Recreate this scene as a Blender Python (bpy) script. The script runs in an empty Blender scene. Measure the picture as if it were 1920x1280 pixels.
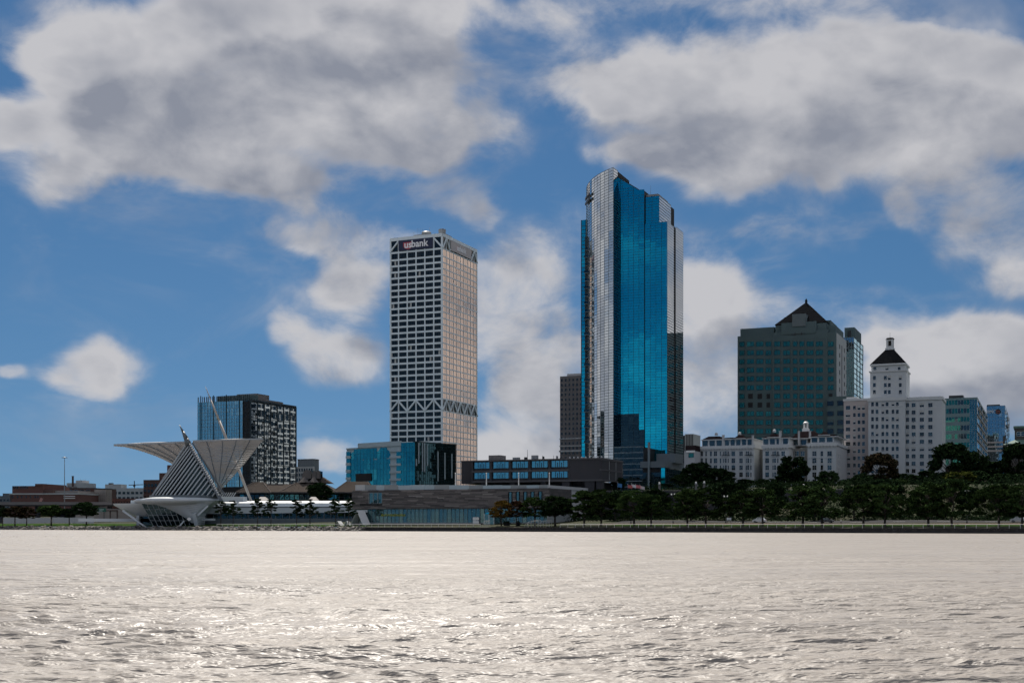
import bpy, bmesh, math, random
import numpy as np
from mathutils import Vector, Matrix, Euler
R = math.radians
SUN_E, SUN_ANG = 4.6, 0.6
EXPO = 0.45
SKY_STR, SKY_SAT, SKY_VAL = 0.10, 1.30, 0.44
FS_P, FS_K = 30.0, 1.6
W_ROUGH, W_BUMP = 0.45, 1.0
CL_BACK = 3.2
scene = bpy.context.scene
COL = scene.collection
random.seed(7)
rng = np.random.default_rng(7)

# ------------------------------------------------------------------ camera
F, YH, EYE = 2340.0, 981.0, 2.8            # focal length in photo pixels, horizon row, eye height (m)
cam_d = bpy.data.cameras.new('camera')
cam = bpy.data.objects.new('camera', cam_d)
COL.objects.link(cam)
cam.location = (0, 0, EYE)
cam.rotation_euler = (R(90), 0, 0)
cam_d.sensor_width = 36.0
cam_d.lens = 36.0 * F / 1920.0
cam_d.shift_y = (YH - 640.0) / 1920.0
cam_d.clip_start, cam_d.clip_end = 0.5, 20000
scene.camera = cam

# ------------------------------------------------------------------ light
SUN_AZ, SUN_EL = R(-9), R(52)
sdir = Vector((math.sin(SUN_AZ) * math.cos(SUN_EL), math.cos(SUN_AZ) * math.cos(SUN_EL), math.sin(SUN_EL)))
sun_d = bpy.data.lights.new('sun', 'SUN')
sun_d.energy, sun_d.angle, sun_d.color = SUN_E, R(SUN_ANG), (1.0, 0.93, 0.84)
sun = bpy.data.objects.new('sun', sun_d)
COL.objects.link(sun)
sun.rotation_euler = sdir.to_track_quat('Z', 'Y').to_euler()
sun.location = (0, 0, 300)

vs = scene.view_settings
vs.view_transform, vs.look, vs.gamma, vs.exposure = 'Standard', 'None', 1.0, EXPO
vs.use_curve_mapping = False
scene.cycles.max_bounces = 6
scene.cycles.glossy_bounces = 3
scene.cycles.caustics_reflective = False
scene.cycles.caustics_refractive = False
scene.cycles.sample_clamp_direct = 6.0
scene.cycles.sample_clamp_indirect = 3.0
scene.cycles.use_denoising = True
scene.cycles.use_adaptive_sampling = True
scene.cycles.adaptive_threshold = 0.02
scene.cycles.adaptive_min_samples = 8

# ------------------------------------------------------------------ sky
class NT:
    """small helper to write shader node trees"""
    def __init__(s, tree): s.t = tree; s.n = tree.nodes; s.l = tree.links
    def add(s, typ, **kw):
        nd = s.n.new(typ)
        for k, v in kw.items(): setattr(nd, k, v)
        return nd
    def put(s, sock, v):
        if v is None: return
        if isinstance(v, bpy.types.NodeSocket): s.l.new(v, sock)
        else: sock.default_value = v
    def m(s, op, a, b=None, c=None, clamp=False):
        nd = s.n.new('ShaderNodeMath'); nd.operation = op; nd.use_clamp = clamp
        s.put(nd.inputs[0], a); s.put(nd.inputs[1], b); s.put(nd.inputs[2], c)
        return nd.outputs[0]
    def v(s, op, a, b=None, scale=None):
        nd = s.n.new('ShaderNodeVectorMath'); nd.operation = op
        s.put(nd.inputs[0], a)
        if b is not None: s.put(nd.inputs[1], b)
        if scale is not None: s.put(nd.inputs[3], scale)
        return nd.outputs['Value'] if op in ('DOT_PRODUCT', 'LENGTH') else nd.outputs[0]
    def mix(s, f, a, b, mode='MIX'):
        nd = s.n.new('ShaderNodeMix'); nd.data_type = 'RGBA'; nd.blend_type = mode
        s.put(nd.inputs[0], f); s.put(nd.inputs[6], a); s.put(nd.inputs[7], b)
        return nd.outputs[2]
    def noise(s, vec, scale, detail=4, rough=.55, dist=0.0, lac=2.0):
        nd = s.n.new('ShaderNodeTexNoise')
        s.put(nd.inputs['Vector'], vec)
        nd.inputs['Scale'].default_value = scale; nd.inputs['Detail'].default_value = detail
        nd.inputs['Roughness'].default_value = rough; nd.inputs['Distortion'].default_value = dist
        nd.inputs['Lacunarity'].default_value = lac
        return nd.outputs
    def ramp(s, f, pts):
        nd = s.n.new('ShaderNodeValToRGB'); cr = nd.color_ramp
        while len(cr.elements) < len(pts): cr.elements.new(.5)
        for e, (p, c) in zip(cr.elements, pts):
            e.position = p; e.color = (c, c, c, 1) if isinstance(c, (int, float)) else (*c, 1)
        s.put(nd.inputs[0], f)
        return nd.outputs[0]
    def smooth(s, x, a, b):
        nd = s.n.new('ShaderNodeMapRange'); nd.interpolation_type = 'SMOOTHSTEP'
        s.put(nd.inputs[0], x); nd.inputs[1].default_value = a; nd.inputs[2].default_value = b
        return nd.outputs[0]
    def comb(s, x, y, z):
        nd = s.n.new('ShaderNodeCombineXYZ')
        for i, q in enumerate((x, y, z)): s.put(nd.inputs[i], q)
        return nd.outputs[0]
    def sep(s, v):
        nd = s.n.new('ShaderNodeSeparateXYZ'); s.put(nd.inputs[0], v); return nd.outputs

# cloud masses: centre and radii in degrees-like tangent units (x/y, z/y of the direction), weight
def _cl(px, py, rx, ry, a): return ((px - 960) / F, (YH - py) / F, rx / F, ry / F, a)
CLOUDS = [_cl(*c) for c in (
    (430, 120, 330, 130, 1.25), (110, 120, 85, 75, .85), (705, 225, 150, 80, 1.05), (250, 250, 230, 70, .75),
    (520, 350, 100, 44, .74), (800, 265, 80, 36, .62), (620, 30, 250, 80, 1.0), (380, 315, 190, 45, .62), (780, 110, 90, 100, .62),
    (905, 215, 60, 36, .34), (10, 250, 60, 45, .55), (150, 690, 95, 50, .85), (0, 685, 26, 18, .55),
    (835, 350, 85, 34, .55), (890, 390, 45, 22, .42), (530, 440, 65, 28, .42), (670, 430, 95, 45, .44),
    (690, 525, 85, 55, .85), (650, 675, 85, 46, .62), (1000, 610, 130, 140, .85), (1320, 570, 85, 75, .85),
    (1010, 800, 130, 90, .62), (1340, 740, 100, 110, .75), (610, 860, 80, 45, .6), (930, 850, 110, 45, .6),
    (1440, 160, 290, 105, 1.15), (1165, 155, 125, 60, .8), (1740, 240, 240, 92, 1.1), (1400, 310, 170, 48, .95),
    (1700, 90, 150, 65, .85), (1240, 295, 80, 30, .62), (1920, 190, 150, 120, .9), (1575, 345, 40, 20, .42),
    (1880, 430, 105, 72, .70), (1915, 520, 70, 36, .5), (1730, 380, 42, 24, .36), (1800, 640, 180, 55, .85),
    (1860, 730, 150, 90, .95), (1690, 660, 90, 70, .7), (1430, 430, 70, 36, .26), (1250, 5, 380, 30, .42),
    (1010, 60, 100, 40, .24), (1420, 600, 80, 50, .34), (560, 610, 50, 30, .3), (130, 350, 60, 30, .35),
    (1150, 300, 40, 24, .3), (900, 280, 120, 60, .22), (700, 470, 150, 60, .26), (1400, 490, 160, 80, .22), (1640, 560, 160, 40, .24), (280, 330, 220, 60, .26), (620, 590, 110, 60, .24), (1180, 430, 120, 60, .22), (1560, 420, 90, 40, .18), (950, 470, 90, 50, .35), (1650, 740, 110, 80, .5), (40, 420, 120, 50, .16), (420, 480, 60, 14, .2), (1600, 800, 120, 60, .6))]

def cloud_group():
    g = bpy.data.node_groups.new('cloud_field', 'ShaderNodeTree')
    g.interface.new_socket('Vector', in_out='INPUT', socket_type='NodeSocketVector')
    g.interface.new_socket('Density', in_out='OUTPUT', socket_type='NodeSocketFloat')
    t = NT(g)
    gi, go = g.nodes.new('NodeGroupInput'), g.nodes.new('NodeGroupOutput')
    d = gi.outputs[0]
    warp = t.noise(d, 9.0, 2, .6)[1]
    warp = t.v('SUBTRACT', warp, (.5, .5, .5))
    warp2 = t.v('SUBTRACT', t.noise(d, 34.0, 2, .6)[1], (.5, .5, .5))
    dw = t.v('ADD', d, t.v('MULTIPLY', warp, (.085, .085, .05)))
    dw = t.v('ADD', dw, t.v('MULTIPLY', warp2, (.02, .02, .014)))
    x, y, z = t.sep(dw)
    ys = t.m('MAXIMUM', y, .08)
    u, v = t.m('DIVIDE', x, ys), t.m('DIVIDE', z, ys)
    acc = None
    uv = t.comb(u, v, 0.0)
    for (cu, cv, ru, rv, a) in CLOUDS:
        nd = t.add('ShaderNodeVectorMath', operation='MULTIPLY_ADD')
        t.put(nd.inputs[0], uv); nd.inputs[1].default_value = (1 / ru, 1 / rv, 0); nd.inputs[2].default_value = (-cu / ru, -cv / rv, 0)
        q = t.v('DOT_PRODUCT', nd.outputs[0], nd.outputs[0])
        q = t.m('DIVIDE', a * 1.04, t.m('ADD', t.m('POWER', q, 2.8), 1.0))        # a soft bump
        acc = q if acc is None else t.m('ADD', acc, q)
    acc = t.m('MINIMUM', acc, 1.25)
    # fields of cumulus everywhere else, thinning out towards the open lake behind the viewer
    dx, dy, dz = t.sep(d)
    pl = t.m('ADD', t.m('MAXIMUM', dz, 0.0), .22)
    pv = t.comb(t.m('DIVIDE', dx, pl), t.m('DIVIDE', dy, pl), 0.0)
    far = t.noise(pv, 1.1, 4, .55)[0]
    ahead = t.smooth(dy, -.5, .3)
    high = t.m('MULTIPLY_ADD', t.smooth(dz, .17, .38), 1.33, -.9)             # high cumulus behind the viewer, added unseen as fill
    cover = t.m('ADD', t.m('MULTIPLY', ahead, t.m('MULTIPLY_ADD', t.smooth(dz, .42, .08), .34, .36)), t.m('MULTIPLY', high, t.m('SUBTRACT', 1.0, ahead)))
    far = t.m('ADD', t.m('MULTIPLY', t.m('SUBTRACT', far, .5), 3.0), cover)
    far = t.m('MINIMUM', t.m('MAXIMUM', t.m('ADD', far, .35), 0.0), 1.2)
    # the measured clouds hold in the part of the sky in view and blend into the open field around it
    w = t.m('MULTIPLY', t.smooth(y, .25, .6),
            t.m('MULTIPLY', t.smooth(t.m('ABSOLUTE', u), .62, .44), t.smooth(v, .56, .44)))
    base = t.m('ADD', t.m('MULTIPLY', acc, w), t.m('MULTIPLY', far, t.m('SUBTRACT', 1.0, w)))
    sc = t.v('MULTIPLY', d, (1.0, 1.0, 1.55))
    n1 = t.noise(sc, 12.0, 7, .61, .35)[0]
    n = t.m('MULTIPLY', t.m('SUBTRACT', n1, .5), 2.3)
    amp = t.smooth(base, 0.0, .5)
    t.put(go.inputs[0], t.m('MULTIPLY_ADD', n, t.m('MULTIPLY_ADD', amp, .75, .12), t.m('SUBTRACT', base, .40)))
    return g

world = bpy.data.worlds.new('World')
scene.world = world
world.use_nodes = True
world.cycles.sampling_method = 'MANUAL'
world.cycles.sample_map_resolution = 256
wt = NT(world.node_tree)
world.node_tree.nodes.clear()
sky = wt.add('ShaderNodeTexSky', sky_type='NISHITA', sun_disc=False)
sky.sun_elevation, sky.sun_rotation = SUN_EL, SUN_AZ
sky.altitude, sky.air_density, sky.dust_density, sky.ozone_density = 0, 1.0, 0.1, 1.6
tc = wt.add('ShaderNodeTexCoord')
dirv = wt.v('NORMALIZE', tc.outputs['Generated'])
wt.put(sky.inputs[0], wt.v('NORMALIZE', wt.v('ADD', wt.v('MAXIMUM', dirv, (-2, -2, 0)), (0, 0, .16))))   # clear air: little horizon murk
grp = cloud_group()
def field(vec):
    nd = wt.add('ShaderNodeGroup'); nd.node_tree = grp
    wt.put(nd.inputs[0], vec)
    return nd.outputs[0]
dens = field(dirv)
sc_ = wt.v('MULTIPLY', dirv, (1.0, 1.0, 1.55))
na = wt.noise(sc_, 11.0, 3, .55, .25)[0]
nb = wt.noise(wt.v('ADD', sc_, (-.016, 0, .034)), 11.0, 3, .55, .25)[0]      # a step towards the sun: relief of the billows
lit = field(wt.v('NORMALIZE', wt.v('ADD', dirv, (-.030, 0, .040))))
soft = wt.noise(sc_, 3.6, 3, .5)[0]
cosang = wt.v('DOT_PRODUCT', dirv, tuple(sdir))
veil = wt.smooth(wt.noise(wt.v('MULTIPLY', dirv, (1.0, 1.0, 2.2)), 6.0, 5, .62, .5)[0], .47, .78)
veil = wt.m('MULTIPLY', veil, wt.m('MULTIPLY_ADD', wt.smooth(dens, -.55, .1), .50, .13))
cover = wt.m('MAXIMUM', wt.smooth(dens, -.28, .64), veil)
relief = wt.m('MULTIPLY', wt.m('SUBTRACT', na, nb), 1.7)
thick = wt.smooth(wt.m('ADD', dens, wt.m('MULTIPLY', wt.m('SUBTRACT', soft, .5), 2.0)), .05, 1.5)
fine = wt.m('MULTIPLY', wt.m('SUBTRACT', wt.noise(sc_, 24.0, 3, .6)[0], .5), .40)
rim = wt.m('MULTIPLY', wt.m('SUBTRACT', wt.smooth(wt.m('SUBTRACT', dens, lit), -.5, .7), .42), .75)   # edges turned to the sun
lum = wt.m('ADD', wt.m('MULTIPLY_ADD', thick, -.60, wt.m('ADD', rim, .78)), wt.m('ADD', relief, fine), clamp=True)
ccol = wt.mix(lum, (1.95, 2.06, 2.42, 1), (4.2, 4.14, 4.25, 1))
ccol = wt.v('SCALE', ccol, scale=wt.m('MULTIPLY_ADD', wt.smooth(cosang, .35, -.5), CL_BACK, 1.0))   # unseen clouds behind the viewer brightened to fill the shaded fronts
# forward scattering: cloud glows towards the sun
fs = wt.m('POWER', wt.m('MAXIMUM', cosang, 0.0), FS_P)
fscol = wt.mix(1.0, ccol, wt.v('ADD', (1, 1, 1), wt.v('SCALE', (1.0, .96, .90), scale=wt.m('MULTIPLY', fs, FS_K))), 'MULTIPLY')
hs = wt.add('ShaderNodeHueSaturation')
hs.inputs['Hue'].default_value = .497; hs.inputs['Saturation'].default_value = SKY_SAT; hs.inputs['Value'].default_value = SKY_VAL
wt.put(hs.inputs['Color'], sky.outputs[0])
skyc = wt.mix(wt.m('MULTIPLY', cover, .93), hs.outputs[0], fscol)
bg = wt.add('ShaderNodeBackground')
bg.inputs['Strength'].default_value = SKY_STR
wt.put(bg.inputs['Color'], skyc)
wo = wt.add('ShaderNodeOutputWorld')
wt.l.new(bg.outputs[0], wo.inputs[0])

# ------------------------------------------------------------------ helpers
def wx(px, Y): return (px - 960.0) / F * Y
def wz(py, Y): return EYE + (YH - py) / F * Y

_mats = {}
def mat(name, col, rough=.6, metal=0.0, var=.12, scale=.35, streak=False, bump=0.0, spec=.5, ior=1.5):
    """procedural surface: base colour with soft weathering noise in object space"""
    if name in _mats: return _mats[name]
    m = bpy.data.materials.new(name); m.use_nodes = True
    t = NT(m.node_tree); b = t.n['Principled BSDF']
    tcn = t.add('ShaderNodeTexCoord')
    vec = tcn.outputs['Object']
    if streak: vec = t.v('MULTIPLY', vec, (1, 1, .12))
    n = t.noise(vec, scale, 5, .6)[0]
    n2 = t.noise(vec, scale * 9, 3, .6)[0]
    k = t.m('ADD', t.m('MULTIPLY', t.m('SUBTRACT', n, .5), 2.2 * var), t.m('MULTIPLY', t.m('SUBTRACT', n2, .5), 1.2 * var))
    c = t.v('SCALE', tuple(col), scale=t.m('ADD', k, 1.0))
    t.put(b.inputs['Base Color'], c)
    t.put(b.inputs['Roughness'], t.m('ADD', t.m('MULTIPLY', k, .25), rough, clamp=True))
    b.inputs['Metallic'].default_value = metal
    b.inputs['IOR'].default_value = ior
    b.inputs['Specular IOR Level'].default_value = spec
    if bump:
        bn = t.add('ShaderNodeBump'); bn.inputs['Strength'].default_value = bump
        t.put(bn.inputs['Height'], n2); t.put(b.inputs['Normal'], bn.outputs[0])
    _mats[name] = m
    return m

def glass(name, tint, edge, body, rough=.03, pw=1.6, f0=.35, wave=.0):
    """coated curtain-wall glass: a tinted mirror that turns neutral towards grazing, over a dark body"""
    if name in _mats: return _mats[name]
    m = bpy.data.materials.new(name); m.use_nodes = True
    t = NT(m.node_tree); t.n.clear()
    out = t.add('ShaderNodeOutputMaterial')
    lw = t.add('ShaderNodeLayerWeight'); lw.inputs[0].default_value = .5
    fac = t.m('POWER', lw.outputs['Facing'], pw)
    oi = t.add('ShaderNodeObjectInfo')
    tcn = t.add('ShaderNodeTexCoord')
    k = t.m('MULTIPLY_ADD', oi.outputs['Random'], .06, .97)
    col = t.mix(fac, (*tint, 1), (*edge, 1))
    gl = t.add('ShaderNodeBsdfGlossy'); gl.inputs['Roughness'].default_value = rough
    t.put(gl.inputs['Color'], t.v('SCALE', col, scale=k))
    if wave:
        bn = t.add('ShaderNodeBump'); bn.inputs['Strength'].default_value = wave; bn.inputs['Distance'].default_value = .3
        t.put(bn.inputs['Height'], t.noise(tcn.outputs['Object'], .55, 2, .5)[0])
        t.put(gl.inputs['Normal'], bn.outputs[0])
    df = t.add('ShaderNodeBsdfDiffuse'); df.inputs['Color'].default_value = (*body, 1)
    mx = t.add('ShaderNodeMixShader')
    t.put(mx.inputs[0], t.m('MULTIPLY_ADD', fac, 1 - f0, f0, clamp=True))
    t.l.new(df.outputs[0], mx.inputs[1]); t.l.new(gl.outputs[0], mx.inputs[2])
    t.l.new(mx.outputs[0], out.inputs[0])
    _mats[name] = m
    return m

BOXF = ((0, 3, 2, 1), (4, 5, 6, 7), (0, 1, 5, 4), (1, 2, 6, 5), (2, 3, 7, 6), (3, 0, 4, 7))
class MB:
    """collects shapes into ONE mesh"""
    def __init__(s): s.v = []; s.f = []; s.mi = []
    def face(s, pts, mi=0):
        i = len(s.v); s.v += [tuple(p) for p in pts]; s.f.append(tuple(range(i, i + len(pts)))); s.mi.append(mi)
        return s
    def hexa(s, p, mi=0):
        i = len(s.v); s.v += [tuple(q) for q in p]
        for f in BOXF: s.f.append(tuple(i + k for k in f)); s.mi.append(mi)
        return s
    def box(s, x0, x1, y0, y1, z0, z1, mi=0):
        return s.hexa(((x0, y0, z0), (x1, y0, z0), (x1, y1, z0), (x0, y1, z0), (x0, y0, z1), (x1, y0, z1), (x1, y1, z1), (x0, y1, z1)), mi)
    def fb(s, face, a0, a1, d0, d1, z0, z1, mi=0):
        """box on a facade: a along it, d outwards. face = ('F', y) or ('R', x)"""
        k, o = face
        if k == 'F': return s.box(a0, a1, o - d1, o - d0, z0, z1, mi)
        if k == 'L': return s.box(o - d1, o - d0, a0, a1, z0, z1, mi)
        return s.box(o + d0, o + d1, a0, a1, z0, z1, mi)
    def prism(s, poly, z0, z1, mi=0, cap=True):
        """vertical prism over a plan polygon; z1 may be a list (one height per corner)"""
        n = len(poly); i = len(s.v)
        a = sum(poly[k][0] * poly[(k + 1) % n][1] - poly[(k + 1) % n][0] * poly[k][1] for k in range(n))
        zs = list(z1) if hasattr(z1, '__len__') else [z1] * n
        if a < 0: poly = poly[::-1]; zs = zs[::-1]
        s.v += [(x, y, z0) for x, y in poly] + [(p[0], p[1], z) for p, z in zip(poly, zs)]
        for k in range(n):
            l = (k + 1) % n
            s.f.append((i + k, i + l, i + n + l, i + n + k)); s.mi.append(mi)
        if cap:
            s.f.append(tuple(i + n + k for k in range(n))); s.mi.append(mi)
            s.f.append(tuple(i + n - 1 - k for k in range(n))); s.mi.append(mi)
        return s
    def slab(s, pts, y0, y1, mi=0):
        """polygon in the x-z plane given thickness along y"""
        n = len(pts); i = len(s.v)
        a = sum(pts[k][0] * pts[(k + 1) % n][1] - pts[(k + 1) % n][0] * pts[k][1] for k in range(n))
        if a < 0: pts = pts[::-1]
        s.v += [(x, y0, z) for x, z in pts] + [(x, y1, z) for x, z in pts]
        s.f.append(tuple(i + k for k in range(n))); s.mi.append(mi)
        s.f.append(tuple(i + 2 * n - 1 - k for k in range(n))); s.mi.append(mi)
        for k in range(n):
            l = (k + 1) % n
            s.f.append((i + l, i + k, i + n + k, i + n + l)); s.mi.append(mi)
        return s
    def tube(s, p0, p1, r0, r1=None, n=8, mi=0):
        r1 = r0 if r1 is None else r1
        p0, p1 = Vector(p0), Vector(p1)
        d = (p1 - p0).normalized()
        a = d.orthogonal().normalized(); b = d.cross(a)
        i = len(s.v)
        for p, r in ((p0, r0), (p1, r1)):
            for k in range(n):
                w = 2 * math.pi * k / n
                s.v.append(tuple(p + a * (r * math.cos(w)) + b * (r * math.sin(w))))
        for k in range(n):
            l = (k + 1) % n
            s.f.append((i + k, i + l, i + n + l, i + n + k)); s.mi.append(mi)
        s.f.append(tuple(i + n - 1 - k for k in range(n))); s.mi.append(mi)
        s.f.append(tuple(i + n + k for k in range(n))); s.mi.append(mi)
        return s
    def bar(s, p0, p1, w, h, up=(0, 0, 1), mi=0):
        """square-section bar from p0 to p1 (w across, h along up)"""
        p0, p1, up = Vector(p0), Vector(p1), Vector(up)
        d = (p1 - p0).normalized()
        a = d.cross(up)
        a = a.normalized() if a.length > 1e-6 else d.orthogonal().normalized()
        b = a.cross(d).normalized()
        q = []
        for p in (p0, p1):
            for sa, sb in ((-1, -1), (1, -1), (1, 1), (-1, 1)):
                q.append(p + a * (sa * w / 2) + b * (sb * h / 2))
        return s.hexa(q, mi)
    def lathe(s, prof, c=(0, 0), n=16, mi=0, sx=1.0, sy=1.0):
        """profile of (r, z) turned about the vertical at c"""
        i = len(s.v); m = len(prof)
        for r, z in prof:
            for k in range(n):
                w = 2 * math.pi * k / n
                s.v.append((c[0] + r * sx * math.cos(w), c[1] + r * sy * math.sin(w), z))
        for j in range(m - 1):
            for k in range(n):
                l = (k + 1) % n
                s.f.append((i + j * n + k, i + j * n + l, i + (j + 1) * n + l, i + (j + 1) * n + k)); s.mi.append(mi)
        s.f.append(tuple(i + (m - 1) * n + k for k in range(n))); s.mi.append(mi)
        s.f.append(tuple(i + n - 1 - k for k in range(n))); s.mi.append(mi)
        return s
    def strip(s, rows, mi=0):
        """loft through rows of equal length"""
        i = len(s.v); w = len(rows[0])
        for r in rows: s.v += [tuple(p) for p in r]
        for j in range(len(rows) - 1):
            for k in range(w - 1):
                s.f.append((i + j * w + k, i + j * w + k + 1, i + (j + 1) * w + k + 1, i + (j + 1) * w + k)); s.mi.append(mi)
        return s
    def mesh(s, name, mats, smooth=False):
        me = bpy.data.meshes.new(name)
        me.from_pydata(s.v, [], s.f)
        for m in (mats if isinstance(mats, (list, tuple)) else [mats]): me.materials.append(m)
        if any(s.mi): me.polygons.foreach_set('material_index', s.mi)
        if smooth: me.polygons.foreach_set('use_smooth', [True] * len(s.f))
        me.update()
        return me
    def build(s, name, mats, parent=None, smooth=False, kind=None, label=None):
        return obj(name, s.mesh(name, mats, smooth), parent, kind=kind, label=label)

def obj(name, me, parent=None, loc=None, rot=None, kind=None, label=None):
    o = bpy.data.objects.new(name, me)
    COL.objects.link(o)
    if parent is not None: o.parent = parent
    if loc is not None: o.location = loc
    if rot is not None: o.rotation_euler = rot
    if kind: o['kind'] = kind
    if label: o['label'] = label
    return o

def tag(o, label=None, cat=None, group=None, kind=None):
    if label: o['label'] = label
    if cat: o['category'] = cat
    if group: o['group'] = group
    if kind: o['kind'] = kind
    return o

def thing(name, label, cat, loc=(0, 0, 0), rz=0.0, group=None):
    o = bpy.data.objects.new(name, None)
    o.empty_display_size = .5
    COL.objects.link(o)
    o.location = loc; o.rotation_euler = (0, 0, rz)
    return tag(o, label, cat, group)

def copy_tree(o, parent=None):
    c = o.copy(); COL.objects.link(c)
    c.parent = parent
    for ch in list(o.children): copy_tree(ch, c)
    return c

THETA = R(23.2)
class Frame:
    """a building standing on the street grid: origin at its near corner, x along the front (to the right), y into the block"""
    def __init__(s, name, label, cat, px, Y, zb, theta=THETA):
        s.X, s.Y, s.zb, s.th = wx(px, Y), Y, zb, theta
        s.c, s.s = math.cos(theta), math.sin(theta)
        s.o = thing(name, label, cat, (s.X, Y, zb), -theta)
    def fx(s, px, ly=0.0):
        """local x of the photo column px on the plane y = ly"""
        k = (px - 960) / F
        X0, Y0 = s.X + ly * s.s, s.Y + ly * s.c
        return (k * Y0 - X0) / (s.c + k * s.s)
    def ry(s, px, lx=0.0):
        k = (px - 960) / F
        X0, Y0 = s.X + lx * s.c, s.Y - lx * s.s
        return (k * Y0 - X0) / (s.s - k * s.c)
    def z(s, py, lx=0.0, ly=0.0):
        return wz(py, s.Y - lx * s.s + ly * s.c) - s.zb

def window_mesh(w, h, nx, nz, gm, fm, t=.12, dep=.16, seed=0, outer=True, jit=.004):
    """a window: nx by nz panes, each very slightly out of true, in a frame of real bars; front is -y"""
    r = random.Random(seed); b = MB()
    for i in range(nx):
        for j in range(nz):
            x0, x1 = -w / 2 + w * i / nx, -w / 2 + w * (i + 1) / nx
            z0, z1 = h * j / nz, h * (j + 1) / nz
            e = [r.uniform(-1, 1) * jit * max(w / nx, h / nz) for _ in range(3)]
            b.face(((x0, e[0], z0), (x1, e[1], z0), (x1, e[1] + e[2], z1), (x0, e[0] + e[2], z1)), 0)
    o = 1 if outer else 0
    for i in range(1 - o, nx + o):
        x = -w / 2 + w * i / nx
        b.box(x - t / 2, x + t / 2, -dep, .03, 0, h, 1)
    for j in range(1 - o, nz + o):
        z = h * j / nz
        b.box(-w / 2, w / 2, -dep * .9, .03, z - t / 2, z + t / 2, 1)
    return b.mesh('window', [gm, fm])

def put_windows(parent, face, spots, meshes, name='window', d=.0, tilt=.0035, limit=None, rest='window_field'):
    """window objects on a facade at (a, z); past the limit the rest become one mesh of real windows"""
    k, o = face
    rz = {'F': 0.0, 'R': math.pi / 2, 'L': -math.pi / 2}[k]
    def place(a): return (a, o - d) if k == 'F' else ((o + d, a) if k == 'R' else (o - d, a))
    for n, sp in enumerate(spots):
        if limit is not None and n >= limit: break
        a, z = sp[0], sp[1]
        me = meshes[sp[2]] if len(sp) > 2 else random.choice(meshes)
        x, y = place(a)
        obj(name, me, parent, (x, y, z), (random.gauss(0, tilt), 0, rz + random.gauss(0, tilt)))
    else:
        return
    b = MB(); mats = None
    for sp in spots[limit:]:
        a, z = sp[0], sp[1]
        me = meshes[sp[2]] if len(sp) > 2 else random.choice(meshes)
        mats = mats or list(me.materials)
        x, y = place(a)
        M = Matrix.Translation((x, y, z)) @ Euler((random.gauss(0, tilt), 0, rz + random.gauss(0, tilt))).to_matrix().to_4x4()
        i = len(b.v)
        b.v += [tuple(M @ v.co) for v in me.vertices]
        for p in me.polygons:
            b.f.append(tuple(i + q for q in p.vertices)); b.mi.append(p.material_index)
    b.build(rest, mats, parent, kind='stuff')

def text_mesh(body, size, m, bold=.0, depth=.03, spacing=1.0):
    cu = bpy.data.curves.new('letters', 'FONT')
    cu.body, cu.size, cu.offset, cu.extrude, cu.space_character = body, size, bold, depth, spacing
    cu.align_x, cu.align_y = 'CENTER', 'CENTER'
    cu.resolution_u = 3
    o = bpy.data.objects.new('letters', cu)
    COL.objects.link(o)
    me = bpy.data.meshes.new_from_object(o.evaluated_get(bpy.context.evaluated_depsgraph_get()))
    bpy.data.objects.remove(o); bpy.data.curves.remove(cu)
    me.materials.clear(); me.materials.append(m)
    return me

# ------------------------------------------------------------------ shared materials
M_white = mat('white_concrete', (.62, .63, .64), .55, var=.07, scale=.15, streak=True)
M_concrete = mat('pale_concrete', (.42, .43, .44), .75, var=.12, scale=.12, streak=True)
M_dark = mat('dark_metal', (.03, .033, .038), .45, .3)
M_black = mat('black_void', (.008, .009, .011), .8)
M_grey = mat('grey_metal', (.22, .23, .24), .5, .2)
M_pale = mat('white_paint', (.75, .75, .73), .5, var=.06)

# ------------------------------------------------------------------ shore frame
S0 = Vector((41.6, 405.5)); SD = Vector((.854, -.520)).normalized(); SN = Vector((-SD.y, SD.x))
def shore(t, d=0.0): p = S0 + SD * t + SN * d; return p.x, p.y
def td(x, y): q = Vector((x, y)) - S0; return q.dot(SD), q.dot(SN)
def sst(x, a, b):
    x = min(1, max(0, (x - a) / (b - a))); return x * x * (3 - 2 * x)
def ground_z(x, y):
    t, d = td(x, y)
    z = 1.42 + .5 * sst(d, 4, 9) + .9 * sst(d, 12, 34)
    right = sst(t, -205, -135)
    st = 62 + 46 * sst(-t, 30, 110)
    z += right * (13.6 * sst(d, st, st + 56) + 1.2 * sst(d, 30, 60))
    z += (1 - right) * 8.0 * sst(d, 110, 300)
    z += 4.0 * sst(d, 250, 900)
    z += .25 * math.sin(x * .13 + y * .07) * sst(d, 20, 60)
    return z

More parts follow.
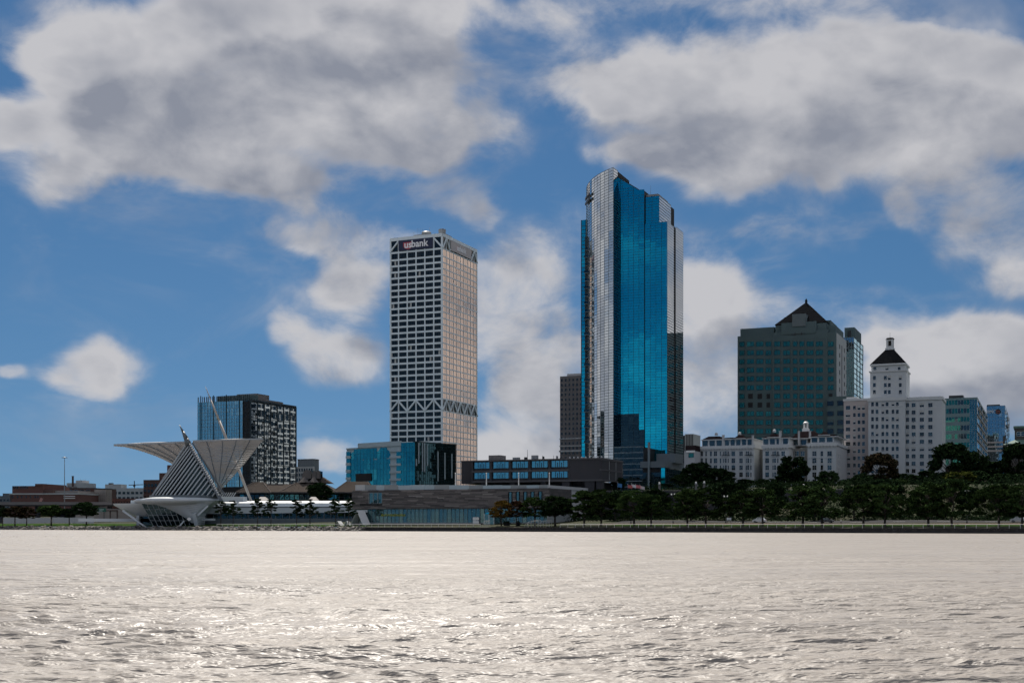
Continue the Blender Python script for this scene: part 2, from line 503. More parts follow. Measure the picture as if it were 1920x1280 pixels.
# ------------------------------------------------------------------ water
def make_water():
    ys = [12.0]
    while ys[-1] < 760: ys.append(ys[-1] + .042 + .000034 * ys[-1] ** 2)
    ys = np.array(ys); nc = 560
    u = np.linspace(-1, 1, nc)
    X = (u[None, :] * .78 * ys[:, None]); Y = np.repeat(ys[:, None], nc, 1)
    Z = np.zeros_like(X)
    r = np.random.default_rng(3)
    dyl = np.gradient(ys)[:, None]
    # short wind waves running roughly towards the viewer, crests lying across
    for k in range(64):
        lam = .22 * (2.1 / .22) ** (k / 63.0)
        ang = r.normal(R(-98), R(19))
        kk = 2 * math.pi / lam
        slope = .098 * (1.0 if lam < .7 else (.7 / lam) ** 1.1)
        amp = slope / kk
        fade = np.clip((lam / (2.6 * np.maximum(dyl, .78 * 2 * ys[:, None] / nc)) - 1), 0, 1)
        wx_, wy_ = math.cos(ang) * kk, math.sin(ang) * kk
        ph = r.uniform(0, 6.28)
        # groups: gusts make patches of steeper ripples
        q = X * wx_ + Y * wy_ + ph + .9 * np.sin(X * kk * .11 + r.uniform(0, 6)) + .9 * np.sin(Y * kk * .07 + r.uniform(0, 6))
        g = .55 + .45 * np.sin(X * kk * .06 + Y * kk * .035 + r.uniform(0, 6)) 
        Z += amp * fade * g * (np.sin(q) - .25 * np.cos(2 * q))
    gust = .75 + .35 * np.sin(X * .035 + 1.3 + .8 * np.sin(Y * .05)) * np.sin(Y * .06 + X * .012)
    edge = np.clip((1 - np.abs(u))[None, :] * 12, 0, 1) * np.clip((ys - 12)[:, None] / 3, 0, 1)
    Z *= gust * edge
    nr = len(ys)
    V = np.stack([X, Y, Z], -1).reshape(-1, 3)
    idx = np.arange(nr * nc).reshape(nr, nc)
    q = np.stack([idx[:-1, :-1], idx[:-1, 1:], idx[1:, 1:], idx[1:, :-1]], -1).reshape(-1, 4)
    # the rest of the lake: flat sheets that meet the rippled part edge to edge
    e = .78
    ext = np.array([(-9000, 12, 0), (-12 * e, 12, 0), (-760 * e, 760, 0), (-9000, 760, 0),
                    (12 * e, 12, 0), (9000, 12, 0), (9000, 760, 0), (760 * e, 760, 0),
                    (-9000, -9000, 0), (9000, -9000, 0)], float)
    b = len(V)
    V = np.vstack([V, ext])
    q = np.vstack([q, np.array([(b, b + 1, b + 2, b + 3), (b + 4, b + 5, b + 6, b + 7), (b + 8, b + 9, b + 5, b)])])
    me = bpy.data.meshes.new('water')
    me.vertices.add(len(V)); me.vertices.foreach_set('co', V.ravel())
    me.loops.add(q.size); me.loops.foreach_set('vertex_index', q.ravel().astype(np.int32))
    me.polygons.add(len(q))
    me.polygons.foreach_set('loop_start', np.arange(0, q.size, 4, dtype=np.int32))
    me.polygons.foreach_set('loop_total', np.full(len(q), 4, dtype=np.int32))
    me.polygons.foreach_set('use_smooth', np.ones(len(q), bool))
    me.update(calc_edges=True)
    m = bpy.data.materials.new('lake_water'); m.use_nodes = True
    t = NT(m.node_tree); p = t.n['Principled BSDF']
    p.inputs['Base Color'].default_value = (.250, .230, .210, 1)
    p.inputs['IOR'].default_value = 1.333
    p.inputs['Roughness'].default_value = W_ROUGH
    p.inputs['Specular IOR Level'].default_value = .3
    geo = t.add('ShaderNodeNewGeometry')
    pos = geo.outputs['Position']
    n1 = t.noise(t.v('MULTIPLY', pos, (.45, 1.0, 1.0)), 2.6, 3, .6, .3)[0]
    n2 = t.noise(t.v('MULTIPLY', pos, (.33, 1.0, 1.0)), .45, 3, .6, .3)[0]
    n3 = t.noise(t.v('MULTIPLY', pos, (.30, 1.0, 1.0)), .11, 3, .6, .2)[0]
    patch = t.noise(t.v('MULTIPLY', pos, (.45, 1.0, 1.0)), .03, 4, .6)[0]
    h = t.m('ADD', t.m('MULTIPLY', n1, .22), t.m('MULTIPLY', n2, .60))
    h = t.m('MULTIPLY', h, t.m('MULTIPLY_ADD', t.smooth(patch, .32, .72), 1.3, .5))
    h = t.m('ADD', h, t.m('MULTIPLY', n3, 1.9))
    bn = t.add('ShaderNodeBump'); bn.inputs['Strength'].default_value = 1.0; bn.inputs['Distance'].default_value = W_BUMP
    slick = t.noise(t.v('MULTIPLY', pos, (.16, 1.0, 1.0)), .16, 5, .68, .3)[0]          # slicks and cat's-paws: calmer and rougher water
    t.put(p.inputs['Roughness'], t.m('MULTIPLY_ADD', t.smooth(slick, .36, .64), .14, W_ROUGH - .05))
    t.put(bn.inputs['Height'], h); t.put(p.inputs['Normal'], bn.outputs[0])
    me.materials.append(m)
    o = obj('water', me)
    tag(o, 'pale rippled lake water filling the foreground', kind='structure')
make_water()

# ------------------------------------------------------------------ ground
def make_ground():
    ts = sorted(set([-9000, -5000, -2500, -1500, -1000] + list(range(-800, 801, 12)) + [1000, 1600, 2600, 5000, 9000]))
    ds = [.9] + [2, 4, 6, 9, 12, 16, 20, 24, 29, 34, 40, 46, 52, 58, 64, 70, 76, 82, 88, 94, 100, 106, 112, 118, 126, 140, 160, 190, 230, 280, 330, 420, 560, 720, 900, 1400, 2400, 5000, 11000]
    b = MB(); rows = []
    for d in ds:
        row = []
        for t_ in ts:
            x, y = shore(t_, d); row.append((x, y, ground_z(x, y)))
        rows.append(row)
    b.strip(rows)
    m = bpy.data.materials.new('ground_cover'); m.use_nodes = True
    t = NT(m.node_tree); p = t.n['Principled BSDF']
    geo = t.add('ShaderNodeNewGeometry')
    n = t.noise(geo.outputs['Position'], .06, 6, .65)[0]
    n2 = t.noise(geo.outputs['Position'], .9, 4, .65)[0]
    c = t.mix(t.smooth(n, .4, .62), (.022, .032, .013, 1), (.036, .036, .019, 1))
    c = t.mix(t.m('MULTIPLY', t.smooth(n2, .45, .75), .6), c, (.015, .022, .010, 1))
    t.put(p.inputs['Base Color'], c); p.inputs['Roughness'].default_value = .95
    p.inputs['Specular IOR Level'].default_value = .1
    o = b.build('ground', m, smooth=True)
    tag(o, 'dark grassy land rising from the shore to the downtown bluff', kind='structure')
make_ground()

def ribbon(name, t0, t1, d0, d1, lift, m, label, step=12):
    """a strip of paving or lawn laid on the ground along the shore"""
    rows = []
    nd = max(2, int(abs(d1 - d0) / 3) + 1); n = max(2, int((t1 - t0) / step))
    for j in range(nd + 1):
        d = d0 + (d1 - d0) * j / nd; row = []
        for i in range(n + 1):
            x, y = shore(t0 + (t1 - t0) * i / n, d); row.append((x, y, ground_z(x, y) + lift))
        rows.append(row)
    o = MB().strip(rows).build(name, m, smooth=True)
    tag(o, label, kind='structure'); return o
M_pave = mat('promenade_paving', (.10, .094, .085), .95, var=.25, scale=.25, spec=.05)
M_lawn = mat('mown_grass', (.030, .060, .016), .98, var=.35, scale=.15, spec=.0)
M_asph = mat('asphalt', (.04, .04, .042), .95, var=.2, spec=.05)
M_brickpave = mat('reddish_paving', (.10, .06, .045), .95, var=.3, scale=.2, spec=.05)
ribbon('promenade', -700, 420, 1.0, 5.2, .012, M_pave, 'grey concrete promenade along the top of the seawall')
ribbon('lawn', -460, -118, 6, 27, .06, M_lawn, 'mown green lawn in front of the white gallery wing', 8)
ribbon('lawn', -20, 420, 8, 24, .06, M_lawn, 'narrow grass verge under the row of shoreline trees', 8)
ribbon('path', -30, 420, 25, 30, .06, M_brickpave, 'reddish paved path behind the shoreline trees', 8)
ribbon('road', -30, 420, 36, 50, .06, M_asph, 'asphalt lakefront drive behind the shoreline trees', 8)
def road_marks():
    for k in range(18):
        t0 = 0 + k * 14
        ribbon('road_marking', t0, t0 + 4, 42.9, 43.1, .075, M_pale, 'white dashed lane line on the lakefront drive', 4)['group'] = 'lane dashes'
road_marks()

# ------------------------------------------------------------------ seawall and railing
M_wall = mat('wet_steel_sheet', (.022, .022, .024), .7, .0, var=.35, scale=.6, streak=True, bump=.3)
M_cap = mat('wall_cap', (.035, .034, .034), .9, var=.3, scale=.8, spec=.1)
M_rail = mat('galvanised_rail', (.46, .46, .43), .6, .0, var=.1)
def seawall():
    o0 = shore(-122, 0)
    w = thing('seawall', 'dark sheet-pile seawall with a concrete cap along the water', 'seawall', (o0[0], o0[1], 0), math.atan2(SD.y, SD.x))
    L = 560
    b = MB()
    n = int(L / .7)                                    # corrugated sheet piling: in-out profile
    prof = []
    for i in range(n + 1):
        x = i * L / n; y = (0, 0, -.22, -.22)[i % 4] if i % 4 != 1 else 0
        prof.append((x, y))
    b.strip([[(x, y, -.8) for x, y in prof], [(x, y, 1.02) for x, y in prof]])
    b.build('sheet_piling', M_wall, w)
    for i in range(56):                                 # cap cast in ten-metre lengths
        MB().box(i * 10 + .03, i * 10 + 9.97, -.42, 1.1, 1.02 + .012 * (i * 7 % 3), 1.44 + .012 * (i * 7 % 3)).build('cap_block', M_cap, w)
    MB().box(0, L, .12, 1.0, -.8, 1.0).build('backing', M_wall, w)
seawall()
M_railm = mat('galvanised_wire', (.16, .16, .15), .7, .0, var=.1)
def railing(t0, t1, d, label, step=2.9):
    x0, y0 = shore(t0, d)
    r = thing('railing', label, 'railing', (x0, y0, 1.46), math.atan2(SD.y, SD.x))
    L = t1 - t0; n = int(L / step)
    pm = MB().box(-.07, .07, -.07, .07, 0, 1.08).box(-.1, .1, -.1, .1, 0, .04).mesh('post', M_rail)
    for i in range(n + 1): obj('post', pm, r, (i * L / n, 0, 0))
    MB().tube((0, 0, 1.1), (L, 0, 1.1), .085).build('top_rail', M_rail, r)
    for z in (.3, .68): MB().tube((0, 0, z), (L, 0, z), .024, n=6).build('rail', M_railm, r)
railing(-30, 250, .6, 'pale metal railing on the seawall below the tree row on the right')
railing(-122, -62, .6, 'pale metal railing on the seawall in front of the lawn and stone-clad gallery')
railing(-190, -124, 2.0, 'low metal railing above the boulders in front of the winged museum')

# ------------------------------------------------------------------ boulders on the left shore
M_rock = [mat('boulder_%d' % i, c, .9, var=.35, scale=.8, bump=.5, spec=.15) for i, c in enumerate(((.17, .16, .145), (.11, .105, .10), (.23, .215, .195), (.07, .068, .066)))]
def revetment():
    x0, y0 = shore(-352, 0)
    w = thing('rock_revetment', 'sloping bank of grey boulders along the left shore', 'boulders', (x0, y0, 0), math.atan2(SD.y, SD.x))
    meshes = []
    for v in range(10):
        bm = bmesh.new(); bmesh.ops.create_icosphere(bm, subdivisions=1, radius=.5)
        r = random.Random(v)
        for q in bm.verts:
            q.co *= r.uniform(.72, 1.25); q.co.z *= .72; q.co.x *= 1.25
        me = bpy.data.meshes.new('stone'); bm.to_mesh(me); bm.free()
        me.materials.append(M_rock[v % 4]); meshes.append(me)
    r = random.Random(5)
    def one():
        x = r.uniform(0, 240); f = r.random()
        return (x, -4.6 + 5.2 * f, -.15 + 1.65 * f + r.uniform(-.1, .12)), r.uniform(.8, 1.9)
    spots = sorted([one() for _ in range(1000)], key=lambda q: -q[1])
    for p, s in spots[:290]:
        o = obj('stone', r.choice(meshes), w, p, (r.uniform(-.5, .5), r.uniform(-.5, .5), r.uniform(0, 6.28)))
        o.scale = (s, s, s)
    b = MB(); me = None
    for p, s in spots[290:]:
        me = r.choice(meshes)
        Mx = Matrix.Translation(p) @ Euler((r.uniform(-.5, .5), r.uniform(-.5, .5), r.uniform(0, 6.28))).to_matrix().to_4x4() @ Matrix.Scale(s, 4)
        i = len(b.v); b.v += [tuple(Mx @ q.co) for q in me.vertices]
        k = r.randrange(4)
        for f in me.polygons: b.f.append(tuple(i + q for q in f.vertices)); b.mi.append(k)
    b.build('small_stones', M_rock, w, kind='stuff')
    MB().hexa(((0, -4.8, -1), (240, -4.8, -1), (240, 1.2, -1), (0, 1.2, -1), (0, -4.8, -.3), (240, -4.8, -.3), (240, 1.2, 1.36), (0, 1.2, 1.36))).build('bank', M_rock[3], w)
revetment()

# ------------------------------------------------------------------ white gridded bank tower
G_bronze = glass('bronze_glass', (.86, .62, .47), (1.0, .80, .66), (.03, .025, .02), .04, 1.0, .88, .02)
G_navy = glass('dark_tower_glass', (.075, .095, .10), (.62, .55, .50), (.004, .007, .009), .03, 2.0, .55, .02)
G_blind = mat('window_blind', (.42, .43, .42), .7)
M_us = mat('tower_white_cladding', (.66, .74, .78), .6, var=.06, scale=.05, streak=True)
def bank_tower():
    f = Frame('bank_tower', 'tall white gridded bank tower with bronze glass and truss bands', 'tower', 830, 840, 12)
    W, D = -f.fx(731), f.ry(895)
    zt = f.z(437); zsb = f.z(465.5); z1 = f.z(479.6); tr1, tr0 = f.z(747), f.z(769.4)
    nF, nR = 6, 10
    bw, bd = W / nF, D / nR
    FR, RT = ('F', 0.0), ('R', 0.0)
    MB().box(-W + .7, -.7, .7, D - .7, 0, zt - 1.5).build('core', M_black, f.o)
    # storeys
    up = [tr1 + (z1 - tr1) * i / 23 for i in range(24)]
    n_lo = int(tr0 / (up[1] - up[0]))
    lo = [tr0 - (up[1] - up[0]) * i for i in range(n_lo + 1)]
    lines = up + [zsb] + lo + [tr1]
    cw, bh = .85, 1.25
    for i in range(nF + 1):
        x = -W + i * bw
        x0, x1 = (x, x + 1.1) if i == 0 else ((x - 1.3, x) if i == nF else (x - cw / 2, x + cw / 2))
        MB().box(x0, x1, -.12, .55, 0, zt - .05).build('column', M_us, f.o)
    for i in range(1, nR + 1):
        y = i * bd
        y0, y1 = (y - 1.0, y) if i == nR else (y - .17, y + .17)
        MB().fb(RT, y0, y1, -.5, .1, 0, zt - .05).build('column', M_us, f.o)
    for z in sorted(set(round(q, 3) for q in lines)):
        MB().box(-W + .02, -.02, -.05, .5, z - bh / 2, z + bh / 2).build('floor_beam', M_us, f.o)
        MB().fb(RT, .56, D - .02, -.5, .05, z - .36, z + .36).build('floor_beam', M_us, f.o)
    MB().box(-W, 0, -.16, D, zt - 2.2, zt).build('roof_band', M_us, f.o)
    # windows: each bay of each floor
    lv = sorted(set(round(q, 3) for q in up + lo))
    wF, wR, cols = [], [], {}
    hs = []
    fl = [(lo[i + 1], lo[i]) for i in range(n_lo)] + [(up[i], up[i + 1]) for i in range(23)] + [(z1, zsb)]
    std = up[1] - up[0]
    mF = [window_mesh(bw - cw, std - bh, 4, 1, G_navy, M_dark, .14, .1, s) for s in range(5)]
    b0 = MB()
    mB = []
    for s in range(3):                                # a few bays with drawn blinds
        me = window_mesh(bw - cw, std - bh, 4, 1, G_navy, M_dark, .14, .1, 20 + s)
        me.materials[0] = G_navy; me.materials.append(G_blind)
        me.polygons[s].material_index = 2
        mB.append(me)
    mT = [window_mesh(bw - cw, (zsb - z1) - bh, 4, 1, G_navy, M_dark, .14, .1, 30)]
    mR = [window_mesh(bd - .34, std - .72, 2, 1, G_bronze, M_dark, .10, .06, 40 + s) for s in range(5)]
    mRT = [window_mesh(bd - .34, (zsb - z1) - .72, 2, 1, G_bronze, M_dark, .10, .06, 50)]
    allF = mF + mB + mT; allR = mR + mRT
    for (a, c) in fl:
        if a < 8: continue
        top = abs((c - a) - std) > .3
        for i in range(nF):
            k = len(mF + mB) if top else (random.randrange(5) if not (i == 0 and random.random() < .35) and random.random() > .03 else 5 + random.randrange(3))
            wF.append((-W + (i + .5) * bw, a + bh / 2, k))
        for i in range(nR):
            wR.append(((i + .5) * bd, a + .36, len(mR) if top else random.randrange(5)))
    wR.sort(key=lambda q: -q[1])
    put_windows(f.o, FR, wF, allF, d=-.3)
    put_windows(f.o, RT, wR, allR, d=-.12, limit=300 - len(wF), rest='side_windows')
    # truss bands: glass behind, diagonals in front
    for (za, zb, which) in ((tr0, tr1, 'all'), (zsb, zt - 2.2, 'ends')):
        MB().fb(FR, -W + 1, -1, -.42, -.4, za, zb).build('truss_glass', G_navy, f.o)
        MB().fb(RT, .6, D - .6, -.42, -.4, za, zb).build('truss_glass', G_navy, f.o)
        for i in range(nF):
            if which == 'ends' and i not in (0, nF - 1): continue
            xa, xb = -W + i * bw, -W + (i + 1) * bw
            p, q = ((xa, za + .5), (xb, zb - .4)) if i % 2 == 0 else ((xa, zb - .4), (xb, za + .5))
            MB().bar((p[0], -.08, p[1]), (q[0], -.08, q[1]), 1.0, .95, (0, 1, 0)).build('brace', M_us, f.o)
        for i in range(nR):
            if which == 'ends' and i not in (0, 1, nR - 2, nR - 1): continue
            ya, yb = i * bd + .3, (i + 1) * bd
            p, q = ((ya, za + .5), (yb, zb - .4)) if i % 2 == 0 else ((ya, zb - .4), (yb, za + .5))
            MB().bar((.05, p[0], p[1]), (.05, q[0], q[1]), .9, .8, (1, 0, 0)).build('brace', M_us, f.o)
    # signs
    M_signn = mat('sign_navy', (.012, .018, .055), .4, var=.05)
    M_signr = mat('sign_red', (.42, .05, .075), .5, var=.05)
    M_signw = mat('sign_white', (.82, .82, .84), .5, var=.03)
    M_signg = mat('sign_grey', (.36, .33, .32), .35, .2, var=.05)
    M_pink = mat('sign_pink', (.45, .36, .36), .45, var=.05)
    x0, x1 = -W + bw + .4, -bw - .4
    za, zb = zsb + .9, zt - 2.3
    sg = MB().box(x0, x1, -.75, -.14, za, zb).build('sign_panel', M_signn, f.o)
    cx, cz, hh = (x0 + x1) / 2, (za + zb) / 2, zb - za
    us = text_mesh('us', 6.6, M_signw, .16, .05); bk = text_mesh('bank', 6.6, M_signw, .16, .05)
    obj('letters', us, sg, (cx - 5.75, -.95, cz), (R(90), 0, 0))
    obj('letters', bk, sg, (cx + 3.1, -.95, cz + .15), (R(90), 0, 0))
    sh = MB(); pts = [(-3.6, 1.9), (-3.6, -.9), (-2.3, -2.4), (0, -3.1), (2.3, -2.4), (3.6, -.9), (3.6, 1.9)]
    sh.slab([(cx - 5.75 + a, cz + b) for a, b in pts], -.86, -.76).build('shield', M_signr, sg)
    y0, y1 = 2 * bd + .5, D - 2 * bd - .5
    sp = MB().fb(RT, y0, y1, .12, .7, za, zb).build('sign_panel', M_signg, f.o)
    lt = text_mesh('usbank', 5.2, M_signw, .14, .05)
    obj('letters', lt, sp, (.8, (y0 + y1) / 2, cz), (R(90), 0, R(90)))
    MB().slab([(a * .8, cz + b * .8) for a, b in pts], 0, .06)
    MB().fb(RT, (y0 + y1) / 2 - 8.6, (y0 + y1) / 2 - 3.6, .7, .76, cz - 2.4, cz + 1.6).build('shield', M_pink, sp)
    # far flank, seen only in other buildings' glass
    LF = ('L', -W)
    MB().fb(LF, .6, D - .6, -.5, -.3, 0, zt - 2).build('flank_glass', G_navy, f.o)
    bb = MB()
    for i in range(nR + 1): bb.fb(LF, max(0, i * bd - .3), min(D, i * bd + .3), -.3, .1, 0, zt - 2)
    for z in sorted(set(round(q, 3) for q in lines)): bb.fb(LF, .05, D - .05, -.28, .06, z - .6, z + .6)
    bb.build('flank_frame', M_us, f.o)
    # roof plant
    MB().box(-W * .62, -W * .38, 6, 14, zt, zt + 2.2).build('roof_plant', M_grey, f.o)
    MB().lathe([(3.1, zt + .9), (3.4, zt + 4), (2.6, zt + 4.6)], (-W * .43, 10), 12).build('cooling_unit', M_grey, f.o)
    MB().lathe([(2.2, zt), (2.6, zt + 4.2), (2.4, zt + 4.8)], (-W * .12, 9), 12).build('cooling_unit', M_grey, f.o)
    MB().box(-W * .3, -W * .05, 8, 18, zt, zt + 1.6).build('roof_plant', M_grey, f.o)
    for a in (-.66, -.58, -.54, -.49, -.45, -.36):
        MB().tube((W * a, 9, zt), (W * a, 9, zt + random.uniform(5, 8)), .11, .05, 6).build('antenna', M_grey, f.o)
bank_tower()

# ------------------------------------------------------------------ blue stepped glass tower
G_blue = glass('blue_tower_glass', (.02, .78, .95), (.80, .88, .92), (.0, .03, .05), .025, 2.0, .72, .012)
G_silver = glass('silver_blue_glass', (.30, .42, .50), (1.0, .98, .95), (.01, .02, .03), .03, .8, .85, .012)
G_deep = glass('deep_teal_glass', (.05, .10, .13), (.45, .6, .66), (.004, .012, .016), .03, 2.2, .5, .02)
M_mull = mat('mullion_dark', (.012, .03, .042), .5, .2)
M_mullp = mat('mullion_grey', (.17, .21, .23), .5, .3)
def skin(b, pts2, z0, z1, zstep, ncol=1, jit=.006, seed=0, ztop=None):
    """panes of a glass skin along a plan polyline; every pane a hair out of plane"""
    r = random.Random(seed)
    n = int(round((z1 - z0) / zstep)); zs = [z0 + (z1 - z0) * i / n for i in range(n + 1)]
    for k in range(len(pts2) - 1):
        (xa, ya), (xb, yb) = pts2[k], pts2[k + 1]
        dx, dy = xb - xa, yb - ya; L = math.hypot(dx, dy); nx, ny = dy / L, -dx / L
        for c in range(ncol):
            f0, f1 = c / ncol, (c + 1) / ncol
            for i in range(n):
                za, zb = zs[i], zs[i + 1]
                e = [r.gauss(0, jit) for _ in range(3)]
                q = lambda f, z, o: (xa + dx * f + nx * o, ya + dy * f + ny * o, z)
                b.face((q(f0, za, e[0]), q(f1, za, e[1]), q(f1, zb, e[1] + e[2]), q(f0, zb, e[0] + e[2])))
def hbars(b, pts2, zs, h=.16, t=.14):
    for z in zs:
        for k in range(len(pts2) - 1):
            (xa, ya), (xb, yb) = pts2[k], pts2[k + 1]
            dx, dy = xb - xa, yb - ya; L = math.hypot(dx, dy); nx, ny = dy / L * t, -dx / L * t
            b.hexa(((xa + nx, ya + ny, z - h / 2), (xb + nx, yb + ny, z - h / 2), (xb - nx * .2, yb - ny * .2, z - h / 2), (xa - nx * .2, ya - ny * .2, z - h / 2),
                    (xa + nx, ya + ny, z + h / 2), (xb + nx, yb + ny, z + h / 2), (xb - nx * .2, yb - ny * .2, z + h / 2), (xa - nx * .2, ya - ny * .2, z + h / 2)))
def vbars(b, pts2, z0, z1, w=.14, t=.12):
    for (x, y) in pts2: b.box(x - w / 2, x + w / 2, y - t, y + t, z0, z1)
def blue_tower():
    Yt = 640
    f = Frame('glass_tower', 'tallest blue mirrored glass tower with a curved silver prow and stepped side', 'tower', 1150, Yt, 16)
    def loc(X, Y):                                      # world plan -> tower plan
        dx, dy = X - f.X, Y - f.Y
        return (dx * f.c - dy * f.s, dx * f.s + dy * f.c)
    top = f.z(314)
    # curved prow: quadratic curve from the nose back to the left flank, then round behind
    E = Vector((f.X, Yt)); C = Vector((wx(1104, 657), 657)); Z = Vector((wx(1099.5, 680), 680))
    cur = [loc(*((1 - s) ** 2 * E + 2 * s * (1 - s) * C + s * s * Z)) for s in [i / 10 for i in range(11)]]
    prow = cur[::-1]
    zl = 6
    zst = (top - zl) / 112
    b = MB(); skin(b, prow, zl, top, zst * 2, 1, .009, 1)
    b.build('prow_glass', G_silver, f.o, kind='stuff')
    b = MB(); hbars(b, prow, [zl + zst * i for i in range(0, 113)], .2, .1)
    b.build('prow_transoms', M_mullp, f.o, kind='stuff')
    b = MB(); vbars(b, prow, zl, top, .12, .12); b.build('prow_mullions', M_mullp, f.o, kind='stuff')
    # return face behind the nose: silver flare at the top, dark louvred strip below
    F1 = loc(wx(1158, 645.5), 645.5)
    zc0, zc1 = f.z(362), f.z(340, 0, 4)
    nose = [(0.0, 0.0), F1]
    MB().face(((0, 0, zc0), (F1[0], F1[1], zc1), (F1[0], F1[1], top), (0, 0, top))).build('nose_flare', G_silver, f.o)
    b = MB(); hbars(b, nose, [zc1 + zst * i for i in range(1, int((top - zc1) / zst) + 1)], .22, .1); b.build('flare_transoms', M_mullp, f.o, kind='stuff')
    MB().face(((0, 0, zl), (F1[0], F1[1], zl), (F1[0], F1[1], zc1), (0, 0, zc0))).build('nose_return', G_deep, f.o)
    b = MB(); hbars(b, nose, [zl + zst * i for i in range(0, int((zc0 - zl) / zst))], .5, .25); b.build('return_louvres', M_mull, f.o, kind='stuff')
    y0 = F1[1]
    # blue front
    xa = F1[0]; xb = f.fx(1208, y0); x2 = f.fx(1236, y0 + 1.2); x3 = f.fx(1251, y0 + .6)
    ta, tb = f.z(332, xa, y0), f.z(356, f.fx(1198, y0), y0); tc2 = f.z(366, x2, y0); tc3 = f.z(415, x3, y0)
    xs = f.fx(1198, y0)
    zb1 = 10
    M_in = M_black
    # inner core keeps the glass from being see-through
    d2 = y0 + 1.2 + f.ry(1258, x2) * .0 + 26; 
    d3 = f.ry(1264, x3)
    MB().prism([(xa + .3, y0 + .4), (xs, y0 + .4), (xb - .2, y0 + .4), (xb - .2, y0 + 30), (xa + .3, y0 + 30)], 0, [ta - .4, tb - .4, tb - .5, tb - .5, ta - .4]).build('core', M_in, f.o)
    inner = [(-.6, 1.2)] + [(p[0] + .45, p[1] + .3) for p in cur[2:]]
    MB().prism(inner + [(inner[-1][0] + 14, inner[-1][1] + 4), (xa - .15, y0 + 20), (xa - .15, y0 + .4)], 0, top - .3).build('core', M_in, f.o)
    fh = 4.15
    ncol = 5
    pw = (xb - xa) / ncol
    zrow = []
    z = zb1
    while z < ta: zrow.append(z); z += fh
    me_full = window_mesh(pw, fh, 1, 3, G_blue, M_mull, .10, .10, 3)
    ms = [window_mesh(pw, fh, 1, 3, G_blue, M_mull, .10, .10, s, jit=.0012) for s in range(6)]
    spots = [(xa + pw * (i + .5), z) for z in zrow for i in range(ncol) if z + fh < (ta + (tb - ta) * min(1, (pw * (i + 1)) / (xs - xa)))]
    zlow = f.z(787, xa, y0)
    ms += [window_mesh(pw, fh, 1, 3, G_deep, M_mull, .10, .10, 60 + s) for s in range(3)]     # darker glass low down: a dark reflection put into the panes
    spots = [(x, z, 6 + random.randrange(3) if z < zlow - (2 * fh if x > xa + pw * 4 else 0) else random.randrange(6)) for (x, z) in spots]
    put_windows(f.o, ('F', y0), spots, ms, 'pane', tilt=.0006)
    ztop_full = {}
    for i in range(ncol):                                # sloping top course
        zt_ = max(z + fh for (x, z, _) in spots if abs(x - (xa + pw * (i + .5))) < .1)
        a0, a1 = xa + pw * i, xa + pw * (i + 1)
        h0, h1 = (ta + (tb - ta) * min(1, (q - xa) / (xs - xa)) for q in (a0, a1))
        MB().face(((a0, y0, zt_), (a1, y0, zt_), (a1, y0, max(h1, zt_ + .1)), (a0, y0, max(h0, zt_ + .1)))).build('top_pane', G_blue, f.o)
    MB().bar((xa, y0 - .1, ta), (xs, y0 - .1, tb), .4, .4).build('coping', M_mull, f.o)
    # steps to the right: block 2 (taller, narrower) and block 3 (lower, wider)
    def block(x0, x1, yy, depth, zt, col_w, seed, nm):
        MB().box(x0 + .2, x1 - .25, yy + .25, yy + depth - .2, 0, zt - .3).build('core', M_in, f.o)
        n = max(1, int(round((x1 - x0) / col_w))); w = (x1 - x0) / n
        sp = []; z = zt - fh
        while z > zb1: sp += [(x0 + w * (i + .5), z) for i in range(n)]; z -= fh
        mm = [window_mesh(w, fh, 1, 3, G_blue, M_mull, .10, .10, seed + s, jit=.0012) for s in range(4)]
        return sp, mm
    lim = 300 - len(spots)
    sp3, mm3 = block(xb + .05, x3, y0 + .6, d3, tc3, 3.4, 20, 'lower')
    put_windows(f.o, ('F', y0 + .6), sp3, mm3, 'pane', tilt=.0006, limit=max(0, lim), rest='step_glass')
    dep2 = f.ry(1258, x2)
    sp2, mm2 = block(xb + .05, x2, y0 + 1.2, dep2, tc2, 3.4, 30, 'upper')
    sp2 = [q for q in sp2 if q[1] > tc3 - 3]
    put_windows(f.o, ('F', y0 + 1.2), sp2, mm2, 'pane', tilt=.0006, limit=0, rest='upper_step_glass')
    # right flanks, silver, with close transoms
    def flank(x, ya, yb, z0, zt, seed, nm):
        b = MB(); skin(b, [(x, ya), (x, yb)], z0, zt, 4.15 / 2, 3, .006, seed); b.build('flank_glass', G_silver, f.o, kind='stuff')
        b = MB(); n = int((zt - z0) / 1.38)
        hbars(b, [(x, ya), (x, yb)], [z0 + (zt - z0) * i / n for i in range(n + 1)], .3, .12); b.build('flank_transoms', M_mullp, f.o, kind='stuff')
    flank(x2, y0 + 1.2, dep2, tc3 - 1, tc2, 5, 'a')
    flank(x3, y0 + .6, d3, 12, tc3, 6, 'b')
    x4 = x3 + .5; ya4 = d3 + 1.2; yb4 = f.ry(1281, x4)
    zt4 = f.z(426, x4, ya4)
    MB().box(x3 - 12, x4 - .25, ya4, yb4 - .2, 0, zt4 - .3).build('core', M_in, f.o)
    flank(x4, ya4, yb4, 12, zt4, 7, 'c')
    MB().box(x3 - 4, x3 + .1, d3, ya4, 0, zt4).build('dark_slot', M_black, f.o)
    MB().box(xb, x2 - 1.0, y0 + 3, dep2 - 2, tc2, tc2 + 1.6).build('roof_screen', M_grey, f.o)
    MB().tube((x2 - 6, y0 + 6, tc2), (x2 - 6, y0 + 6, tc2 + 7), .12, .05, 6).build('antenna', M_grey, f.o)
    # left slab: blue front strip, dark side, and the stack of little balconies in the gap
    yl = 34.0
    xl0, xl1, xl2 = f.fx(1090, yl), f.fx(1098.5, yl), f.fx(1107, yl)
    ztl = f.z(412, xl1, yl)
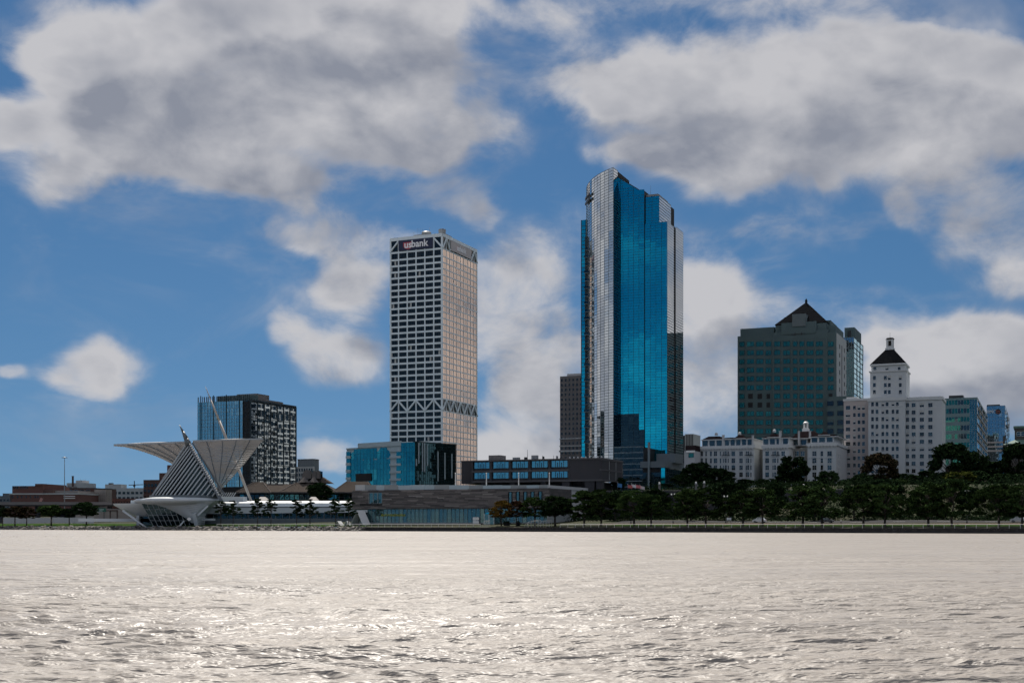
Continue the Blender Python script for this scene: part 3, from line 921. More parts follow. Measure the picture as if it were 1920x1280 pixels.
    MB().box(xl0 + .1, xl2 - .1, yl + .2, yl + 16, 0, ztl - .1).build('core', M_in, f.o)
    b = MB(); skin(b, [(xl0, yl), (xl1, yl)], zb1, ztl, 4.15, 1, .012, 9); b.build('slab_glass', G_blue, f.o, kind='stuff')
    b = MB(); skin(b, [(xl1, yl + .05), (xl2, yl + .05)], zb1, ztl, 4.15, 1, .01, 10); b.build('slab_dark_glass', G_deep, f.o, kind='stuff')
    b = MB(); n = int((ztl - zb1) / 2.08)
    hbars(b, [(xl0, yl), (xl1, yl)], [zb1 + 2.08 * i for i in range(n)], .22, .14); vbars(b, [(xl0, yl), (xl1, yl), (xl2, yl)], zb1, ztl, .3, .2)
    b.build('slab_transoms', M_mull, f.o, kind='stuff')
    xg0, xg1 = xl2, f.fx(1117, 22)
    ztg = f.z(452, xl2, 28)
    bm = MB().box(0, xg1 - xg0, 0, 2.2, 0, .3).box(0, xg1 - xg0, -.06, .06, .3, 1.4, 1).mesh('balcony', [M_mullp, G_deep])
    nb = int((ztg - 30) / 4.15)
    for i in range(nb): obj('balcony', bm, f.o, (xg0 + (.35 if i % 2 else 0), 24 + (.7 if i % 2 else 0), 30 + i * 4.15))
    MB().box(xg0 - .5, xg1 + .6, 26.4, 32, 0, ztg + 2).build('balcony_wall', M_mull, f.o)
    # sign plate on the prow
    (ax, ay), (bx_, by_) = cur[9], cur[6]
    zs = f.z(375, ax, ay)
    d = Vector((bx_ - ax, by_ - ay)); an = math.atan2(d.y, d.x); L = d.length
    nn = Vector((d.y, -d.x)).normalized()
    M_sg = mat('sign_black', (.012, .012, .014), .5)
    pl = MB().bar((ax + nn.x * .9, ay + nn.y * .9, zs - 2.4), (bx_ + nn.x * .9, by_ + nn.y * .9, zs - 2.4), .5, 1.3).build('sign_rail', M_sg, f.o)
    me = text_mesh('Northwestern Mutual', 3.0, M_sg, .03, .08)
    o = obj('letters', me, f.o, ((ax + bx_) / 2 + nn.x * 1.0, (ay + by_) / 2 + nn.y * 1.0, zs + .2), (R(90), 0, an))
    k = L / (max(v.co.x for v in me.vertices) - min(v.co.x for v in me.vertices)); o.scale = (k, 1.0, 1)
    return f
NM = blue_tower()

# ------------------------------------------------------------------ glass podium of the blue tower
def podium():
    f = Frame('glass_podium', 'dark teal glass podium with grey stone bands below the blue tower', 'podium', 1248, 615, 15.5)
    M_band = mat('podium_stone', (.12, .15, .17), .7, var=.08)
    x0 = f.fx(1150); 
    z1, z2 = f.z(838, x0), f.z(876)
    xm = f.fx(1205)
    D = f.ry(1330)
    MB().box(x0, xm, 1.5, 30, 0, z1 - .2).build('core', M_black, f.o)
    MB().box(xm, -.2, .3, 26, 0, z2 - .2).build('core', M_black, f.o)
    w = (xm - x0) / 8; h = z1 / 9
    ms = [window_mesh(w, h, 1, 3, G_deep, M_mull, .10, .14, s) for s in range(4)]
    put_windows(f.o, ('F', 1.3), [(x0 + w * (i + .5), h * j) for i in range(8) for j in range(9)], ms, 'pane', tilt=.004)
    for j in range(1, 10): MB().box(x0, xm, 1.05, 1.25, h * j - .2, h * j + .2).build('transom', M_mullp, f.o)
    w2 = -xm / 6; zz = f.z(885)
    h2 = zz / 4
    ms2 = [window_mesh(w2, h2, 1, 3, G_deep, M_mull, .10, .14, s) for s in range(4)]
    put_windows(f.o, ('F', 0.0), [(xm + w2 * (i + .5), h2 * j) for i in range(6) for j in range(4)], ms2, 'pane', tilt=.004)
    MB().box(xm - 1, 0, -.6, .3, f.z(876), f.z(864)).build('stone_band', M_band, f.o)
    MB().fb(('R', 0.0), -.6, D, -.4, .5, f.z(876), f.z(864)).build('stone_band', M_band, f.o)
    h3 = f.z(878) / 4; n3 = max(1, int(D / 4)); w3 = D / n3
    ms3 = [window_mesh(w3, h3, 1, 2, G_deep, M_mull, .12, .14, s) for s in range(4)]
    put_windows(f.o, ('R', -.1), [(w3 * (i + .5), h3 * j) for i in range(n3) for j in range(4)], ms3, 'pane', tilt=.004)
    MB().box(f.fx(1240), f.fx(1247), -.35, -.05, 0, f.z(877)).build('blue_bay', G_blue, f.o)
    xp = f.fx(1218)
    MB().box(xp - .5, xp + .5, -1.6, -.7, 0, f.z(828)).build('pylon', M_mullp, f.o)
    MB().box(f.fx(1221), f.fx(1256), 9, 24, f.z(866), f.z(848)).build('link_wall', M_band, f.o)
    for i in range(4):
        y = 12 + i * 5
        MB().box(6, 6.6, y, y + .7, z2 - 2, f.z(846)).build('fin', M_mullp, f.o)
podium()

# ------------------------------------------------------------------ slim grey tower behind
def grid_block(name, label, px_l, px_c, px_r, Y, zb, pyt, cols, rows_, mw, gm, wh=.55, ww=.6, base=0, seed=0, cat='building', py_first=None, sidecols=0, py_last=None, theta=THETA, fm=None):
    f = Frame(name, label, cat, px_c, Y, zb, theta)
    W = -f.fx(px_l); D = f.ry(px_r) if px_r else 18
    zt = f.z(pyt)
    MB().box(-W, 0, 0, D, 0, zt).build('wall', mw, f.o)
    ya = f.z(py_first) if py_first else zt - 2
    yb = f.z(py_last) if py_last else base
    p = (ya - yb) / rows_; cw = W / cols
    ms = [window_mesh(cw * ww, p * wh, 1, 2, gm, fm or M_dark, .10, .08, seed + s) for s in range(4)]
    sp = [(-W + cw * (i + .5), yb + p * (j + (1 - wh) / 2)) for j in range(rows_) for i in range(cols)]
    put_windows(f.o, ('F', 0.0), sp, ms, d=.02)
    bm_ = MB()
    for (a, z) in sp: bm_.box(a - cw * ww / 2 - .1, a + cw * ww / 2 + .1, -.2, 0, z - .25, z - .02)
    bm_.build('sills', mw, f.o, kind='stuff')
    if sidecols:
        cd = D / sidecols
        ms2 = [window_mesh(cd * ww, p * wh, 1, 2, gm, fm or M_dark, .10, .08, seed + 9 + s) for s in range(3)]
        put_windows(f.o, ('R', 0.0), [(cd * (i + .5), yb + p * (j + (1 - wh) / 2)) for j in range(rows_) for i in range(sidecols)], ms2, d=.02)
    return f, W, D, zt
G_win = glass('plain_window_glass', (.10, .13, .15), (.6, .66, .70), (.012, .015, .017), .04, 2.0, .45)
G_teal = glass('teal_window_glass', (.10, .34, .42), (.5, .7, .75), (.01, .05, .06), .04, 2.0, .5)
M_taupe = mat('taupe_stone', (.155, .145, .145), .8, var=.1)
f_, W_, D_, zt_ = grid_block('grey_tower', 'slim grey office tower peeping out left of the blue glass tower', 1050, 1100, None, 760, 16, 703, 7, 17, M_taupe, G_win, .5, .42, base=18, py_first=706, py_last=862)
MB().box(-W_ + 3.5, -1, 3, 12, zt_, zt_ + 1.7).build('parapet_block', M_concrete, f_.o)
MB().box(-W_ - .3, 0, -.5, 0, f_.z(822), f_.z(820)).build('cornice', M_concrete, f_.o)
MB().box(-W_ - .3, 0, -.5, 0, f_.z(836), f_.z(834)).build('cornice', M_concrete, f_.o)
MB().box(-W_ - .4, 0, -.8, 0, f_.z(846), f_.z(843)).build('cornice', M_concrete, f_.o)

# ------------------------------------------------------------------ grey granite tower with pyramid roof
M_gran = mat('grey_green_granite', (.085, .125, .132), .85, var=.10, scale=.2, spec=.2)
M_granl = mat('pale_and_lit_granite', (.36, .38, .38), .7, var=.08)
M_slate = mat('dark_slate', (.016, .017, .019), .95, var=.25, scale=.6, spec=.0)
G_tealw = glass('teal_office_glass', (.07, .30, .25), (.4, .6, .62), (.01, .05, .055), .04, 2.0, .55, .02)
def granite_tower():
    f = Frame('granite_tower', 'broad grey granite office tower with dark pyramid roof and teal windows', 'tower', 1568, 690, 17)
    x0 = f.fx(1382); D = f.ry(1586)
    fx, z = f.fx, f.z
    ztop = z(617)
    xa, xb, xc, xd = fx(1397), fx(1449), fx(1552), fx(1568)
    MB().box(x0, xa, 1.2, D - 1, 0, z(630, x0)).build('wing_wall', M_gran, f.o)
    MB().box(xa, xb, .6, D - .5, 0, z(629, xa)).build('wing_wall', M_gran, f.o)
    MB().box(xb, xc, 0, D - .5, 0, z(624, xb)).build('centre_wall', M_gran, f.o)
    MB().box(xc, 0, .6, D, 0, z(622)).build('wing_wall', M_gran, f.o)
    # stepped crown
    MB().box(x0 + 1, xb, 4, D - 3, z(630, x0), z(615, x0)).build('setback', M_gran, f.o)
    MB().box(xb + 1, xc - 1, 2, D - 3, z(624, xb), z(610, xb)).build('setback', M_gran, f.o)
    xg0, xg1 = fx(1465), fx(1530)
    MB().box(xg0, xg1, -.4, 12, z(628, xg0), z(606, xg0)).build('gable_block', M_gran, f.o)
    MB().box(fx(1486), fx(1511), -1.0, 9, z(614, xg0), z(591, xg0)).build('dormer', mat('dormer_stone', (.13, .16, .17), .85, spec=.1), f.o)
    MB().box(xc - 2, -1, 5, D - 2, z(622), z(607)).build('setback', M_gran, f.o)
    MB().box(fx(1541), fx(1552), 10, D - 4, z(607), z(594)).build('plant_room', M_gran, f.o)
    # pyramid
    pb = z(609, xg0, 4); ap = z(566, (xg0 + xg1) / 2, 16)
    p0, p1 = fx(1452, 2), fx(1551, 2); yc = 17; cx = (p0 + p1) / 2 + .5
    q = [(p0, 2.4, pb), (p1, 2.4, pb), (p1, 33, pb), (p0, 33, pb)]
    r = MB()
    for i in range(4): r.face((q[i], q[(i + 1) % 4], (cx, yc, ap)))
    rf = r.build('pyramid_roof', M_slate, f.o)
    MB().lathe([(.7, ap - 1), (.7, ap + 1), (.1, ap + 2)], (cx, yc), 8).build('finial', M_slate, rf)
    r = MB()
    for i in range(4):
        for k in range(1, 12):
            a = [Vector(q[i]).lerp(Vector((cx, yc, ap)), k / 12), Vector(q[(i + 1) % 4]).lerp(Vector((cx, yc, ap)), k / 12)]
            r.bar(a[0], a[1], .06, .1)
    r.build('roof_courses', M_slate, rf, kind='stuff')
    # windows, column by column as in the photograph
    cols = [(1386.5, 1396, 1.2), (1400.5, 1414, .6), (1418, 1431.5, .6), (1435.5, 1446, .6), (1451.5, 1463, 0), (1468.5, 1481.5, 0),
            (1487, 1495, 0), (1499, 1508, 0), (1512.5, 1525.5, 0), (1530, 1543, 0), (1552, 1563, .6)]
    rows = [645 + 16.3 * i for i in range(12)]
    for (a, b, yy) in cols:
        xa_, xb_ = fx(a, yy), fx(b, yy); w = xb_ - xa_
        h = 2.75
        ms = [window_mesh(w, h, 1 if w < 3 else 2, 1, G_tealw, M_dark, .14, .14, int(a) + s) for s in range(3)]
        md = [window_mesh(w * (.62 if w > 3 else .8), h, 1, 1, M_black, M_dark, .2, .14, 3)]
        for j, py in enumerate(rows):
            k = j in (6, 7) and (a < 1450 and a > 1390 or a > 1545)
            obj('window', random.choice(md if k else ms), f.o, ((xa_ + xb_) / 2, yy - .03, z(py + 4.5, xa_)), (random.gauss(0, .003), 0, random.gauss(0, .004)))
    # masonry joints: proud string courses at every floor and piers between bays
    for j, py in enumerate([637] + [653 + 16.3 * i for i in range(12)]):
        MB().box(xb + .05, xc - .05, -.16, 0, z(py + 3.2, xb), z(py + 2.2, xb)).build('string_course', M_gran, f.o)
    for p in (1449.5, 1465.5, 1484, 1497, 1510.5, 1528, 1550):
        MB().box(fx(p) - .35, fx(p) + .35, -.3, 0, 0, z(632, fx(p))).build('pier', M_gran, f.o)
    for p in (1485, 1497):
        MB().box(fx(p + 6) - 2.2, fx(p + 6) + 2.2, -.5, -.05, z(629, xb), z(628.4, xb)).build('crown_slot', M_dark, f.o)
        MB().box(fx(p + 6) - .25, fx(p + 6) + .25, -.5, -.05, z(631.5, xb), z(626, xb)).build('crown_slot', M_dark, f.o)
    # right flank: the light on it is put into a paler stone
    RT = ('R', 0.0)
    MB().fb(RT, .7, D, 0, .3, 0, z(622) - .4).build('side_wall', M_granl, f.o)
    ms = [window_mesh(1.7, 2.4, 1, 1, G_win, M_dark, .12, .1, s) for s in range(3)]
    put_windows(f.o, ('R', .32), [(D * q, z(py + 4.5)) for py in rows for q in (.28, .78)], ms, d=.02)
    MB().fb(('R', .3), D * .47, D * .56, 0, .12, 0, z(640)).build('side_slot', M_dark, f.o)
    # lower block in front
    xr = fx(1597, -3)
    MB().box(fx(1551, -3), xr, -3, 10, 0, z(744)).build('annex_wall', M_gran, f.o)
    ms = [window_mesh(3.4, 2.6, 1, 1, G_win, M_dark, .14, .14, s) for s in range(3)]
    put_windows(f.o, ('F', -3.0), [(fx(p, -3), z(py)) for p in (1557, 1576) for py in (761, 780, 797, 813, 829)], ms, d=.02)
granite_tower()

# ------------------------------------------------------------------ slim glass high-rise behind the granite tower
def glass_highrise():
    f = Frame('glass_highrise', 'slim blue glass high-rise standing behind the granite tower', 'tower', 1601, 760, 17)
    x0 = f.fx(1582); D = f.ry(1618)
    zt, zr = f.z(632), f.z(612)
    MB().box(x0, -.2, .2, D - .2, 0, zt - .3).build('core', M_black, f.o)
    MB().box(x0, 0, 3, D - 8, zt - .3, zr).build('penthouse', M_gran, f.o)
    MB().box(x0 + 2, -2, 2.5, 3, zt + 1, zr - 2).build('penthouse_louvre', M_dark, f.o)
    n = 16; h = zt / n; w = -x0 / 2
    ms = [window_mesh(w, h, 2, 2, G_silver, M_mullp, .3, .2, s) for s in range(4)]
    put_windows(f.o, ('F', 0.0), [(x0 + w * (i + .5), h * j) for i in range(2) for j in range(n)], ms, 'pane', tilt=.006)
    m = 3; wd = D / m
    ms = [window_mesh(wd, h, 1, 2, G_blue, M_mull, .3, .2, s) for s in range(4)]
    put_windows(f.o, ('R', 0.0), [(wd * (i + .5), h * j) for i in range(m) for j in range(n)], ms, 'pane', tilt=.006)
glass_highrise()

# ------------------------------------------------------------------ historic white apartment block with mansard roofs
M_cream = mat('white_glazed_brick', (.44, .465, .48), .75, var=.10, scale=.12, streak=True)
M_creamw = mat('white_trim', (.50, .52, .53), .6, var=.05)
M_rooft = mat('dark_red_roof_tile', (.030, .022, .023), .95, var=.3, scale=.7, spec=.0)
G_sash = glass('sash_glass', (.14, .20, .23), (.55, .62, .66), (.02, .028, .03), .05, 2.0, .45)
def apartments():
    f = Frame('apartment_block', 'low white historic apartment block with dark mansard roofs and cupola', 'building', 1568, 560, 14)
    fx, z = f.fx, f.z
    zc = z(850)                                   # underside of the cornice
    def wing(pa, pb, yf, yb, pyc, nm):
        a, b = fx(pa, yf), fx(pb, yf)
        zt = z(pyc, a, yf)
        MB().box(a, b, yf, yb, 0, zt).build('wall', M_cream, f.o)
        MB().box(a - .5, b + .5, yf - .55, yb, zt - 1.0, zt + .35).build('cornice', M_creamw, f.o)
        n = int((b - a) / 1.3); bb = MB()
        for i in range(n):                        # scalloped corbels under the cornice
            x = a + (b - a) * (i + .5) / n
            bb.lathe([(.15, zt - 2.0), (.45, zt - 1.4), (.5, zt - 1.0)], (x, yf - .2), 6)
        bb.build('corbels', M_creamw, f.o, kind='stuff')
        MB().box(a, b, yf - .16, yf, z(858.5, a, yf), z(857.2, a, yf)).build('string_course', M_creamw, f.o)
        return a, b, zt
    def rowz(i): return z(854 + 13.1 * i)
    def sash(p, yf, row, wpx=6.2, hpx=8.4, nx=2):
        key = (round(wpx, 1), nx)
        if key not in cache:
            cache[key] = [window_mesh(wpx * .262, hpx * .262, nx, 2, G_sash if s < 2 else G_win, M_creamw if s % 2 else M_grey, .06, .05, s) for s in range(4)] + \
                         [window_mesh(wpx * .262, hpx * .262, nx, 2, G_win, M_creamw, .06, .05, 9)]
        x = fx(p, yf)
        obj('window', random.choice(cache[key]), f.o, (x, yf - .03, z(854 + 13.1 * row + hpx / 2 - 3.5, x, yf)), (random.gauss(0, .004), 0, random.gauss(0, .006)))
        sills.append((x, yf, z(854 + 13.1 * row + hpx / 2 - 3.5, x, yf), wpx * .239))
    cache, sills = {}, []
    a1, b1, t1 = wing(1303, 1413.5, 0, 34, 838, 'left')
    a2, b2, t2 = wing(1430, 1479, 0, 34, 836, 'middle')
    a3, b3, t3 = wing(1514, 1568, 0, 34, 832, 'right')
    # recessed courts between the wings; their shade is put into a darker wall colour
    M_court = mat('court_brick_shaded', (.20, .20, .19), .85, var=.12, scale=.2)
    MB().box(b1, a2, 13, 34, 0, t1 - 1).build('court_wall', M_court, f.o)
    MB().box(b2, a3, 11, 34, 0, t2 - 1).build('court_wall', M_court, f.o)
    for row in range(5):
        for p, w in ((1315, 6), (1324, 3), (1333, 3), (1341.5, 6), (1351, 2.4)):
            sash(p, 0, row, w, 8.6, 2 if w > 4 else 1)
        for p in (1357, 1361, 1365.5): sash(p, -.55, row, 3 if p == 1361 else 2.0, 8, 1)
        for p in (1375, 1389.5): sash(p, 0, row)
        for p in (1399.5, 1403, 1408): sash(p, -.55, row, 3 if p == 1403 else 2.0, 8, 1)
        sash(1438.5, 0, row); sash(1468.5, 0, row)
        for p in (1449.5, 1453.3, 1458.5): sash(p, -.55, row, 3 if p == 1453.3 else 2.0, 8, 1)
        sash(1527, 0, row, 7); sash(1541, 0, row, 4, 8.4, 1); sash(1555.5, 0, row, 7)
        sash(1421.5, 13, row, 7, 8)
        sash(1494, 11, row, 7, 8); sash(1505, 11, row, 7, 8)
    b = MB()
    for (x, yf, zz, w) in sills: b.box(x - w / 2 - .12, x + w / 2 + .12, yf - .22, yf - .0, zz - .28, zz - .06)
    b.build('sills', M_creamw, f.o, kind='stuff')
    for pa, pb in ((1354.5, 1368), (1397.5, 1411), (1447, 1461)):       # oriel bays
        a, c = fx(pa), fx(pb)
        MB().prism([(a, .02), (a + .7, -.5), (c - .7, -.5), (c, .02)], 0, z(857.5, a)).build('oriel', M_cream, f.o)
        MB().box(a - .2, c + .2, -.8, 0, z(853.6, a), z(852.6, a)).build('balcony_slab', M_dark, f.o)
    # recessed attic storey with glass and terraces, then mansard roofs
    G_att = G_sash
    def attic(pa, pb, yf, yb, py0, py1):
        a, c = fx(pa, yf), fx(pb, yf)
        MB().box(a, c, yf, yb, z(py0, a, yf), z(py1, a, yf)).build('attic_wall', M_creamw, f.o)
        n = max(1, int((c - a) / 2.6)); w = (c - a) / n
        ms = [window_mesh(w * .8, (z(py1, a, yf) - z(py0, a, yf)) * .75, 1, 1, G_att, M_creamw, .1, .08, s) for s in range(3)]
        put_windows(f.o, ('F', yf), [(a + w * (i + .5), z(py0, a, yf) + .4) for i in range(n)], ms, d=.03)
    def mansard(pa, pb, py0, py1, inset, yf, yb):
        a, c = fx(pa, yf), fx(pb, yf); z0, z1 = z(py0, a, yf), z(py1, a, yf)
        r = MB()
        lo = [(a, yf, z0), (c, yf, z0), (c, yb, z0), (a, yb, z0)]; i = inset
        hi = [(a + i, yf + i, z1), (c - i, yf + i, z1), (c - i, yb - i, z1), (a + i, yb - i, z1)]
        r.hexa(lo + hi); o = r.build('mansard_roof', M_rooft, f.o)
        r = MB()
        for k in range(1, 5):
            q = [Vector(lo[j]).lerp(Vector(hi[j]), k / 5) for j in range(4)]
            r.bar(q[0], q[1], .1, .14); r.bar(q[1], q[2], .1, .14)
        r.build('tile_courses', M_rooft, o, kind='stuff')
        MB().box(a - .35, c + .35, yf - .35, yb, z0 - .35, z0).build('eave', M_creamw, o)
        return o
    attic(1316, 1355, 2.0, 30, 838, 824); attic(1358, 1411, 2.0, 30, 837, 822.5)
    attic(1430, 1479, 2.0, 30, 835, 821); attic(1520, 1563, 2.0, 30, 831, 819)
    attic(1486, 1514, 14, 30, 836, 823)
    mansard(1316, 1356, 824, 817.5, 2.6, 1.6, 24); mansard(1357, 1412, 822.5, 820, 1.0, 1.6, 26)
    mansard(1376, 1396, 821.5, 814.5, 1.9, .8, 8); mansard(1430, 1481, 821, 818, 1.0, 1.6, 28)
    mansard(1440, 1460, 819, 812, 1.9, .8, 8); mansard(1483, 1536, 821.5, 808, 3.2, 13, 29)
    mansard(1518, 1570, 818.5, 815, 1.2, 1.6, 30); mansard(1535, 1554, 815, 808.8, 1.9, .8, 8)
    for (p0, p1, yy, pb, pt) in ((1354.5, 1358, 2, 836, 816.5), (1410, 1413, 2, 836, 817), (1461, 1465, 2, 834, 809), (1496.5, 1499.5, 12, 834, 809), (1517, 1520.5, 12, 820, 809)):
        a, c = fx(p0, yy), fx(p1, yy)
        ch = MB().box(a, c, yy - .6, yy + .6, z(pb, a, yy), z(pt, a, yy)).build('chimney', M_concrete, f.o)
        MB().box(a - .12, c + .12, yy - .72, yy + .72, z(pt, a, yy), z(pt, a, yy) + .3).build('chimney_cap', M_concrete, ch)
    # cupola: base, four posts, bell roof
    cx, cy = fx(1511, 20), 20.0; zc0, zc1 = z(807.5, cx, cy), z(790, cx, cy); H = zc1 - zc0
    cu = MB().box(cx - 1.5, cx + 1.5, cy - 1.5, cy + 1.5, zc0 - .5, zc0 + H * .22).build('cupola', M_pale, f.o)
    MB().box(cx - 1.1, cx + 1.1, cy - 1.1, cy + 1.1, zc0 + H * .22, zc0 + H * .32).build('cupola_plinth', M_pale, cu)
    for sx in (-1, 1):
        for sy in (-1, 1): MB().box(cx + sx * .75 - .25, cx + sx * .75 + .25, cy + sy * .75 - .25, cy + sy * .75 + .25, zc0 + H * .3, zc0 + H * .8).build('post', M_pale, cu)
    MB().lathe([(1.35, zc0 + H * .78), (1.3, zc0 + H * .84), (1.0, zc0 + H * .92), (.4, zc0 + H)], (cx, cy), 12).build('dome', M_pale, cu, smooth=True)
    for (p, yy, py) in ((1343, 6, 812), (1387, 4, 811), (1452, 4, 806)):   # small roof lanterns
        x = fx(p, yy); MB().lathe([(.8, z(py + 4, x, yy)), (.7, z(py, x, yy)), (.2, z(py - 1.5, x, yy))], (x, yy), 8).build('roof_lantern', M_concrete, f.o)
    # right flank
    D = 30
    MB().fb(('R', b3), 0.6, D, 0, .12, 0, t3 - 1.2).build('side_wall', M_concrete, f.o)
    ms = [window_mesh(1.0, 2.0, 1, 2, G_sash, M_creamw, .09, .07, s) for s in range(3)]
    put_windows(f.o, ('R', b3 + .13), [(y, z(858 + 13.1 * r_)) for y in (5, 10) for r_ in range(5)], ms, d=.03)
apartments()
def link_house():
    f = Frame('stone_house', 'pale low building between the glass podium and the apartment block', 'building', 1303, 575, 15)
    x0 = f.fx(1283)
    MB().box(x0, 0, 0, 20, 0, f.z(845)).build('wall', M_concrete, f.o)
    MB().box(x0 + 1, 0, -.4, .0, f.z(848), f.z(844)).build('white_canopy', M_pale, f.o)
    MB().box(x0, -.2, 2, 18, f.z(845), f.z(834)).build('roof', M_rooft, f.o)
    ms = [window_mesh(2.4, 1.9, 1, 1, G_tealw, M_dark, .1, .1, s) for s in range(2)]
    put_windows(f.o, ('F', 0.0), [(f.fx(1296), f.z(857))], ms, d=.03)
    g = Frame('far_block', 'distant beige slab with vertical stripes right of the blue glass tower', 'building', 1300, 900, 18)
    x0 = g.fx(1284)
    MB().box(x0, 0, 0, 20, 0, g.z(813)).build('wall', M_granl, g.o)
    for i in range(5): MB().box(x0 + 1 + i * 1.15, x0 + 1.5 + i * 1.15, -.2, 0, 0, g.z(814)).build('pier', M_dark, g.o)
    MB().box(x0 - 8, x0, 2, 20, 0, g.z(815)).build('dark_wing', M_dark, g.o)
link_house()

# ------------------------------------------------------------------ stepped white hotel tower with pyramid cap
M_pinkb = mat('pinkish_brick', (.40, .36, .35), .8, var=.10, scale=.15, streak=True)
def lantern_tower():
    f = Frame('lantern_tower', 'white brick apartment tower with dark hipped cap and stone lantern', 'tower', 1697, 575, 14)
    fx, z = f.fx, f.z
    D = f.ry(1705); 
    yb = 4.0
    # front wing
    xf0 = fx(1628)
    MB().box(xf0, 0, 0, 26, 0, z(750)).build('front_wing_wall', M_cream, f.o)
    MB().box(xf0 - .4, .4, -.4, 26, z(750) , z(743.5)).build('cornice', M_creamw, f.o)
    MB().box(xf0, .1, -.12, 0, z(761), z(759.8)).build('string_course', M_creamw, f.o)
    # right wing, set back
    xr1 = fx(1766, yb); zr = z(751, 0, yb)
    MB().box(0, xr1, yb, 26, 0, zr).build('right_wing_wall', M_cream, f.o)
    MB().box(0, xr1 + .4, yb - .4, 26, zr, z(745, 0, yb)).build('cornice', M_creamw, f.o)
    MB().box(.1, xr1, yb - .12, yb, z(766, 0, yb), z(765, 0, yb)).build('string_course', M_creamw, f.o)
    # left pinkish wing
    yl = 5.5; xl0 = fx(1582, yl)
    MB().box(xl0, xf0, yl, 26, 0, z(752, xl0, yl)).build('left_wing_wall', M_pinkb, f.o)
    MB().box(xl0 - .3, xf0, yl - .35, 26, z(752, xl0, yl), z(748, xl0, yl)).build('cornice', M_creamw, f.o)
    MB().box(xl0 + 1, xf0 - 6, yl + 2, 20, z(748, xl0, yl), z(744, xl0, yl)).build('roof_house', M_concrete, f.o)
    # tower
    yt = 7.0; xt0, xt1 = fx(1631.5, yt), fx(1699, yt); Dt = xt1 - xt0
    zt = z(698, xt0, yt)
    MB().box(xt0, xt1, yt, yt + Dt, 0, zt).build('tower_wall', M_cream, f.o)
    MB().box(xt0 - .5, xt1 + .5, yt - .5, yt + Dt + .5, zt, z(696, xt0, yt)).build('cornice', M_creamw, f.o)
    MB().box(xt0 + .5, xt1 - .5, yt + .5, yt + Dt - .5, zt, z(684.5, xt0, yt)).build('attic_wall', M_cream, f.o)
    MB().box(xt0 - .1, xt1 + .1, yt - .1, yt + Dt + .1, z(686, xt0, yt), z(683, xt0, yt)).build('eave', M_creamw, f.o)
    zr0 = z(683.5, xt0, yt); zr1 = z(658, xt0, yt + Dt / 2); cx, cy = (xt0 + xt1) / 2, yt + Dt / 2
    hw = Dt / 2 + .1; tw = Dt * .12
    q = [(cx + sx * hw, cy + sy * hw, zr0) for sx, sy in ((-1, -1), (1, -1), (1, 1), (-1, 1))]
    p = [(cx + sx * tw, cy + sy * tw, zr1) for sx, sy in ((-1, -1), (1, -1), (1, 1), (-1, 1))]
    rf = MB().hexa(q + p).build('hipped_roof', M_slate, f.o)
    r = MB()
    for k in range(1, 9):
        e = [Vector(q[j]).lerp(Vector(p[j]), k / 9) for j in range(4)]
        for j in range(4): r.bar(e[j], e[(j + 1) % 4], .05, .08)
    r.build('slate_courses', M_slate, rf, kind='stuff')
    zl1 = z(633, cx, cy); H = zl1 - zr1
    ln = MB().box(cx - 2.0, cx + 2.0, cy - 2.0, cy + 2.0, zr1 - .8, zr1 + H * .14).build('lantern', M_creamw, f.o)
    for sx in (-1, 1):
        for sy in (-1, 1): MB().box(cx + sx * 1.15 - .45, cx + sx * 1.15 + .45, cy + sy * 1.15 - .45, cy + sy * 1.15 + .45, zr1 + H * .12, zr1 + H * .84).build('pillar', M_creamw, ln)
    for s in (-1, 1):
        MB().box(cx - .75, cx + .75, cy + s * 1.35 - .15, cy + s * 1.35 + .15, zr1 + H * .12, zr1 + H * .3).build('parapet', M_creamw, ln)
        MB().box(cx - 1.4, cx + 1.4, cy + s * 1.35 - .2, cy + s * 1.35 + .2, zr1 + H * .72, zr1 + H * .85).build('arch_band', M_creamw, ln)
    MB().box(cx - .9, cx + .9, cy + .6, cy + 1.0, zr1 + H * .14, zr1 + H * .84).build('dark_recess', M_black, ln)
    MB().lathe([(2.0, zr1 + H * .84), (2.1, zr1 + H * .88), (1.7, zr1 + H * .92), (1.6, zr1 + H * .97), (.4, zl1)], (cx, cy), 12).build('dome', M_slate, ln)
    MB().tube((cx, cy, zl1 - .3), (cx, cy, zl1 + 2.5), .08, .04, 6).build('spike', M_dark, ln)
    cache = {}
    sills = []
    def sash(p, yy, py, wpx=4.2, hpx=6.6, nx=1):
        k = (round(wpx, 1), round(hpx, 1), nx)
        if k not in cache:
            cache[k] = [window_mesh(wpx * .275, hpx * .275, nx, 2, G_win if s % 3 else G_sash, M_grey, .06, .05, s) for s in range(5)]
            me = window_mesh(wpx * .275, hpx * .275, nx, 2, G_win, M_grey, .06, .05, 7); me.materials.append(G_blind)
            for i in range(nx): me.polygons[i * 2 + 1].material_index = 2
            cache[k].append(me)
        x = fx(p, yy); zz = z(py + hpx / 2, x, yy)
        obj('window', random.choice(cache[k]), f.o, (x, yy - .03, zz), (random.gauss(0, .004), 0, random.gauss(0, .006)))
        sills.append((x, yy, zz, wpx * .245))
    for j in range(11):
        py = 758 + 13.9 * j
        for p in (1636, 1644.3, 1655.3, 1663.3, 1674.3, 1682.5): sash(p, 0, py)
        py = 759.5 + 13.7 * j
        for p, w in ((1701.5, 5), (1713, 6), (1728.5, 6.5), (1744.5, 6.5)): sash(p, yb, py, w, 6.6, 2)
        py = 764.5 + 13.5 * j
        for p, w in ((1590, 7), (1602, 4.2), (1610.5, 4.2), (1619, 4.6)): sash(p, yl, py, w, 6.4, 2 if w > 5 else 1)
    for py in (708.5, 722, 735):
        for p in (1639.5, 1660, 1667.5, 1688): sash(p, yt, py, 4.4, 6.4)
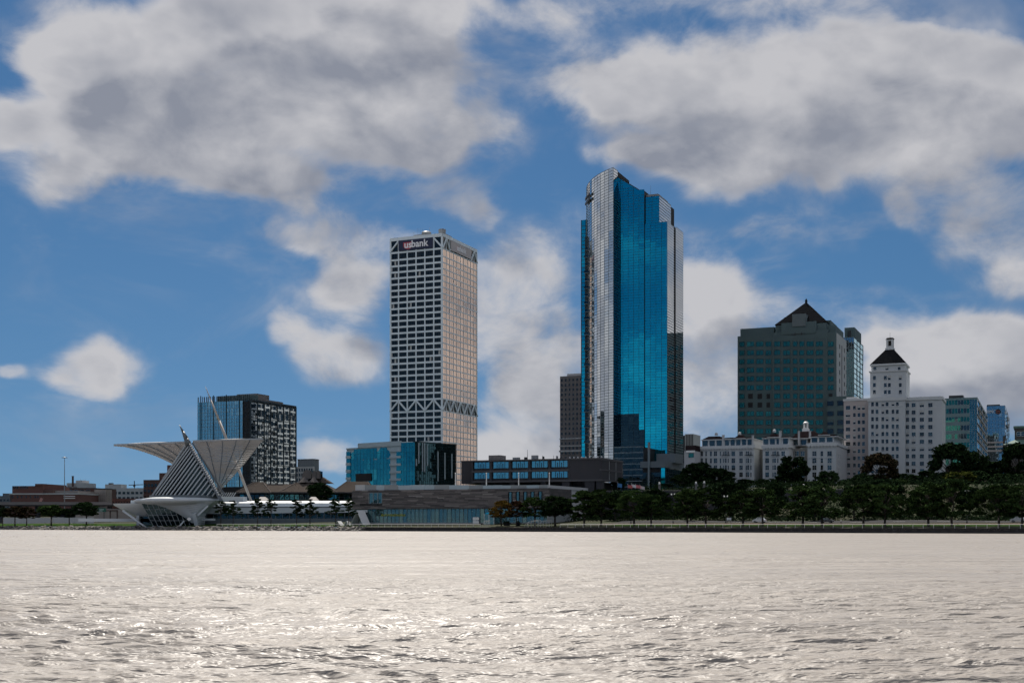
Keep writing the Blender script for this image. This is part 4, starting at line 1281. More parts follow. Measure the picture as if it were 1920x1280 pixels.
    for p in (1640.5, 1663, 1686): sash(p, yt + .5, 691, 4.4, 5)
    b = MB()
    for (x, yy, zz, w) in sills: b.box(x - w / 2 - .12, x + w / 2 + .12, yy - .2, yy, zz - .26, zz - .05)
    b.build('sills', M_creamw, f.o, kind='stuff')
    RT = ('R', xr1)
    Dr = f.ry(1767.5, xr1)
    ac = MB().box(-.3, .3, -.35, .1, 0, .4).mesh('air_conditioner', M_grey)
    for (x, yy, zz, w) in random.sample(sills, 34): obj('air_conditioner', ac, f.o, (x, yy - .05, zz + .02))
lantern_tower()

# ------------------------------------------------------------------ teal glass office, right
M_spand = mat('spandrel_teal', (.10, .17, .19), .5, var=.1)
def teal_office():
    f = Frame('teal_office', 'teal glass office block right of the white lantern tower', 'building', 1832, 640, 15)
    fx, z = f.fx, f.z; x0 = fx(1768); D = f.ry(1851)
    zt = z(748)
    MB().box(x0, -.3, .3, D - .2, 0, zt - .2).build('core', M_black, f.o)
    rows = 8; h = (zt - z(876)) / rows; zb = z(876)
    n = 9; xm = fx(1818); w = (xm - x0) / n
    ms = [window_mesh(w, h * .62, 1, 1, G_tealw if s % 3 else G_sash, M_mullp, .16, .14, s) for s in range(6)]
    put_windows(f.o, ('F', .0), [(x0 + w * (i + .5), zb + h * j + h * .38) for i in range(n) for j in range(rows)], ms, 'pane', tilt=.006)
    for j in range(rows): MB().box(x0, xm, -.12, .2, zb + h * j, zb + h * j + h * .38).build('spandrel', M_spand, f.o)
    m2 = 3; w2 = -xm / m2
    ms = [window_mesh(w2, h / 2, 1, 2, G_teal, M_mullp, .14, .14, s) for s in range(4)]
    put_windows(f.o, ('F', .0), [(xm + w2 * (i + .5), zb + h * j / 2) for i in range(m2) for j in range(rows * 2)], ms, 'pane', tilt=.006)
    nd = 4; wd = D / nd
    ms = [window_mesh(wd, h * .7, 1, 1, G_deep, M_pale, .2, .2, s) for s in range(3)]
    put_windows(f.o, ('R', 0.0), [(wd * (i + .5), zb + h * j + .3 * h) for i in range(nd) for j in range(rows)], ms, 'pane', tilt=.006)
    MB().box(x0 - .2, .2, -.3, D, zt - .2, z(744.5)).build('roof_band', M_spand, f.o)
    MB().box(fx(1778), fx(1805), 4, 14, z(744.5), z(738)).build('plant_room', M_dark, f.o)
    MB().box(x0, -.1, .35, D, 0, zb).build('base', M_black, f.o)
teal_office()

def round_sign_tower():
    f = Frame('sign_tower', 'pale glass tower with a dark round sign at the far right', 'tower', 1884, 820, 17)
    fx, z = f.fx, f.z; x0 = fx(1850); D = f.ry(1893); zt = z(760)
    MB().box(x0, -.3, .3, D - .2, 0, zt - .2).build('core', M_black, f.o)
    n, rows = 6, 11; w = -x0 / n; h = (zt - 10) / rows
    ms = [window_mesh(w, h, 1, 2, G_silver, M_mullp, .12, .12, s) for s in range(5)]
    put_windows(f.o, ('F', .0), [(x0 + w * (i + .5), 10 + h * j) for i in range(n) for j in range(rows)], ms, 'pane', tilt=.006)
    ms = [window_mesh(D / 2, h, 2, 2, G_silver, M_mullp, .12, .12, s) for s in range(3)]
    put_windows(f.o, ('R', .0), [(D / 2 * (i + .5), 10 + h * j) for i in range(2) for j in range(rows)], ms, 'pane', tilt=.006)
    for j in range(3): MB().box(x0, 0, -.3, .3, z(846 - 8 * j), z(843 - 8 * j)).build('stone_band', M_pinkb, f.o)
    cx, cz = fx(1871.5), z(771)
    sg = MB(); 
    sg.slab([(cx + 1.75 * math.cos(k * math.pi / 12), cz + 1.75 * math.sin(k * math.pi / 12)) for k in range(24)], -.8, -.15)
    s = sg.build('round_sign', mat('sign_black', (.012, .012, .014), .5), f.o)
    M_sr = mat('sign_dull_red', (.35, .10, .09), .5)
    b = MB().box(cx - .95, cx - .6, -.9, -.8, cz - .7, cz + .8).box(cx + .6, cx + .95, -.9, -.8, cz - .7, cz + .8)
    b.bar((cx - .75, -.85, cz + .7), (cx, -.85, cz - .1), .1, .34, (0, 0, 1)).bar((cx + .75, -.85, cz + .7), (cx, -.85, cz - .1), .1, .34)
    b.box(cx - .95, cx + .95, -.9, -.8, cz - 1.15, cz - .88); b.build('emblem', M_sr, s)
    lt = text_mesh('BMO', 3.0, mat('sign_pale_blue', (.45, .52, .58), .4), .05, .05)
    obj('letters', lt, f.o, (fx(1859.5), -.35, cz), (R(90), 0, 0))
    MB().box(x0, x0 + 8, 2, 12, zt, z(757)).build('plant_room', M_dark, f.o)
round_sign_tower()
def green_roof_house():
    f = Frame('green_roof_house', 'dark stone house with green copper roof cut by the right edge', 'building', 1940, 560, 14)
    fx, z = f.fx, f.z; x0 = fx(1882)
    M_cop = mat('green_copper', (.10, .17, .14), .7, var=.2)
    M_stn = mat('dark_brown_stone', (.07, .065, .06), .85, var=.2)
    MB().box(x0, 0, 0, 24, 0, z(832)).build('wall', M_stn, f.o)
    a = fx(1902)
    MB().box(a, 0, 5, 20, z(832), z(800)).build('upper_wall', M_stn, f.o)
    MB().hexa(((x0 - .4, -.5, z(832)), (.5, -.5, z(832)), (.5, 25, z(832)), (x0 - .4, 25, z(832)), (a, 5, z(822)), (0, 5, z(822)), (0, 20, z(822)), (a, 20, z(822)))).build('lower_roof', M_cop, f.o)
    MB().box(a - .5, .5, 4.5, 20.5, z(800), z(796)).build('roof', M_cop, f.o)
    MB().box(fx(1880), fx(1884), 2, 4, z(840), z(815)).build('chimney', M_stn, f.o)
    ms = [window_mesh(1.6, 1.9, 1, 2, G_sash, M_creamw, .12, .1, s) for s in range(2)]
    put_windows(f.o, ('F', .0), [(fx(p), z(838)) for p in (1893, 1906, 1918)], ms, d=.03)
    put_windows(f.o, ('F', 5.0), [(fx(p, 5), z(815)) for p in (1910, 1918)], ms, d=.03)
green_roof_house()

# ------------------------------------------------------------------ winged museum pavilion
M_shell = mat('museum_white', (.43, .475, .51), .5, var=.05, scale=.1, streak=True)
M_fin = mat('wing_fin', (.36, .335, .31), .55, var=.04, scale=.1)
M_rib = mat('rib_grey_white', (.30, .335, .36), .5, var=.06)
M_steel = mat('blue_grey_steel', (.10, .12, .135), .45, .3)
G_mus = glass('museum_glass', (.06, .10, .12), (.5, .6, .65), (.004, .008, .012), .04, 2.0, .5)
def museum():
    Y0 = 535.0; zb = 2.0
    ox = wx(340, Y0)
    o = thing('winged_museum', 'white winged museum pavilion with ribbed glass cone, spread fins and leaning mast', 'museum', (ox, Y0, zb))
    def P(px, py, dy=0.0):
        Y = Y0 + dy
        return Vector((wx(px, Y) - ox, dy, wz(py, Y) - zb))
    mp = Y0 / F
    # --- brim: swept boat-shaped ring that carries the cone
    rows = []
    cxp = 336
    for (fr, py, tip) in ((.60, 948, 0), (.86, 944.5, 2), (1.0, 940, 6), (1.01, 937, 8), (.95, 934, 5), (.80, 932.5, 0)):
        row = []
        for k in range(49):
            w = 2 * math.pi * k / 48
            rx = 78 * fr * mp; ry = 15.5 * fr
            c, s = math.cos(w), math.sin(w)
            x = c * rx
            if c < 0: x -= tip * mp * (-c) ** 3 * (1 if abs(s) < .9 else .3)
            row.append((P(cxp, 940).x + x, s * ry + 1.0, P(340, py + (1.2 if c < -.7 else 0)).z))
        rows.append(row)
    MB().strip(rows).build('brim', M_shell, o, smooth=True)
    b = MB(); b.face([(p[0], p[1], p[2]) for p in rows[-1][:-1]]); b.build('brim_deck', M_shell, o)
    # --- arched window wall under the brim, leaning mullions
    b = MB().face((P(266, 944, -8), P(287, 986.5, -6), P(360, 986.5, -6), P(360, 944, -8)))
    yb_ = -6.6
    n = 9
    tops = [266 + i * (352 - 266) / n for i in range(n + 1)]; bots = [288 + i * (366 - 288) / n for i in range(n + 1)]
    arch = [(262, 941), (275, 943), (290, 945.5), (305, 949.5), (318, 954.5), (330, 960.5), (342, 967), (352, 974), (359, 980)]
    def archy(px):
        for (xa, ya), (xb, yb2) in zip(arch, arch[1:]):
            if xa <= px <= xb: return ya + (yb2 - ya) * (px - xa) / (xb - xa)
        return arch[-1][1] if px > arch[-1][0] else arch[0][1]
    lev = [986.5, 975.5, 965, 954.5, 944]
    def gp(i, py):                                   # point on mullion line i at height py
        s = (py - 944) / (986.5 - 944)
        return P(tops[i] + (bots[i] - tops[i]) * s, py, -8.2 + 2.2 * s)
    for i in range(n):
        for j in range(4):
            ya, yb2 = lev[j], lev[j + 1]
            mid = tops[i] + (bots[i] - tops[i]) * ((ya + yb2) / 2 - 944) / 42.5 + 4
            if archy(mid) > ya: continue
            q = [gp(i, ya), gp(i + 1, ya), gp(i + 1, yb2), gp(i, yb2)]
            e = random.uniform(-.04, .04)
            q[2].y += e; q[3].y += e
            MB().face(q).build('pane', G_mus, o)
    for i in range(n + 1):
        s0 = max(archy(tops[i]), 944)
        for yy in range(int(s0), 986):
            s = (yy - 944) / 42.5
            if yy > archy(tops[i] + (bots[i] - tops[i]) * s): break
        if yy >= 984: continue
        MB().bar(gp(i, yy) + Vector((0, -.12, 0)), gp(i, 986.5) + Vector((0, -.12, 0)), .15, .2, (0, 1, 0)).build('mullion', M_rib, o)
    for j in range(1, 4):
        xs = [i for i in range(n + 1) if archy(tops[i] + (bots[i] - tops[i]) * (lev[j] - 944) / 42.5) < lev[j] + 1]
        if len(xs) > 1: MB().bar(gp(xs[0], lev[j]) + Vector((0, -.1, 0)), gp(xs[-1], lev[j]) + Vector((0, -.1, 0)), .12, .12, (0, 0, 1)).build('transom', M_rib, o)
    MB().bar(P(286, 986.8, -6.2), P(368, 986.8, -6.2), .5, .5).build('window_sill', M_shell, o)
    # --- arch shell: white band sweeping from the brim down to the pedestal
    outer = [(262, 938.5), (300, 939), (328, 940), (340, 943.5), (350, 952), (360, 963), (368, 973), (370, 980)]
    b = MB()
    def lp(pl, s):
        k = s * (len(pl) - 1); i = min(int(k), len(pl) - 2); f = k - i
        return (pl[i][0] + (pl[i + 1][0] - pl[i][0]) * f, pl[i][1] + (pl[i + 1][1] - pl[i][1]) * f)
    N = 20
    r1 = [P(*lp(arch, i / N), -9.0 + 1.8 * i / N) for i in range(N + 1)]
    r2 = [P(*lp(outer, i / N), -10.2 + 3.0 * i / N) for i in range(N + 1)]
    r3 = [p + Vector((0, 2.6, 0)) for p in r1]
    b.strip([r2, r1, r3]); b.build('arch_shell', M_shell, o, smooth=True)
    # --- pedestal hull: V-shaped concrete body, horizontal board joints
    va = [(334, 941), (344, 947), (357, 961), (366, 973), (370, 987)]
    vb = [(404, 938), (398, 943), (384, 953), (376, 963), (374, 987)]
    N = 14
    ra = [P(*lp(va, i / N), -9.6 + .25 * i) for i in range(N + 1)]; rb = [P(*lp(vb, i / N), -8.0 + .2 * i) for i in range(N + 1)]
    rm = [(a + c) / 2 + Vector((0, -1.2, 0)) for a, c in zip(ra, rb)]
    rbk = [p + Vector((0, 9, 0)) for p in rb]; rak = [p + Vector((0, 9, 0)) for p in ra]
    for i in range(N):                                # each board course its own piece, with a recessed joint
        b = MB()
        t0, t1 = .05, .97
        def L(r, t): return r[i].lerp(r[i + 1], t)
        b.strip([[L(rak, t1), L(ra, t1), L(rm, t1), L(rb, t1), L(rbk, t1)], [L(rak, t0), L(ra, t0), L(rm, t0), L(rb, t0), L(rbk, t0)]])
        b.build('hull_course', M_shell, o)
    MB().strip([[p + Vector((0, .25, 0)) for p in (ra[k], rm[k], rb[k])] for k in range(N + 1)]).build('hull_backing', M_steel, o)
    MB().bar(P(364, 962, -10), P(369, 987, -8.5), 1.4, 1.6, (0, 1, 0)).build('pedestal', M_shell, o)
    MB().bar(P(390, 948, -8.6), P(371, 966, -9.2), .7, .9, (0, 1, 0)).build('hull_rib', M_shell, o)
    # small diamond sign on a post beside the pedestal
    d = P(354.5, 972.5, -12)
    sg = MB().slab([(d.x - .95, d.z), (d.x, d.z - .8), (d.x + .95, d.z), (d.x, d.z + .8)], d.y, d.y + .1).build('diamond_sign', M_pale, o)
    MB().box(d.x - .08, d.x + .08, d.y + .1, d.y + .26, 0, d.z).build('sign_post', M_dark, sg)
    # --- cone: ribs from the elliptical base to the raked spine, dark glass between
    S0_, S1_ = P(354, 831, 1.5), P(411, 931, -6.0)
    def spine(s): return S0_.lerp(S1_, s)
    def base(k, side):                                # k 0..1 left to right round the front (or back) of the base
        ang = math.pi * (1 - k)
        return Vector((P(347, 931).x + math.cos(ang) * 65 * mp, 1.0 - side * math.sin(ang) * 11.5, P(340, 931.5).z))
    nr = 17
    ks = [math.acos(1 - 2 * i / (nr - 1)) / math.pi for i in range(nr)]
    for side in (1, -1):
        pts = []
        for i in range(nr):
            s = (i / (nr - 1)) ** 1.25 * .97
            pts.append((base(ks[i] * .985, side), spine(s)))
        for i in range(nr - 1):
            a, c = pts[i], pts[i + 1]
            inn = Vector((0, .55 * side, 0))
            MB().face((a[0] + inn, c[0] + inn, c[1] + inn, a[1] + inn)).build('cone_pane', G_mus, o)
        for i in range(nr):
            a, c = pts[i]
            MB().bar(a, c, .5, .9, (0, 1, 0)).build('rib', M_rib, o)
    for dx in (-5, -9):                               # outer pair of slanting edge tubes
        MB().tube(P(287 + dx * .4, 931, -2), P(352 + dx * .25, 830, 1), .28, .22, 6).build('edge_tube', M_rib, o)
    b = MB()
    for k in range(40):
        a0, a1 = base(k / 40, 1), base((k + 1) / 40, 1)
        b.bar(a0 + Vector((0, -.3, .1)), a1 + Vector((0, -.3, .1)), .5, 1.2)
    b.build('base_ring', M_steel, o)
    # --- spine with its hinge knuckles, and the pointed beak
    dn = (S1_ - S0_).normalized()
    MB().bar(S0_ - dn * 1.0, S1_ + dn * 2.5, 1.2, 1.5, (0, 1, 0)).build('spine', M_steel, o)
    MB().bar(S0_ + Vector((1.5, 0, .2)), S1_ + Vector((2.6, .5, .2)), .5, .6, (0, 1, 0)).build('spine_rail', M_steel, o)
    kn = MB().lathe([(.28, -.3), (.42, 0), (.28, .3)], (0, 0), 8).mesh('hinge', M_pale)
    for i in range(26):
        p = spine(.02 + i / 26.5); obj('hinge', kn, o, p + Vector((.5, -1.0, .15)))
        if i % 1 == 0: MB().bar(p + Vector((-.2, -.5, 0)), p + Vector((1.9, -.3, .5)), .28, .28).build('hinge_arm', M_steel, o)
    bk = MB(); q = [P(353, 833, 1), P(349, 822, 1), P(343, 809, 1.2), P(336, 795.5, 1.5)]; rr = (1.35, 1.0, .55, .06)
    for a, c, r0, r1_ in zip(q, q[1:], rr, rr[1:]): bk.tube(a, c, r0, r1_, 10)
    bk.build('beak', M_steel, o, smooth=True)
    # --- wings: one tapering fin after another along the spine
    def curve(pl, s): return lp(pl, s)
    rc = [(493, 823.5), (487, 831), (478, 843), (468, 856), (458, 869), (448, 880), (440, 889), (430, 900), (420, 910), (411, 919), (404, 923)]
    lc = [(214, 835), (232, 836.5), (252, 841), (272, 847), (292, 854), (310, 862), (326, 870), (340, 880), (352, 890), (365, 902), (380, 916)]
    nf = 38
    for (pl, dys, dye, nm, lab) in ((rc, .6, 7.0, 'right_wing', 'spread right wing of pale fins'), (lc, 5.0, 14.0, 'left_wing', 'spread left wing of pale fins')):
        root = bpy.data.objects.new('wing', None); COL.objects.link(root); root.parent = o; root['label'] = lab
        ends, starts = [], []
        for i in range(nf):
            s = i / (nf - 1)
            a = spine(s * .93) + Vector((1.6 if pl is rc else -.6, dys, .55))
            e2 = curve(pl, s ** (1.05 if pl is rc else .92)); c = P(e2[0], e2[1], dye - (dye - dys) * s * .8)
            starts.append(a); ends.append(c)
            b = MB()
            N = 5
            pr = None
            sag = (c - a).length * .018
            for k in range(N):
                u0, u1 = k / N, (k + 1) / N
                p0 = a.lerp(c, u0) + Vector((0, 0, sag * 4 * u0 * (1 - u0))); p1 = a.lerp(c, u1) + Vector((0, 0, sag * 4 * u1 * (1 - u1)))
                ww = .46 * (1 + .15 * u0)
                b.bar(p0, p1, .5, ww, (0, -.35, 1) if pl is rc else (0, -.35, 1))
            b.build('fin', M_fin, root)
        for u in (.2, .42, .62, .82):                 # dark tubes standing in for shadow and hinge lines
            b = MB()
            pts = [starts[i].lerp(ends[i], u) + Vector((0, -.55, 0)) for i in range(0, nf, 2)]
            pts = [p for p, i in zip(pts, range(0, nf, 2)) if (ends[i] - starts[i]).length * (u if u < .5 else 1) > 1]
            for p, q_ in zip(pts, pts[1:]): b.tube(p, q_, .17, n=6)
            b.build('shadow_seam', M_steel, root)
        MB().bar(starts[0] + Vector((0, 0, .5)), ends[0] + Vector((0, 0, .25)), .8, .7).build('leading_edge', M_rib, root)
        b = MB()
        for p, q_ in zip(ends, ends[1:]): b.tube(p, q_, .16, n=6)
        b.build('trailing_edge', M_fin, root)
    # --- leaning mast
    m = MB(); t0, t1 = P(471, 939, 28), P(385, 724, 28)
    for u0, u1, ra_, rb_ in ((0, .35, .55, .68), (.35, .7, .68, .55), (.7, .88, .55, .32), (.88, 1, .32, .08)): m.tube(t0.lerp(t1, u0), t0.lerp(t1, u1), ra_, rb_, 10)
    m.build('mast', M_fin, o, smooth=True)
    for i in range(5):
        MB().tube(t0.lerp(t1, .95 - i * .06), P(396 + 6 * i, 934, 10), .03, n=4).build('cable', M_steel, o)
    # --- left terrace canopy
    rows = []
    for (py0, wv) in ((943.5, 1.0), (947, .97), (953, .8), (960, .6), (968, .38)):
        rows.append([P(275, py0, 0) + Vector((math.cos(math.pi * (1 - k / 20)) * 0 - (68 * mp) * wv * math.cos(math.pi * k / 40) , -math.sin(math.pi * k / 40) * 9 * wv + 4, 0)) for k in range(21)])
    MB().strip(rows).build('terrace_canopy', M_shell, o, smooth=True)
    top = rows[0]; MB().face([tuple(p) for p in top] + [(top[-1].x + 2, 12, top[-1].z), (top[0].x + 8, 12, top[0].z)]).build('terrace_deck', M_shell, o)
    a, c = P(245, 950, 3), P(271, 938, 9)
    MB().box(a.x, c.x, 3, 9, a.z, c.z).build('roof_kiosk', M_shell, o)
    MB().box(P(257, 0, 2.9).x, P(268, 0, 2.9).x, 2.7, 3.0, P(0, 949.5).z, P(0, 946.5).z).build('kiosk_window', M_dark, o)
    MB().bar(P(231, 957, 0), P(258, 976, -4), .8, 1.0, (0, 1, 0)).build('terrace_strut', M_shell, o)
    MB().bar(P(257, 976, -4), P(275, 989, -9), .5, .7, (0, 1, 0)).build('terrace_strut', M_shell, o)
    MB().bar(P(345, 976, -10), P(336, 987, -12), .5, .6, (0, 1, 0)).build('terrace_strut', M_shell, o)
    MB().box(P(259, 0).x, P(282, 0).x, 2, 8, 0, P(0, 962).z).build('terrace_glass', G_mus, o)
    MB().box(P(257, 0).x, P(262, 0).x, -1, 1, 0, P(0, 966).z).build('terrace_pier', M_shell, o)
    # --- low white garden walls
    MB().box(P(150, 0, 4).x, P(284, 0, 4).x, 2, 3.2, P(0, 977.5).z, P(0, 971.8).z).build('garden_wall', M_shell, o)
    MB().box(P(368, 0, 0).x, P(404, 0, 0).x, -2, 0, P(0, 975.5).z, P(0, 971.5).z).build('garden_wall', M_shell, o)
    # --- long gallery wing: two stepped white roofs over a dark glass band
    gx0, gx1 = P(384, 0, 18).x, P(694, 0, 18).x
    g0, g1 = 8.0, 44.0
    def gz(py, dy): return P(0, py, dy).z
    MB().slab([(P(378, 0, 10).x, gz(962, 10)), (gx0 + 1.5, gz(951.5, 10)), (gx1, gz(951.5, 10)), (gx1, gz(960, 10)), (P(378, 0, 10).x, gz(963, 10))], g0, g0 + 8).build('lower_roof', M_shell, o)
    zA, zB = gz(949, 16), gz(938.5, 30)
    b = MB(); b.strip([[(gx0, 15.5, zA - .1), (gx1, 15.5, zA - .1)], [(gx0, 15.4, zA + 1.3), (gx1, 15.4, zA + 1.3)], [(gx0, 17, zA + 1.9), (gx1, 17, zA + 1.9)], [(gx0, 30, zB), (gx1, 30, zB)], [(gx0, g1, zB - .3), (gx1, g1, zB - .3)]])
    b.build('upper_roof', M_shell, o, smooth=True)
    MB().box(gx0, gx1, 16.2, g1, 0, zA).build('upper_wall', M_steel, o)
    MB().box(gx0 + 2, gx1, g0 + 1.2, 16, 0, gz(960, 10) - .1).build('glass_wall', G_mus, o)
    for i in range(24):
        x = gx0 + 3 + i * (gx1 - gx0 - 4) / 23
        MB().box(x - .15, x + .15, g0 + .8, g0 + 1.15, 0, gz(960, 10) - .1).build('gallery_fin', M_steel, o)
    MB().box(gx0 - 3, gx1, g0 - 2.0, g0 - 1.2, 0, gz(971.5, 7)).build('plinth', M_steel, o)
    for (p0, p1) in ((482, 502), (578, 596)):
        a, c = P(p0, 938, 32), P(p1, 931, 32); w_ = (c.x - a.x)
        MB().hexa(((a.x, 30, a.z), (c.x, 30, a.z), (c.x, 37, a.z), (a.x, 37, a.z), (a.x + w_ * .3, 32, c.z), (c.x - w_ * .3, 32, c.z), (c.x - w_ * .3, 35, c.z), (a.x + w_ * .3, 35, c.z))).build('skylight', M_fin, o)
    a, c = P(440, 936, 26), P(462, 928.5, 26)
    MB().box(P(404, 0, 22).x, P(458, 0, 22).x, 20, 28, gz(941, 24), gz(931, 24)).build('entrance_block', M_shell, o)
    bl = MB().bar((0, 0, 0), (1.3, 0, 2.0), .3, .5, (0, 1, 0)).mesh('bridge_fin', M_rib)
    for i in range(7): obj('bridge_fin', bl, o, P(411 + i * 4.2, 931.5, 22))
museum()

# ------------------------------------------------------------------ brown pitched-roof pavilion behind the gallery
M_brown = mat('brown_metal_roof', (.075, .065, .058), .95, var=.10, scale=.3, spec=.0)
M_ridge = mat('ridge_cap', (.13, .12, .115), .95, spec=.0)
def pavilion():
    Y = 650.0; ox = wx(550, Y)
    o = thing('pitched_pavilion', 'long low pavilion with brown pitched roofs behind the white gallery', 'building', (ox, Y, 3))
    def P(px, py, dy=0.0): return Vector((wx(px, Y + dy) - ox, dy, wz(py, Y + dy) - 3))
    zE = P(0, 922.5).z
    MB().box(P(446, 0).x, P(692, 0).x, 1.5, 40, 0, zE).build('wall', M_black, o)
    w = 2.6; n = int((P(690, 0).x - P(448, 0).x) / w)
    ms = [window_mesh(w * .86, 2.9, 1, 2, G_teal if s % 2 else G_deep, M_dark, .12, .1, s) for s in range(4)]
    put_windows(o, ('F', 1.45), [(P(448, 0).x + w * (i + .5), zE - 4.0) for i in range(n)], ms)
    def hip(pl, pr, ptl, ptr, py0, py1, y0, y1, nm='hip_roof'):
        a = [P(pl, py0, y0), P(pr, py0, y0)]; c = [P(ptl, py1, (y0 + y1) / 2), P(ptr, py1, (y0 + y1) / 2)]
        q = [a[0], a[1], Vector((a[1].x, y1, a[1].z)), Vector((a[0].x, y1, a[0].z))]
        t = [c[0] + Vector((0, -2, 0)), c[1] + Vector((0, -2, 0)), c[1] + Vector((0, 2, 0)), c[0] + Vector((0, 2, 0))]
        r = MB().hexa(q + t).build(nm, M_brown, o)
        for i in range(4): MB().bar(q[i], t[i], .35, .35).build('ridge', M_ridge, r)
        bb = MB(); nn = int((q[1].x - q[0].x) / 1.2)
        for i in range(1, nn):
            f = i / nn; bb.bar(q[0].lerp(q[1], f), t[0].lerp(t[1], f), .07, .12)
        bb.build('standing_seams', M_brown, r, kind='stuff')
        MB().box(q[0].x - .3, q[1].x + .3, y0 - .4, y0 + .1, q[0].z - .6, q[0].z).build('fascia', M_dark, r)
    hip(442, 508, 478, 494, 922.5, 903.5, -1, 22)
    hip(500, 545, 497, 552, 922, 907.5, 1.5, 24)
    hip(523, 632, 556, 604, 922, 904.5, -1.5, 24)
    hip(622, 700, 651, 690, 922, 902.5, -1, 22)
    MB().box(P(494, 0).x, P(525, 0).x, 10, 14, P(0, 908).z, P(0, 905.5).z).build('ridge_box', M_ridge, o)
    # saw-tooth skylights and two little glass pyramids
    for (p0, p1, py0, py1) in ((568, 585, 897, 882), (586, 594, 897, 883.5), (594, 602, 897, 883)):
        a, c = P(p0, py0, 14), P(p1, py1, 14)
        MB().slab([(a.x, a.z), (c.x, a.z), (c.x, c.z), (a.x + (c.x - a.x) * .3, c.z + .4), (a.x, a.z + (c.z - a.z) * .55)], 12, 19).build('saw_tooth', M_ridge, o)
        MB().box(c.x - .1, c.x + .05, 11.8, 19.2, a.z, c.z).build('saw_tooth_glass', G_win, o)
    for pc in (570, 588):
        a = P(pc, 904, 9)
        MB().lathe([(3.0, a.z), (.1, a.z + 2.9)], (a.x, 9), 4).build('glass_pyramid', M_ridge, o)
    a, c = P(572, 905, 16), P(620, 893, 16)
    MB().hexa(((a.x, 14, a.z), (c.x, 14, a.z), (c.x, 30, a.z), (a.x, 30, a.z), (a.x + 3, 17, c.z), (P(602, 0, 16).x, 17, c.z), (P(602, 0, 16).x, 26, c.z), (a.x + 3, 26, c.z))).build('upper_roof', M_brown, o)
pavilion()

# ------------------------------------------------------------------ glass office block behind the museum
G_office = glass('pale_blue_office_glass', (.55, .92, .98), (.7, .8, .85), (.02, .07, .08), .03, 1.6, .85, .015)
G_mirror = glass('neutral_mirror_glass', (.42, .44, .46), (.9, .88, .86), (.01, .012, .014), .03, 1.2, .7, .02)
def office_block():
    f = Frame('office_block', 'square glass office block with finned crown behind the museum mast', 'building', 470, 800, 8)
    fx, z = f.fx, f.z; x0 = fx(371); xm = fx(455); D = f.ry(555); zt = z(750); zl = z(745, x0)
    MB().box(x0, -.3, .3, D - .2, 0, zt - .3).build('core', M_black, f.o)
    rows = 12; zb = z(912); h = (zt - zb) / rows
    n = 14; w = (xm - x0) / n
    ms = [window_mesh(w, h, 2, 2, G_office, M_mullp, .14, .2, s) for s in range(5)]
    put_windows(f.o, ('F', .0), [(x0 + w * (i + .5), zb + h * j) for i in range(n) for j in range(rows)], ms, 'pane', tilt=.006)
    n2 = 3; w2 = -xm / n2
    G_o2 = glass('deep_blue_office_glass', (.16, .50, .62), (.6, .7, .75), (.01, .03, .04), .03, 1.8, .7, .015)
    ms = [window_mesh(w2, h, 2, 2, G_o2, M_mull, .16, .2, s) for s in range(4)]
    put_windows(f.o, ('F', .4), [(xm + w2 * (i + .5), zb + h * j) for i in range(n2) for j in range(rows)], ms, 'pane', tilt=.006)
    for i in range(0, n + 1):
        x = x0 + w * i
        big = i in (1, 5, 9, 13)
        MB().box(x - (.22 if big else .07), x + (.22 if big else .07), -.45 if big else -.25, 0, zb, zt + (3.4 if not big else 4.2)).build('fin', M_mull if big else M_mullp, f.o)
    # right face: 7 bays of mirror panes in a dark frame
    m = 7; wd = D / m; rr = 11; hh = (zt - 1 - zb) / rr
    A = [window_mesh(wd * .94, hh * .95, 3, 3, G_mirror, M_mull, .10, .12, s) for s in range(6)]
    for k, me in enumerate(A[:4]):                      # some panes pale, some dark: a mirrored building put into the colours
        me.materials.append(mat('pale_reflection_pane', (.34, .335, .33), .6)); me.materials.append(G_navy)
        r_ = random.Random(k)
        for q in range(9):
            if q % 3 == 0 and r_.random() < .12: me.polygons[q].material_index = 2
            elif r_.random() < .12: me.polygons[q].material_index = 3
    Bm = [window_mesh(wd * .94, hh * .95, 1, 1, G_mirror, M_mull, .3, .12, 10 + s) for s in range(3)]
    sp = []
    for i in range(m):
        for j in range(rr): sp.append((wd * (i + .5), zb + hh * j + .1, random.randrange(4) if i < 4 and j < rr - 1 else 6 + random.randrange(3)))
    put_windows(f.o, ('R', .0), sp, A + Bm, 'pane', tilt=.007)
    for i in range(m + 1): MB().fb(('R', 0.0), wd * i - .3, wd * i + .3, -.2, .35, 0, zt).build('pier', M_mull, f.o)
    for j in range(rr + 1): MB().fb(('R', 0.0), .3, D, -.2, .2, zb + hh * j - .16, zb + hh * j + .16).build('floor_line', M_mull, f.o)
    MB().fb(('R', 0.0), -.2, D, -1, .3, zt - .3, zt + .8).build('parapet', M_mull, f.o)
    MB().box(fx(402), -.5, 3, 9, zt - .3, z(738.5)).build('roof_screen', M_gran, f.o)
    MB().box(fx(430), fx(468), 8, 22, zt - .3, z(735)).build('plant_room', M_taupe, f.o)
    MB().box(fx(468), -.6, 6, D * .72, zt - .3, z(744)).build('plant_room', M_taupe, f.o)
    b = MB()
    for i in range(26): b.box(x0 + i * (-x0 / 26), x0 + i * (-x0 / 26) + .3, .4, .8, zt - .2, zt + 3.6)
    b.build('crown_fins', M_mull, f.o)
office_block()
